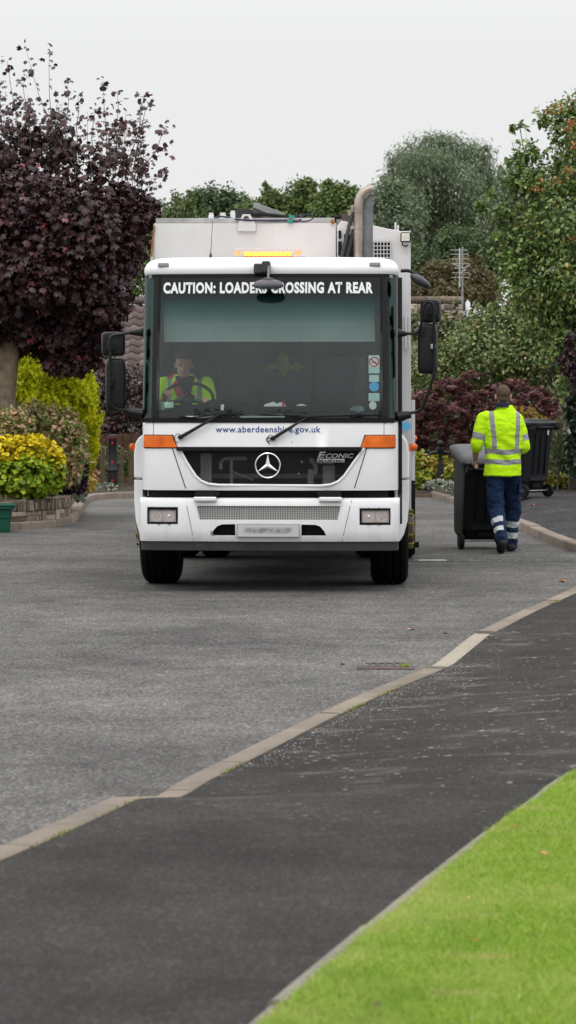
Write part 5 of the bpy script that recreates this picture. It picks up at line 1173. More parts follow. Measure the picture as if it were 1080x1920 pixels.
# headlamps
M_refl = pm('lamp_reflector', (.80, .80, .80), .28, .55, var=.15, scale=25)
lg = NT('lamp_glass'); gb = lg.n('ShaderNodeBsdfGlass') ; tr_ = lg.n('ShaderNodeBsdfTransparent'); gls = lg.n('ShaderNodeBsdfGlossy'); gls.inputs['Roughness'].default_value = .05
fr2 = lg.n('ShaderNodeFresnel'); ms2 = lg.n('ShaderNodeMixShader'); lg.l(fr2.outputs[0], ms2.inputs[0]); lg.l(tr_.outputs[0], ms2.inputs[1]); lg.l(gls.outputs[0], ms2.inputs[2]); lg.l(ms2.outputs[0], lg.out.inputs[0]); M_lglass = lg.m
for a, b, s in ((276, 332.5, -1), (675.5, 731.5, 1)):
    c = L((a+b)/2, 967.5 if s < 0 else 968.7, 0); yb_ = plan(c.x, c.z, BW, BR)[0].y; rz = -s*R(-5)*0
    h = empty('headlamp', (c.x, yb_+.02, c.z)); h.parent = truck; h.rotation_euler = (0, 0, s*R(5)); w_, hh = .262, .128
    mb = MB()
    for dx, dz, sx_, sz_ in ((0, hh/2-.005, w_, .010), (0, -hh/2+.005, w_, .010), (-w_/2+.005, 0, .010, hh-.02), (w_/2-.005, 0, .010, hh-.02)): mb.box((dx, 0, dz), (sx_, .05, sz_))
    for dx in (-.03, .06): mb.box((dx*(-s), -.004, hh/2+.004), (.02, .05, .012)); mb.box((dx*(-s), -.004, -hh/2-.004), (.02, .05, .012))
    mb.build('lamp_frame', M_rub, h)
    mb = MB(); mb.box((0, .055, 0), (w_-.02, .01, hh-.02))
    for cx_, rr_ in ((-.058, .044), (.058, .044)): mb.lathe([(.052, -.0), (.046, .022), (.03, .035), (.012, .04), (0, .04)], (cx_, .008, 0), 20, 'y')
    mb.build('reflector', M_refl, h)
    mb = MB(); mb.ball((-.058*s, .0, 0), (.016, .02, .016)); mb.build('bulb', pm('bulb_glass', (.85, .86, .88), .1, .3), h)
    mb = MB(); mb.ball((.058*s, .012, 0), (.034, .014, .034)); mb.build('projector_lens', pm('dark_lens', (.42, .43, .44), .1), h)
    mb = MB(); mb.box((0, -.012, 0), (w_-.02, .004, hh-.02)); mb.box((0, -.004, 0), (.006, .02, hh-.02)); mb.build('lens', clr.m, h)
# number plate, unreadable in the photograph: soft grey smudges
def plate():
    k = NT('plate_face'); v = k.coord('Object', (1, 1, 1)); n1 = k.noise(v, 26, 1, .3); s = k.n('ShaderNodeSeparateXYZ'); k.l(v, s.inputs[0])
    mk = k.mix(1, k.ramp(k.math('ABSOLUTE', s.outputs['Z']), [(.012, (1, 1, 1)), (.034, (0, 0, 0))]), k.ramp(k.math('ABSOLUTE', s.outputs['X']), [(.18, (1, 1, 1)), (.225, (0, 0, 0))]), 'MULTIPLY')
    c = k.mix(mk, (.50, .50, .49), k.ramp(n1, [(.3, (.17, .17, .17)), (.7, (.36, .36, .36))])); k.pbr(c, .4)
    c_ = L(503, 994.8, 0); t = empty('number_plate', (c_.x, -.012, c_.z)); t.parent = truck
    mb = MB(); mb.box((0, -.006, 0), (.535, .004, .104)); mb.build('plate_face', k.m, t)
    mb = MB(); mb.box((0, .002, 0), (.555, .012, .122)); mb.build('plate_holder', pm('holder_grey', (.34, .34, .34), .5), t, bevel=.004)
plate()

# ---- mudguards, wheels
for s in (-1, 1):
    xo, xi = 1.236, 1.10; f = lambda pts: [(s*a, b) for a, b in pts]
    mb = MB()
    mb.prism(f([(xi, .45), (1.15, .43), (1.19, .50), (1.222, .62), (xo, .80), (xo, .985), (xi, .985)]), .52, .78)
    mb.build('lower_mudguard', M_white, truck, bevel=.012)
    mb = MB(); mb.prism(f([(xi, .995), (xo, .995), (xo, 1.22), (1.22, 1.32), (1.185, 1.375), (xi, 1.40)]), .50, 1.98); mb.build('upper_mudguard', M_white, truck, bevel=.02)
    mb = MB(); mb.box((s*1.245, .62, LZ(839, .6)), (.02, .08, .07)); mb.ball((s*1.262, .62, LZ(838, .6)), (.028, .035, .032)); mb.build('side_marker', M_amb, truck)
def wheel(parent, x, y, s, twin=False, rad=.505, wid=.35):
    w = empty('wheel', (x, y, rad)); w.parent = parent; hw = wid/2
    prf = [(.30, -hw+.02), (.36, -hw), (.44, -hw+.003), (.478, -hw+.022), (.495, -hw+.045), (rad, -hw+.07)]
    gro = []
    for gx_ in (-.105, -.035, .035, .105): gro += [(rad, gx_-.009), (rad-.014, gx_-.007), (rad-.014, gx_+.007), (rad, gx_+.009)]
    prf = prf+gro+[(a, -b) for a, b in reversed(prf)]
    MB().lathe(prf, n=56, axis='x').build('tyre', pm('tyre_rubber', (.006, .0058, .0055), .85, var=.35, scale=9, bump=.2, spec=.08), w, angle=25)
    o = .0 if not twin else 0
    f = lambda r_, h_: (r_, s*h_)
    MB().lathe([f(.30, -hw+.02), f(.30, hw-.02), f(.285, hw-.01), f(.27, hw-.04), f(.235, hw-.06), f(.225, hw-.015), f(.13, hw-.005), f(.125, hw+.04), f(.09, hw+.055), f(.0, hw+.06)], n=40, axis='x').build('rim', pm('rim_brown', (.16, .12, .095), .7, .3, var=.4, scale=10), w, angle=30)
    for k_ in range(10):
        a = 2*PI*k_/10+PI/2*0+PI/10; mb = MB(); c = Vector((s*(hw-.01), .1675*math.cos(a), .1675*math.sin(a)))
        mb.tube([c, c+Vector((s*.035, 0, 0))], .016, 8); mb.ball(c+Vector((s*.04, 0, 0)), (.012, .018, .018), 10, 6)
        t2 = Vector((0, -math.sin(a), math.cos(a))); mb.add([c+Vector((s*.06, 0, 0))+t2*.06, c+Vector((s*.06, 0, 0))-t2*.01+Vector((s*.01, 0, 0)), c+Vector((s*.045, 0, 0))-t2*.01], [(0, 1, 2)])
        mb.build('nut_indicator', pm('indicator_yellow', (.15, .15, .03), .5), w)
    return w
for s in (-1, 1): wheel(truck, s*1.055, 1.36, s)
for y_ in (5.4, 6.8):
    for s in (-1, 1):
        w = empty('wheel', (s*1.0, y_, .505)); w.parent = truck; mb = MB()
        for o_ in (-.17, .17): mb.lathe([(.3, o_-.13), (.46, o_-.145), (.5, o_-.1), (.5, o_+.1), (.46, o_+.145), (.3, o_+.13)], n=36, axis='x')
        mb.build('tyre', pm('tyre_rubber', (.009, .0085, .008), .75), w)
mb = MB(); mb.box((-.42, 4.7, .78), (.1, 8.6, .28)); mb.box((.42, 4.7, .78), (.1, 8.6, .28)); mb.box((0, 1.36, .50), (1.7, .14, .16)); mb.box((0, 1.0, .74), (1.9, .9, .38)); mb.box((0, 5.4, .52), (1.7, .2, .25)); mb.box((0, 6.8, .52), (1.7, .2, .25))
mb.box((-.75, 3.2, .62), (.5, 1.5, .5)); mb.box((.75, 3.2, .62), (.5, 1.5, .5)); mb.box((0, 2.2, .9), (2.2, .1, .3)); mb.box((-.1, .9, .49), (.5, .3, .14)); mb.tube([(-.8, 1.2, .47), (.8, 1.2, .43)], .03)
mb.build('chassis', pm('chassis_black', (.010, .010, .010), .9, spec=.1), truck)
mb = MB(); mb.box((1.262, 2.6, LZ(921, 2.6)), (.05, .1, .16), rot=Matrix.Rotation(R(15), 3, 'Y')); mb.box((1.24, 2.6, LZ(910, 2.6)), (.05, .1, .12)); mb.build('side_bracket', M_blk, truck, bevel=.004)
mb = MB(); mb.box((1.30, 2.2, LZ(1020.5, 2.2)), (.07, .1, .055)); mb.build('step_bracket', M_rub, truck, bevel=.004)

# ---- mirrors
def mirror_housing(c, w, h, d=.07, rz=0):
    mb = MB(); rr = []
    for t, sc in ((-.5, .72), (-.42, .88), (-.2, .97), (.3, 1.0), (.5, .97)):
        ring = []
        for i in range(24):
            a = 2*PI*i/24; e_ = .32; cx_ = math.copysign(abs(math.cos(a))**e_, math.cos(a)); sz = math.copysign(abs(math.sin(a))**e_, math.sin(a))
            v_ = Vector((cx_*w/2*sc, t*d, sz*h/2*(1-(1-sc)*.5))); v_.rotate(Matrix.Rotation(rz, 3, 'Z')); ring.append(v_+c)
        rr.append(ring)
    return mb.loft(rr)
yM = .30
def mirrors(side, upper, lower, arm_pts, mounts):
    t = empty('mirror_assembly', (0, 0, 0)); t.parent = truck; rz = R(14)*(-side)
    for (a, b, c, d_) in (upper, lower):
        cc = L((a+c)/2, (b+d_)/2, yM+.05); w_ = LX(c, yM)-LX(a, yM); h_ = (d_-b)*(TD0+yM)/F; mirror_housing(cc, w_, h_, .09, rz).build('mirror_housing', M_blk, t, angle=50)
    MB().tube(smooth_path([L(x, y, yM+dy) for x, y, dy in arm_pts], 2), .0135, 8).build('mirror_arm', M_blk, t)
    for (a, b, dy, r1, r0, tx, ty) in mounts:
        MB().tube([L(a, b, .3), L(tx, ty, yM+dy)], [r0, r1], 12).build('arm_mount', M_blk, t)
    return t
mirrors(-1, (190.5, 622, 235, 668), (198, 671.5, 236, 772), [(250, 622, 0), (228, 627, -.04), (212, 628, -.05), (206, 634, -.06), (206.5, 660, -.06), (207, 700, -.06), (205, 740, -.06), (206, 757, -.05), (216, 767, -.03), (235, 769, 0), (250, 770, 0)],
        [(268, 623, 0, .016, .042, 243, 624), (268, 777, 0, .030, .048, 241, 772)])
mirrors(1, (788, 561, 826, 605), (783, 607, 820, 702), [(762, 625, 0), (778, 626, -.03), (788, 620, -.05), (791, 600, -.06), (794, 575, -.06), (800, 566, -.06), (810, 567, -.06), (813, 578, -.06), (814, 620, -.06), (814, 660, -.05), (815, 700, -.05), (808, 722, -.04), (800, 745, -.03), (792, 765, 0), (780, 773, 0), (765, 775, 0)],
        [(746, 625, 0, .016, .042, 764, 626), (746, 782, 0, .030, .052, 770, 777)])
for px, py, w_, h_ in ((207, 649, .065, .08), (207, 717, .065, .085), (812, 583, .065, .085), (812, 650, .05, .05)):
    mb = MB(); c = L(px, py, yM-.03); mb.box(c, (w_, .06, h_)); mb.build('arm_clamp', M_blk if py != 650 else M_steel, truck, bevel=.012)
# kerb mirror at the top right corner
mb = MB(); mb.tube(smooth_path([L(752, 508, .35), L(765, 507, .33), L(776, 511, .3), L(788, 520, .28)], 1), .016, 8); mb.build('kerb_mirror_arm', M_blk, truck)
mb = MB(); mb.ball(L(788, 527, .28), (.105, .075, .042), 18, 10, Matrix.Rotation(R(33), 3, 'Y')); mb.build('kerb_mirror', pm('kerb_mirror_grey', (.05, .05, .055), .35), truck)
# front mirror on its bracket
fm = empty('front_mirror', (0, 0, 0)); fm.parent = truck
mb = MB(); c = L(493, 502, .24); mb.box((c.x-.035, .24, c.z-.008), (.09, .10, .09)); mb.box((c.x+.03, .22, c.z+.005), (.075, .12, .105)); mb.build('mirror_bracket', M_grey, fm, bevel=.015)
mb = MB(); mb.cyl(L(504, 500, .14), L(502.5, 528, .02), .011); mb.cyl(L(504, 500, .14), L(504, 500, .24), .012); mb.build('mirror_rod', pm('rod_grey', (.14, .14, .145), .4, .3), fm)
mb = MB(); c = L(503, 534, 0); rr = []
for rr_, zz in ((.02, .050), (.07, .044), (.11, .030), (.130, .008), (.136, -.010), (.130, -.020)): rr.append([c+Vector((rr_*math.cos(a), rr_*.75*math.sin(a), zz)) for a in [2*PI*i/28 for i in range(28)]])
mb.loft(rr); mb.build('mirror_shell', pm('mirror_shell_grey', (.115, .105, .115), .5), fm, angle=60)
mb = MB(); rr = [[c+Vector((.045*k_*math.cos(a), .034*k_*math.sin(a)-.03, zz)) for a in [2*PI*i/20 for i in range(20)]] for k_, zz in ((1, .040), (1, .056), (.8, .060))]; mb.loft(rr); mb.build('shell_boss', pm('mirror_shell_grey', (.115, .105, .115), .5), fm)
mb = MB(); rr = [[c+Vector((rr_*math.cos(a), rr_*.75*math.sin(a), zz)) for a in [2*PI*i/28 for i in range(28)]] for rr_, zz in ((.126, -.021), (.11, -.030), (.06, -.038))]; mb.loft(rr); mb.build('mirror_glass', pm('mirror_silver', (.5, .52, .55), .03, 1), fm)
# wipers
def wiper(pv, el, blade):
    t = empty('wiper', (0, 0, 0)); t.parent = truck
    A = onsurf(LX(pv[0], .05), LZ(pv[1], .05), .03); E_ = onsurf(LX(el[0], .09), LZ(el[1], .09), .035)
    MB().tube([A, A.lerp(E_, .5)+Vector((0, -.012, 0)), E_], [.017, .013, .007], 8).build('wiper_arm', M_blk, t)
    MB().cyl(A+Vector((0, .04, 0)), A+Vector((0, -.015, 0)), .02).build('wiper_pivot', M_blk, t)
    a = [onsurf(LX(x, .1), LZ(y, .1), .018) for x, y in blade]; MB().tube(a, .007, 6).build('wiper_blade', M_rub, t)
    c = A+Vector((-.02, .02, -.01)); MB().tube([c+Vector((-.005, 0, -.03))]+[c+Vector((.032*math.cos(q), 0, .04*math.sin(q))) for q in [R(250)-R(22)*i for i in range(10)]], .003, 5).build('washer_hose', M_rub, t)
wiper((338, 820), (414, 777), [(336, 781), (360, 783), (414, 777), (470, 776), (560, 780)])
wiper((512, 822), (575, 783), [(560, 783), (585, 781), (640, 779), (714, 778)])
mb = MB(); c = onsurf(LX(503.5, .05), LZ(824, .05), .004); mb.tube([c+Vector((.018*math.cos(a), 0, .018*math.sin(a))) for a in [2*PI*i/16 for i in range(17)]], .004, 5, caps=False); mb.build('lock_ring', M_grey, truck)
mb = MB(); mb.box(onsurf(LX(547), LZ(829), .0), (.008, .004, .008)); mb.build('rivet', M_grey, truck)

# ---- light bar, whip aerial
lb_ = empty('light_bar', (0, 0, 0)); lb_.parent = truck; yb_ = .95
def bz(px0, px1, py0, py1, d, y, name, mat, bev=.004, par=lb_):
    mb = MB(); x0, x1, z0, z1 = LX(px0, y), LX(px1, y), LZ(py1, y), LZ(py0, y); mb.box(((x0+x1)/2, y, (z0+z1)/2), (x1-x0, d, z1-z0)); return mb.build(name, mat, par, bevel=bev)
bz(437.5, 567, 466.5, 478.5, .16, yb_, 'bar_housing', clr.m, .012)
def emis(name, col, st):
    k = NT(name); e_ = k.n('ShaderNodeEmission'); e_.inputs[0].default_value = (*col, 1); e_.inputs[1].default_value = st; k.l(e_.outputs[0], k.out.inputs[0]); return k.m
M_led = emis('amber_led', (1, .52, .06), 2.6); M_led2 = emis('amber_glow', (1, .42, .16), 1.6)
for i in range(12): bz(458+i*7.45, 463.8+i*7.45, 472.5, 480, .02, yb_-.095, 'led_module', M_led, .002)
bz(440, 452, 471, 478, .02, yb_-.093, 'end_lamp', M_led2, .003); bz(553, 565, 471, 478, .02, yb_-.093, 'end_lamp', M_led2, .003)
bz(455, 549, 480.3, 483.2, .05, yb_-.06, 'amber_filter', emis('amber_filter_glow', (.95, .24, .12), .75), .003)
for a in (463, 533): bz(a, a+12, 479.5, 484.5, .10, yb_-.03, 'bar_foot', pm('amber_foot', (.40, .06, .015), .4), .004)
mb = MB(); x0, x1 = LX(424, yb_), LX(592, yb_); z = LZ(482, yb_); mb.prism([(x0, z-.02), (x1, z-.02), (x1-.1, z+.006), (x0+.1, z+.006)], yb_+.06, yb_+.16); mb.build('mount_rail', M_blk, lb_)
la = bpy.data.lights.new('beacon_glow', 'AREA'); la.shape = 'RECTANGLE'; la.size = .5; la.size_y = .05; la.energy = 1.8; la.color = (1, .32, .16)
lo = bpy.data.objects.new('beacon_glow', la); COL.objects.link(lo); lo.parent = lb_; lo.location = (LX(530, yb_), yb_+.14, LZ(470, yb_)); lo.rotation_euler = (R(90+20), 0, 0)
mb = MB(); p = L(395, 483, .8); mb.tube([p+Vector((0, 0, -.03)), p+Vector((0, 0, .02)), p+Vector((.001, 0, .05)), p+Vector((.018, 0, .33))], [.014, .011, .003, .0018], 8); mb.build('whip_aerial', M_blk, truck)

# ---- container body
yB = 2.25
bx0, bx1 = LX(281, yB), LX(771, yB); zBt = LZ(418, yB)
mb = MB(); xl_t = LX(289, yB); xr = LX(630, yB)
mb.prism([(bx0, .95), (xr, .95), (xr, zBt), (xl_t, zBt), (bx0+.005, zBt-.30)], yB, 9.0); mb.build('container', M_body, truck, bevel=.008)
mb = MB(); mb.box((xr/2+xl_t/2+.0, yB+.05, zBt+.024), (xr-xl_t-.03, .1, .048)); mb.build('top_rail', pm('rail_grey', (.36, .36, .35), .6, var=.35, scale=6), truck, bevel=.004)
mb = MB(); mb.tube([(bx0+.012, yB-.012, zBt-.32), (xl_t+.005, yB-.012, zBt-.03)], .010, 6); mb.build('rust_edge', pm('rust', (.28, .14, .06), .9, var=.5, scale=30), truck)
mb = MB(); mb.tube([(xl_t, yB-.008, 2.3), (xl_t, yB-.008, zBt-.01)], .006, 5); mb.build('weld_line', pm('seam_beige', (.42, .38, .32), .8), truck)
# lifting eye
def eye():
    pts = [(LX(446, yB), LZ(434, yB)), (LX(480, yB), LZ(434, yB)), (LX(480, yB), LZ(421, yB)), (LX(469, yB), LZ(402, yB)), (LX(455.5, yB), LZ(402, yB)), (LX(446, yB), LZ(421, yB))]
    o = MB().prism(pts, yB-.03, yB-.002).build('lifting_eye', M_body, truck); c = L(462, 410, yB); cut(o, MB().cyl((c.x, yB-.2, c.z), (c.x, yB+.02, c.z), .026, n=20), .003)
eye()
# things on top of the body
for a, b, c_, d_ in ((391, 401, 399, 410), (412, 424, 399, 409), (432, 441, 395, 403)):
    y = yB+.25; p = L((a+b)/2, d_, y); r_ = (LX(b, y)-LX(a, y))/2; h_ = (d_-c_)*(TD0+y)/F; MB().lathe([(r_, -.03), (r_, h_*.55), (r_*.7, h_*.7), (r_*.85, h_*.75), (r_*.85, h_), (0, h_)], p, 14).build('valve_cap', pm('cap_white', (.72, .72, .70), .4), truck)
def poly_at(pts, y0, y1, name, mat, bev=.004): mb = MB(); mb.prism([(LX(a, y0), LZ(b, y0)) for a, b in pts], y0, y1); return mb.build(name, mat, truck, bevel=bev)
yT = yB+1.6
poly_at([(432, 412), (436, 398), (450, 390), (462, 391), (475, 394), (510, 408), (600, 410), (600, 420), (432, 420)], yT+.5, yT+2.5, 'hopper_frame', pm('hopper_dark', (.045, .045, .042), .7, var=.4, scale=5))
poly_at([(476, 381), (479, 379.5), (534, 400), (531, 405), (512, 404), (474, 388)], yT, yT+1.2, 'raised_flap', pm('flap_grey', (.22, .22, .22), .5, .3, var=.3, scale=4), .006)
poly_at([(473, 387), (515, 405), (508, 411), (474, 396)], yT+.05, yT+1.1, 'flap_underside', pm('flap_under', (.10, .095, .085), .7))
mb = MB(); mb.tube(smooth_path([L(400, 412, yB+.12), L(408, 405, yB+.15), L(425, 407, yB+.15), L(445, 412, yB-.05), L(490, 414, yB-.02), L(540, 413, yB), L(556, 416, yB), L(566, 411, yB), L(562, 403, yB+.1)], 2), .009, 6)
mb.tube(smooth_path([L(560, 414, yB), L(574, 416, yB), L(588, 410, yB), L(586, 402, yB), L(570, 402, yB), L(562, 408, yB)], 2), .006, 6); mb.build('cable', pm('cable_navy', (.02, .025, .06), .5), truck)
mb = MB(); mb.tube(smooth_path([L(462, 402, yB+1.2), L(500, 402, yB+1.2), L(545, 408, yB+1.2), L(560, 407, yB+1)], 2), .02, 6); mb.tube([L(625, 408, yB+.3), L(640, 406, yB+.4), L(655, 412, yB+.4)], .022, 6); mb.build('hydraulic_hose', M_rub, truck)
for px, py in ((547, 406.5), (544, 415)): bz(px-5, px+5, py-2.5, py+2.5, .03, yB-.03, 'cable_clip', pm('clip_green', (.02, .26, .20), .5), .002, truck)
bz(600, 612, 405, 409, .08, yB+.3, 'vent_cap', M_rub, .003, truck)
mb = MB(); mb.cyl(L(624, 416, yB-.03), L(624, 416, yB+.05), .022); mb.build('hinge_pin', pm('rust', (.28, .14, .06), .9), truck)
# gap, housing and stacks on the right
bz(631, 690, 412, 600, .05, yB+.7, 'gap_panel', pm('gap_grey', (.20, .20, .20), .7), .003, truck)
poly_at([(632, 424), (640, 414), (662, 418), (662, 440), (645, 440), (645, 490), (632, 490)], yB-.02, yB+.3, 'hinge_cheek', M_body, .004)
bz(634.5, 640, 433, 448, .02, yB-.05, 'cheek_slot', pm('void_black', (.01, .01, .01), .9), .001, truck); bz(634, 641, 453, 480, .02, yB-.05, 'cheek_slot', pm('void_black', (.01, .01, .01), .9), .001, truck)
yE = 2.16
mb = MB(); mb.tube([L(661, 399, yE), L(639, 490, yE)], .020, 8); mb.tube([L(664, 430, yE+.03), L(647, 495, yE+.03)], .022, 8); mb.build('support_strut', pm('strut_dark', (.045, .047, .05), .5), truck)
mb = MB(); mb.tube(smooth_path([L(672, 500, yE), L(672, 420, yE), L(672, 386, yE), L(675, 370, yE), L(683, 360, yE), L(697, 354, yE)], 2), .0455, 18)
k = NT('exhaust_steel'); v = k.coord(); k.pbr(k.ramp(k.noise(v, 6, 5, .6), [(.25, (.20, .155, .125)), (.5, (.34, .285, .24)), (.75, (.46, .42, .375))]), .4, .7, k.bump(k.noise(v, 60, 2), .1, .002)); M_exh = k.m
mb.build('exhaust_pipe', M_exh, truck, angle=60)
for py in (396, 428): MB().lathe([(.0475, -.012), (.051, -.01), (.051, .01), (.0475, .012)], L(672, py, yE), 20).build('pipe_clamp', M_exh, truck)
mb = MB(); mb.box(L(660.5, 391, yE), (.03, .03, .06)); mb.box(L(657, 399, yE), (.05, .03, .05)); mb.box(L(660, 427, yE), (.04, .03, .03)); mb.build('stack_bracket', M_exh, truck, bevel=.004)
mb = MB(); mb.box(L(652, 450, yE+.3), (.12, .1, .5)); mb.build('filter_box', pm('brown_box', (.10, .08, .07), .7), truck)
poly_at([(681.5, 379), (699, 354), (699.5, 500), (681.5, 500)], yE+.03, yE+.16, 'heat_shield', pm('shield_grey', (.17, .185, .19), .55, .4, var=.2, scale=12), .004)
poly_at([(699, 423), (725, 429), (752, 434), (770, 434), (771, 1000), (760, 1000), (745, 600), (699, 600)], yE+.02, 8.6, 'side_housing', M_body, .006)
poly_at([(640, 412), (662, 420), (700, 422), (700, 600), (640, 600)], yE+.9, 8.4, 'rear_hopper', M_body, .006)
# grid window
def gridw():
    y = yE-.0; t = empty('vent_grid', (0, 0, 0)); t.parent = truck; mb = MB(); x0, x1, z0, z1 = LX(699.5, y), LX(732, y), LZ(485, y), LZ(453, y)
    mb.box(((x0+x1)/2, y+.012, (z0+z1)/2), (x1-x0, .01, z1-z0)); mb.build('vent_back', pm('void_black', (.01, .01, .01), .9), t); mb = MB()
    for i in range(6): x = x0+(x1-x0)*(i+.3)/5.3; mb.box((x, y-.006, (z0+z1)/2), (.007, .01, z1-z0))
    for i in range(5): z = z0+(z1-z0)*(i+.2)/4.4; mb.box(((x0+x1)/2, y-.012, z), (x1-x0, .006, .007))
    mb.build('vent_bars', pm('bar_white', (.55, .55, .55), .5), t)
gridw()
for px, h_, r_ in ((741.5, .085, .009), (746, .055, .009), (734, .015, .014), (718, .012, .012)): p = L(px, 433, yE+.1); MB().cyl(p+Vector((0, 0, -.02)), p+Vector((0, 0, h_)), r_).build('stub', M_body, truck)
wl_ = empty('work_lamp', L(760.5, 445, yE-.04)); wl_.parent = truck
MB().box((0, 0, 0), (.098, .05, .095)).build('lamp_case', M_rub, wl_, bevel=.012); MB().box((0, -.028, .0), (.078, .006, .076)).build('lens', pm('lamp_lens', (.62, .60, .52), .2, var=.3, scale=60), wl_, bevel=.004)
MB().tube([(-.03, .0, -.05), (-.03, 0, -.075), (.0, .01, -.085), (.02, .03, -.075)], .007, 6).build('lamp_cable', M_rub, wl_)
bz(759.5, 763.5, 590, 655, .02, yE-.01, 'edge_strip', M_body, .003, truck); bz(765.5, 768, 592, 650, .02, yE-.01, 'edge_strip', M_body, .003, truck)
bz(771, 778, 750, 900, .3, yE+.5, 'lower_side_panel', M_body, .004, truck)
mb = MB(); mb.ball(L(777, 838, 2.5), (.03, .05, .035)); mb.build('side_marker', M_amb, truck); mb = MB(); mb.ball(L(777, 822, 5.2), (.03, .05, .035)); mb.build('side_marker', M_amb, truck)
p = L(762, 799, 2.1); MB().lathe([(.0, -.004), (.045, -.003), (.045, .003), (0, .004)], p+Vector((0, -.02, 0)), 20, 'y').build('blue_disc', pm('disc_blue', (.12, .42, .70), .5), truck)

# ================================================================== people
def vox(name, mb, size, mats, parent=None, smooth=6, fac=.5):
    """fuse a set of overlapping shapes into one continuous surface"""
    t = mb.build('tmp_body', M_seam, None); r = t.modifiers.new('r', 'REMESH'); r.mode = 'VOXEL'; r.voxel_size = size
    s = t.modifiers.new('s', 'SMOOTH'); s.factor = fac; s.iterations = smooth
    dg = bpy.context.evaluated_depsgraph_get(); dg.update(); me = bpy.data.meshes.new_from_object(t.evaluated_get(dg)); bpy.data.objects.remove(t)
    me.name = name; me.materials.clear(); me.polygons.foreach_set('use_smooth', [True]*len(me.polygons)); return link(name, me, mats, parent)
def limb(mb, pts, rs, n=14):
    """tapered limb with rounded ends, one tube per joint pair plus a ball at every joint"""
    for (a, b), (ra, rb_) in zip(zip(pts, pts[1:]), zip(rs, rs[1:])): mb.tube([a, Vector(a).lerp(Vector(b), .5), b], [ra, (ra+rb_)/2, rb_], n)
    for p, r in zip(pts, rs): mb.ball(p, r*.995, 12, 8)
def wrinkle(o, amp, scale, stretch=(1, 1, 1), seed=0):
    me = o.data; n = len(me.vertices); co = np.empty(n*3); me.vertices.foreach_get('co', co); co = co.reshape(-1, 3)
    no = np.array([v.normal[:] for v in me.vertices]); d = np.array([mnoise.fractal(Vector((c[0]*stretch[0]*scale+seed, c[1]*stretch[1]*scale, c[2]*stretch[2]*scale)), .9, 2.1, 3) for c in co])
    me.vertices.foreach_set('co', (co+no*(d*amp)[:, None]).ravel()); me.update()
def paint(o, fn):
    me = o.data; me.polygons.foreach_set('material_index', [fn(Vector(p.center)) for p in me.polygons])
def seg_t(p, a, b): a, b = Vector(a), Vector(b); d = b-a; return (p-a).dot(d)/d.length_squared, (p-a-d*max(0, min(1, (p-a).dot(d)/d.length_squared))).length
M_skin = NT('skin'); v = M_skin.coord(); p_ = M_skin.pbr(M_skin.ramp(M_skin.noise(v, 14, 4), [(.3, (.42, .22, .155)), (.7, (.52, .29, .21))]), .5, 0, M_skin.bump(M_skin.noise(v, 220, 2), .15, .001), spec=.4)
p_.inputs['Subsurface Weight'].default_value = .08; p_.inputs['Subsurface Radius'].default_value = (.01, .004, .002); M_skin = M_skin.m
def cloth(name, col, var=.12, rough=.85, scale=9, weave=700):
    k = NT(name); v = k.coord(); c = k.ramp(k.noise(v, scale, 4), [(.3, tuple(a*(1-var) for a in col)), (.7, tuple(min(1, a*(1+var)) for a in col))])
    k.pbr(c, rough, 0, k.bump(k.noise(v, weave, 2), .2, .001), spec=.2); return k.m
M_hiv = cloth('hi_vis_yellow', (.49, .82, .008), .06); M_refb = cloth('reflective_tape', (.26, .26, .27), .12, .5, 40)
M_navy = cloth('navy_trousers', (.011, .027, .068), .45); M_refw = cloth('reflective_tape_pale', (.52, .55, .56), .1, .5, 40); M_collar = cloth('navy_collar', (.012, .016, .035))
M_hair = pm('short_hair', (.10, .066, .045), .85, var=.35, scale=40, bump=.8, bscale=500); M_boot = pm('boot_black', (.016, .015, .015), .6, var=.3, bump=.2)

def hand(mb, wrist, direction, palm_n, side, size=1.0, curl=.6, spread=.1, thumb_dir=None):
    """palm, four unequal bent fingers and a thumb leaving the side of the palm; palm_n points out of the palm"""
    d = Vector(direction).normalized(); n = Vector(palm_n); n = (n-d*n.dot(d)).normalized(); s = d.cross(n).normalized()*side
    w = Vector(wrist); k = size
    c = w+d*.048*k; B_ = Matrix((s, d, n)).transposed()
    mb.ball(c, (.040*k, .052*k, .017*k), 14, 10, B_); mb.ball(w+d*.014*k, (.027*k, .03*k, .019*k), 12, 8, B_)
    for i, (off, ln, r) in enumerate(((-.029, .072, .0088), (-.010, .080, .0092), (.010, .075, .0088), (.028, .060, .0078))):
        p = w+d*(.088-.004*abs(i-1.3))*k+s*off*k; a = 0.25+curl*.5; dirs = []; rot = d.copy()
        for j, (f, cj) in enumerate(((.45, .55), (.31, .95), (.24, .7))):
            ang = curl*cj; rot = (rot*math.cos(ang)+n*math.sin(ang)).normalized() if j == 0 else (rot+(n if j == 1 else -d*curl*.6+n*.2)*ang).normalized()
            rr = (rot+s*off*3*spread).normalized(); q = p+rr*ln*f*k; dirs.append((p, q, r*(1-.12*j)*k, r*(1-.12*(j+1))*k)); p = q
        for a_, b_, r1, r2 in dirs: limb(mb, [a_, b_], [r1, r2], 8)
    t0 = w+d*.028*k-s*.030*k+n*.004; td = Vector(thumb_dir) if thumb_dir else (d*.6-s*.7+n*.35).normalized()
    t1 = t0+td*.038*k; t2 = t1+(td*.6+d*.5+n*.25).normalized()*.030*k; limb(mb, [t0, t1, t2], [.0125*k, .0105*k, .0085*k], 8)

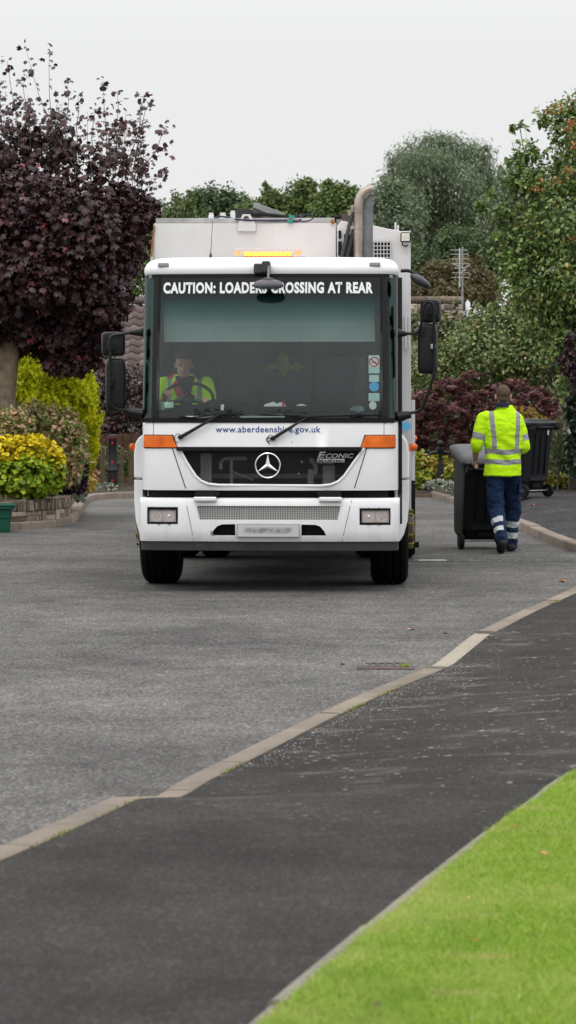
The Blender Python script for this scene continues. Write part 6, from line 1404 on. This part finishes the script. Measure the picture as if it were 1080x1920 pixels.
# ---- the man pushing a bin, seen from behind
MD = 29.6
mpos = gp(944, 1037, 0); mpos = Vector(((942-CX)*MD/F, MD, 0))
S_ = F/MD
man = empty('person', mpos); tag(man, 'man in yellow hi-vis polo and navy trousers walking away pushing a wheelie bin', 'person')
def M(px, py, y=0.0):
    k = (MD+y)/F; return Vector(((px-CX)*k-mpos.x, y, H-(py-HY)*k))
hips_l, kn_l, an_l = Vector((-.075, -.01, .93)), M(929, 955, .04), M(941, 1008, -.20)
ball_l = Vector((an_l.x+.0, an_l.y+.12, .045)); toe_l = Vector((an_l.x+.005, an_l.y+.19, .03))
hips_r, kn_r, an_r = Vector((.095, .01, .93)), M(962, 951, .27), M(958, 1015, .36)
toe_r = Vector((an_r.x+.04, an_r.y+.20, .035))
sh_l, el_l, wr_l = M(907, 786, 0), M(893, 834, -.03), M(891, 861, .17)
sh_r, el_r, wr_r = M(968, 789, .0), M(983, 838, -.03), M(963, 858, .20)
neck = M(942, 768, .0); hc = M(943.5, 742.5, .035)
def body():
    mb = MB()
    Rh = Matrix.Rotation(R(-4), 3, 'Y')
    mb.ball(hc+Vector((0, 0, .028)), (.077, .096, .092), 20, 14, Rh); mb.ball(hc+Vector((0, .02, -.045)), (.064, .078, .078), 18, 12, Rh)
    mb.ball(hc+Vector((0, .07, -.085)), (.035, .03, .03)); mb.ball(hc+Vector((-.004, .105, -.015)), (.013, .022, .026)); mb.ball(hc+Vector((0, .09, .02)), (.055, .02, .012)); mb.ball(hc+Vector((0, .092, -.055)), (.026, .014, .010))
    limb(mb, [neck+Vector((0, .0, -.06)), hc+Vector((0, -.005, -.06))], [.060, .058])
    for s in (-1, 1):
        e_ = hc+Vector((s*.082, .005, -.010)); Re = Matrix.Rotation(s*R(-24), 3, 'Z')
        mb.ball(e_, (.010, .020, .033), 12, 10, Re); mb.ball(e_+Vector((s*.006, .004, .012)), (.008, .016, .017), 10, 8, Re); mb.ball(e_+Vector((s*.002, .005, -.022)), (.007, .011, .012), 8, 6)
    for s, sh, el, wr in ((-1, sh_l, el_l, wr_l), (1, sh_r, el_r, wr_r)):
        limb(mb, [sh, el], [.052, .040]); m_ = el.lerp(wr, .35); limb(mb, [el, m_, wr], [.039, .043, .027])
    mb.ball(Vector((.01, 0, 1.25)), (.15, .09, .22)); limb(mb, [neck+Vector((0, 0, -.07)), Vector((.01, 0, 1.3))], [.075, .12]); limb(mb, [sh_l, sh_r], [.055, .055])
    for h_, k_, a_ in ((hips_l, kn_l, an_l), (hips_r, kn_r, an_r)): limb(mb, [h_, k_, a_], [.08, .05, .037])
    mb.ball(Vector((.01, 0, .97)), (.15, .10, .12))
    hand(mb, wr_l, (-.10, .75, -.60), (.9, .1, -.35), 1, 1.03, .95, .2, thumb_dir=(-.45, .35, -.6))
    hand(mb, wr_r, (-.25, .8, -.3), (-.8, -.1, -.3), -1, 1.03, .8)
    return vox('body', mb, .0062, [M_skin], man, 5, .45)
body()
def hairf():
    mb = MB(); mb.ball(hc+Vector((0, -.004, .034)), (.082, .099, .092), 26, 18, Matrix.Rotation(R(-4), 3, 'Y')); mb.ball(hc+Vector((0, -.024, -.03)), (.066, .066, .06), 20, 14)
    o = vox('hair', mb, .005, [M_hair], man, 4); me = o.data; bm = bmesh.new(); bm.from_mesh(me); kill = []
    for f in bm.faces:
        c = f.calc_center_median()-hc
        low = -.062 if c.y < -.02 else (-.030 if c.y < .03 else .035)
        if c.z < low or (abs(c.x) > .06 and -.01 < c.y < .03 and c.z < .02): kill.append(f)
    bmesh.ops.delete(bm, geom=kill, context='FACES'); bm.to_mesh(me); bm.free(); wrinkle(o, .0016, 60)
hairf()
def shirt():
    mb = MB(); rings = []; n = 28
    #        z      x     hw    depth  y
    for z, x, hw, dp, y in ((.858, .000, .212, .150, .005), (.90, .002, .208, .145, .005), (.98, .006, .203, .132, .0), (1.08, .008, .200, .128, -.005), (1.20, .010, .205, .128, -.008), (1.32, .012, .215, .130, -.010),
                            (1.42, .016, .222, .122, -.012), (1.50, .020, .212, .105, -.006), (1.555, .026, .165, .092, .0), (1.59, .030, .112, .084, .004), (1.63, .031, .088, .078, .006), (1.645, .031, .07, .07, .006)):
        ring = []
        for i in range(n):
            a = 2*PI*i/n; e_ = .78; cx_ = math.copysign(abs(math.cos(a))**e_, math.cos(a)); sy = math.copysign(abs(math.sin(a))**e_, math.sin(a)); ring.append(Vector((x+hw*cx_, y+dp*sy, z)))
        rings.append(ring)
    mb.loft(rings)
    cl = el_l.lerp(wr_l, .16); cr = el_r.lerp(wr_r, .16)
    for sh, el, c_ in ((sh_l, el_l, cl), (sh_r, el_r, cr)):
        inn = sh+Vector((math.copysign(.05, -sh.x), 0, .01)); limb(mb, [inn, sh, sh.lerp(el, .5), el, c_], [.085, .080, .075, .066, .063], 18)
    o = vox('polo_shirt', mb, .0075, [M_hiv, M_refb, M_collar], man, 7, .5); wrinkle(o, .011, 6.0, (1, 1, .55), 3); wrinkle(o, .006, 15, (.6, 1, 1.5), 9)
    for v in o.data.vertices:      # loose cloth gathers above the hem and over the elbows
        c = v.co
        if 1.0 < c.z < 1.35 and abs(c.x) < .2: v.co.y += .007*math.sin(c.z*38+c.x*14+2*math.sin(c.x*9))*min(1, (1.35-c.z)*6)*(1 if c.y < 0 else 0)
    def fn(c):
        for sh, el in ((sh_l, el_l), (sh_r, el_r)):
            t, d = seg_t(c, sh, el)
            if abs(c.x-.01) > .205 and d < .12:
                if .56 < t < .80: return 1
                return 0
        zz = c.z+.006*math.sin(c.x*22+1)
        if 1.098 < zz < 1.156 or .985 < zz < 1.043: return 1
        xb = c.x-(.0 if c.z > 1.3 else 0)
        ll = -.155+.035*max(0, min(1, (1.55-c.z)/.4)); rl = .195-.020*max(0, min(1, (1.55-c.z)/.4))
        if c.z > 1.15 and (ll < c.x < ll+.054 or rl-.05 < c.x < rl): return 1
        return 0
    paint(o, fn)
    # collar
    mb = MB(); rr = []
    for z, k_ in ((.005, 1.26), (.03, 1.12), (.058, 1.03), (.060, .95)): rr.append([neck+Vector((.078*k_*math.cos(a), .074*k_*math.sin(a), z+.012-.012*math.sin(a))) for a in [2*PI*i/24 for i in range(24)]])
    mb.loft(rr, caps=False); mb.build('collar', M_collar, man, angle=60)
shirt()
def trousers():
    mb = MB(); mb.ball(Vector((.008, 0, .90)), (.165, .10, .11), 20, 12)
    for h_, k_, a_, sp in ((hips_l, kn_l, an_l, 1), (hips_r, kn_r, an_r, 1)):
        limb(mb, [h_+Vector((0, 0, -.04)), h_.lerp(k_, .5), k_, k_.lerp(a_, .5), a_+Vector((0, 0, .01)), a_+Vector((0, .005, -.035))], [.098, .104, .088, .078, .074, .076], 18)
    o = vox('trousers', mb, .0075, [M_navy, M_refw], man, 6, .5); wrinkle(o, .016, 6.5, (1, 1, .8), 5); wrinkle(o, .009, 14, (1, 1, 1.6), 1)
    def fn(c):
        for k_, a_ in ((kn_l, an_l), (kn_r, an_r)):
            t, d = seg_t(c, k_, a_)
            if d < .115 and (c.x < (k_.x+.07) if k_ is kn_l else True):
                if .38 < t < .55 or .70 < t < .87: return 1
        return 0
    paint(o, fn)
    mb = MB(); mb.box(Vector((.195, .06, .74)), (.03, .15, .17), rot=Matrix.Rotation(R(-8), 3, 'X')); mb.build('cargo_pocket', M_navy, man, bevel=.012)
trousers()
def boot(an, toe, heel_up):
    mb = MB(); d = (toe-an); fd = Vector((d.x, d.y, 0)).normalized(); heel = an-fd*.045+Vector((0, 0, -.06 if heel_up else -.065))
    limb(mb, [an+Vector((0, 0, .03)), an+Vector((0, 0, -.03))], [.052, .052]); limb(mb, [heel, an.lerp(toe, .5)+Vector((0, 0, -.01)), toe+Vector((0, 0, .015))], [.050, .058, .052]); mb.ball(toe+Vector((0, 0, .01)), (.048, .055, .038))
    o = vox('boot', mb, .007, [M_boot], man, 4)
    for v in o.data.vertices:
        if v.co.z+man.location.z < .004: v.co.z = .004
    return o
boot(an_l, toe_l, True); boot(an_r, toe_r, False)

# ---- wheelie bins
M_bin = pm('bin_plastic', (.0095, .0103, .0125), .5, var=.25, scale=5, bump=.12, bscale=300); M_lid = pm('bin_lid_plastic', (.036, .038, .044), .36, var=.2, scale=7, bump=.12, bscale=300)
def bin_(loc, rz, lean, k, label, sticker_=False, lid_mat=None):
    """two-wheeled bin; handle, hinge and wheels at -y"""
    r = empty('wheelie_bin', loc); r.rotation_euler = (lean, 0, rz); r.rotation_mode = 'XYZ'; tag(r, label, 'wheelie bin', 'black wheelie bins')
    W_, D_, Hh = .58*k, .70*k, 1.0*k; zo = -.02
    rings = []
    for z, w, d, yo in ((.07, .47, .46, .05), (.10, .48, .49, .05), (.22, .49, .52, .04), (.23, .495, .56, .015), (.90, .555, .67, 0), (.93, .56, .68, 0), (.935, .60, .73, 0), (.985, .605, .735, 0), (.99, .58, .71, 0)):
        ring = []
        for i in range(32):
            a = 2*PI*(i+.5)/32; e_ = .20; ring.append(Vector((k*w/2*math.copysign(abs(math.cos(a))**e_, math.cos(a)), k*(yo+d/2*math.copysign(abs(math.sin(a))**e_, math.sin(a))), k*z)))
        rings.append(ring)
    MB().loft(rings).build('bin_body', M_bin, r, angle=30)
    mb = MB()      # moulded detail on the handle side
    for x in (-.12, 0, .12): mb.box((x*k, -.300*k, .60*k), (.012*k, .05*k, .55*k), rot=Matrix.Rotation(R(4.5), 3, 'X'))
    mb.box((0, -.235*k, .26*k), (.34*k, .10*k, .05*k)); mb.build('moulded_rib', M_bin, r, bevel=.004)
    mb = MB(); mb.box((0, -.235*k, .175*k), (.16*k, .03*k, .06*k)); mb.build('axle_recess', pm('void_black', (.01, .01, .01), .9), r, bevel=.004)
    rings = []
    for z, w, d, yo in ((.985, .60, .76, .015), (.99, .63, .79, .015), (1.015, .635, .795, .015), (1.035, .61, .76, .015), (1.06, .50, .60, .03), (1.068, .36, .42, .04)):
        ring = []
        for i in range(32):
            a = 2*PI*(i+.5)/32; e_ = .17; ring.append(Vector((k*w/2*math.copysign(abs(math.cos(a))**e_, math.cos(a)), k*(yo+d/2*math.copysign(abs(math.sin(a))**e_, math.sin(a))), k*z)))
        rings.append(ring)
    lid = MB().loft(rings).build('lid', lid_mat or M_lid, r, angle=35)
    for s in (-1, 1):
        mb = MB(); mb.box((s*.20*k, -.40*k, .985*k), (.05*k, .10*k, .06*k)); mb.build('hinge', M_bin, r, bevel=.006)
    MB().tube([(-.27*k, -.415*k, .955*k), (.27*k, -.415*k, .955*k)], .016*k, 10).build('handle', M_bin, r)
    mb = MB(); 
    for s in (-1, 1): mb.box((s*.265*k, -.385*k, .95*k), (.025*k, .09*k, .06*k))
    mb.build('handle_bracket', M_bin, r, bevel=.004)
    MB().tube([(-.26*k, -.235*k, .10*k), (.26*k, -.235*k, .10*k)], .011, 8).build('axle', M_steel, r)
    for s in (-1, 1):
        w = empty('wheel', (s*.262*k, -.235*k, .10*k)); w.parent = r
        MB().lathe([(.055, -.022), (.085, -.026), (.098, -.018), (.1, 0), (.098, .018), (.085, .026), (.055, .022)], n=28, axis='x').build('tyre', M_rub, w)
        MB().lathe([(.0, -.018), (.02, -.03), (.03, -.018), (.058, -.016), (.058, .016), (.03, .018), (.02, .03), (0, .018)], n=24, axis='x').build('rim', M_grey, w)
    if sticker_:
        mb = MB(); mb.box((.13*k, -.345*k, .885*k), (.04, .004, .075), rot=Matrix.Rotation(R(4.5), 3, 'X')); mb.build('house_number', pm('sticker_white', (.70, .76, .74), .6), r)
    return r
bp = gp(886, 1027, 0)
b1 = bin_(((898-CX)*30.65/F, 30.65, .054), R(9), R(13), 1.03, 'black wheelie bin with pale grey sheen on its lid, tipped towards the walking man')
bp2 = at(984, 938, 39.3)
b2 = bin_((bp2.x, 39.75, dz_(0, 39.6)-.002), R(46), 0, 1.10, 'upright black wheelie bin with a white sticker, parked on the driveway', True)

# ---- the driver
def driver():
    c = L(345, 680, .95); hx = c.x
    d = empty('person', truck.matrix_world @ Vector((0, 0, 0))); d.location = Vector((TX0, TD0, 0)); d.rotation_euler = (0, 0, -TA); tag(d, 'driver in yellow hi-vis jacket with a red seat belt behind the windscreen', 'person')
    hd = Vector((hx, .95, c.z-.02)); Rh = Matrix.Rotation(R(14), 3, 'Z')
    mb = MB(); mb.ball(hd+Vector((0, .01, .025)), (.077, .096, .092), 20, 14); mb.ball(hd+Vector((0, -.015, -.05)), (.062, .076, .075), 18, 12); mb.ball(hd+Vector((0, -.065, -.095)), (.03, .028, .026)); mb.ball(hd+Vector((.008, -.105, -.02)), (.013, .022, .028))
    mb.ball(hd+Vector((.003, -.088, .020)), (.052, .018, .010)); mb.ball(hd+Vector((.004, -.090, -.062)), (.026, .012, .009))
    for s in (-1, 1): mb.ball(hd+Vector((s*.081, .01, -.01)), (.010, .02, .031)); mb.ball(hd+Vector((s*.03, -.082, .0)), (.016, .010, .010))
    limb(mb, [hd+Vector((0, .02, -.06)), hd+Vector((0, .04, -.17))], [.058, .066]); mb.ball(hd+Vector((0, .06, -.45)), (.15, .09, .22))
    sh = [hd+Vector((-.195, .05, -.185)), hd+Vector((.195, .05, -.185))]; el = [hd+Vector((-.25, -.08, -.50)), hd+Vector((.27, -.06, -.50))]; wr = [Vector((swc.x-.19, .52, swc.z+.04)), Vector((swc.x+.21, .56, swc.z-.03))]
    for i in (0, 1): limb(mb, [sh[i], el[i], wr[i]], [.05, .04, .027]); hand(mb, wr[i], (.1*(1-2*i), -.6, .2), (.5*(1-2*i), -.3, -.7), 1-2*i, 1.0, 1.1)
    mb.ball(hd+Vector((0, .05, -.72)), (.17, .14, .14))
    for s in (-1, 1): limb(mb, [hd+Vector((s*.09, .02, -.74)), hd+Vector((s*.13, -.42, -.72)), hd+Vector((s*.13, -.45, -1.0))], [.085, .06, .05])
    vox('body', mb, .008, [M_skin], d, 4)
    mb = MB(); mb.ball(hd+Vector((0, .018, .042)), (.086, .104, .090), 20, 12); o = vox('hair', mb, .007, [M_hair], d, 3); bm = bmesh.new(); bm.from_mesh(o.data)
    bmesh.ops.delete(bm, geom=[f for f in bm.faces if (lambda q: q.z < (.055 if q.y < -.02 else (.01 if q.y < .03 else -.05)))(f.calc_center_median()-hd)], context='FACES'); bm.to_mesh(o.data); bm.free()
    mb = MB(); rings = []
    for z, hw, dp in ((-.72, .20, .15), (-.55, .205, .145), (-.34, .215, .14), (-.22, .225, .125), (-.16, .18, .105), (-.12, .11, .09), (-.085, .088, .085)):
        rings.append([hd+Vector((hw*math.copysign(abs(math.cos(a))**.8, math.cos(a)), .055+dp*math.copysign(abs(math.sin(a))**.8, math.sin(a)), z)) for a in [2*PI*i/26 for i in range(26)]])
    mb.loft(rings)
    for i in (0, 1): limb(mb, [sh[i], sh[i].lerp(el[i], .5), el[i], el[i].lerp(wr[i], .75)], [.082, .078, .07, .052], 16)
    o = vox('hi_vis_jacket', mb, .009, [M_hiv, M_refb, M_collar], d, 6); wrinkle(o, .014, 7, (1, 1, .7), 2)
    def fn(q):
        r = q-hd
        if -.60 < r.z < -.10 and r.y < .03 and abs(r.x-.01) < max(.012, .05+(r.z+.30)*.22): return 2
        if r.z > -.62 and (-.150 < r.x < -.108 or .125 < r.x < .168) and r.z > -.60: return 1
        return 0
    paint(o, fn)
    mb = MB(); pts = [hd+Vector((-.12, .06, -.09)), hd+Vector((-.085, -.045, -.17)), hd+Vector((-.02, -.105, -.28)), hd+Vector((.07, -.115, -.42)), hd+Vector((.15, -.10, -.56))]
    rr = [[p+Vector((-.026, -.008, -.018)), p+Vector((.026, -.010, .018)), p+Vector((.026, .0, .018)), p+Vector((-.026, .002, -.018))] for p in pts]; mb.loft(rr); o = mb.build('seat_belt', cloth('seat_belt_red', (.42, .035, .05)), d, angle=60)
driver()
# ---- things in the cab (local positions on the truck, yet things of their own)
def in_cab(name, label, cat, group=None):
    t = empty(name, (TX0, TD0, 0), -TA); tag(t, label, cat, group); return t
def rag(px, py, rx, rz, y, mat, name, label, seed, cat='cloth', nm=.35):
    t = in_cab(name, label, cat); c = L(px, py, y); k_ = (TD0+y)/F; mb = MB(); mb.ball(c, (rx*k_, .05, rz*k_), 28, 18); o = mb.build('crumpled_'+cat, mat, t, angle=80); wrinkle(o, .022, 22, (1, 1, 1), seed); wrinkle(o, .010, 55, (1, 1, 1), seed+4)
M_gcl = cloth('green_cloth', (.20, .40, .29), .2); M_gcl2 = cloth('bright_green_cloth', (.03, .28, .12), .2); M_pap = pm('paper_white', (.72, .74, .73), .8, var=.06)
rag(308, 765, 13, 12, .26, M_gcl, 'cloth', 'crumpled pale green cloth in the driver side corner of the windscreen', 1)
rag(722, 768, 18, 9, .34, M_gcl2, 'cloth', 'bright green cloth in the passenger side corner of the windscreen', 5)
rag(672, 768, 13, 7, .20, cloth('teal_glove', (.10, .17, .17), .3), 'glove', 'dark teal work glove on the dashboard beside the stickers', 7, 'glove')
def dash_sheet(name, label, pts, y, mat, cat):
    t = in_cab(name, label, cat); mb = MB(); mb.prism([(LX(a, y), LZ(b, y)) for a, b in pts], y-.006, y+.006); mb.build('sheet', mat, t)
dash_sheet('paper', 'white crumpled papers with a red mark on the middle of the dashboard', [(491, 766), (497, 758), (513, 753), (519, 757), (526, 754), (533, 757), (540, 765), (538, 768), (491, 768)], .34, M_pap, 'paper')
dash_sheet('paper', 'smaller white folded paper right of the red marked papers', [(549, 768), (557, 759), (565, 757), (577, 761), (587, 768), (560, 770)], .36, M_pap, 'paper')
dash_sheet('paper', 'small upright white tag on the instrument hood', [(414, 759), (420, 758), (420, 770), (414, 770)], .20, M_pap, 'paper')
dash_sheet('paper', 'pale green slip of paper beside the crumpled cloth', [(309, 755), (325, 753), (325, 764), (309, 765)], .12, pm('paper_mint', (.45, .62, .55), .8), 'paper')
dash_sheet('pen', 'white pen lying along the bottom of the windscreen', [(456, 775), (531, 777), (532, 779), (456, 778)], .11, M_pap, 'pen')
dash_sheet('ruler', 'pale ruler lying just below the white pen', [(450, 780.5), (534, 780), (534, 782.5), (450, 783)], .10, pm('ruler_pale', (.62, .66, .64), .6), 'ruler')
dash_sheet('paper', 'long white folded sheet at the bottom of the windscreen before the driver', [(349, 780), (380, 780), (407, 777), (407, 779), (380, 784), (349, 783)], .09, M_pap, 'paper')
dash_sheet('packet', 'dark red packet on the dashboard right of the papers', [(588, 761), (606, 762), (608, 771), (588, 771)], .34, pm('packet_red', (.20, .02, .03), .5), 'packet')
dash_sheet('tag', 'small red tag among the papers on the dashboard', [(529, 753), (533, 753), (534, 768), (529, 768)], .325, pm('packet_red_bright', (.5, .03, .04), .5), 'tag')
# hi-vis jackets hanging at the back of the cab
M_hung = cloth('dull_hi_vis', (.16, .22, .02), .3)  # hi-vis cloth toned down so the hung jackets show only faintly
def hung(px0, py0, px1, py1, lab, seed, mat):
    y = 1.36; t = in_cab('hung_jacket', lab, 'jacket', 'jackets hanging in the cab'); a, b = L(px0, py1, y), L(px1, py0, y); mb = MB(); c = (a+b)/2; mb.ball(c, (abs(b.x-a.x)/2, .04, abs(b.z-a.z)/2), 26, 18)
    o = mb.build('jacket_cloth', [mat, M_refb], t, angle=80); wrinkle(o, .03, 14, (1, 1, .35), seed); wrinkle(o, .02, 7, (1, 1, 1), seed+2)
hung(519, 660, 541, 705, 'narrow hi-vis jacket hanging behind the seats in the middle of the cab', 2, M_hung)
hung(492, 683, 527, 696, 'hi-vis bundle hanging left of the narrow jacket in the cab', 4, M_hung)
hung(535, 684, 572, 696, 'hi-vis bundle hanging right of the narrow jacket in the cab', 8, M_hung)
# dark folded screen leaning at the passenger side
t = in_cab('folder', 'tall dark triangular folder leaning beside the stickers', 'folder'); mb = MB(); y = .25
mb.prism([(LX(657, y), LZ(770, y)), (LX(676, y), LZ(668, y)), (LX(684, y), LZ(672, y)), (LX(690, y), LZ(770, y))], y, y+.03); mb.build('panel', pm('folder_dark', (.02, .02, .02), .5), t)
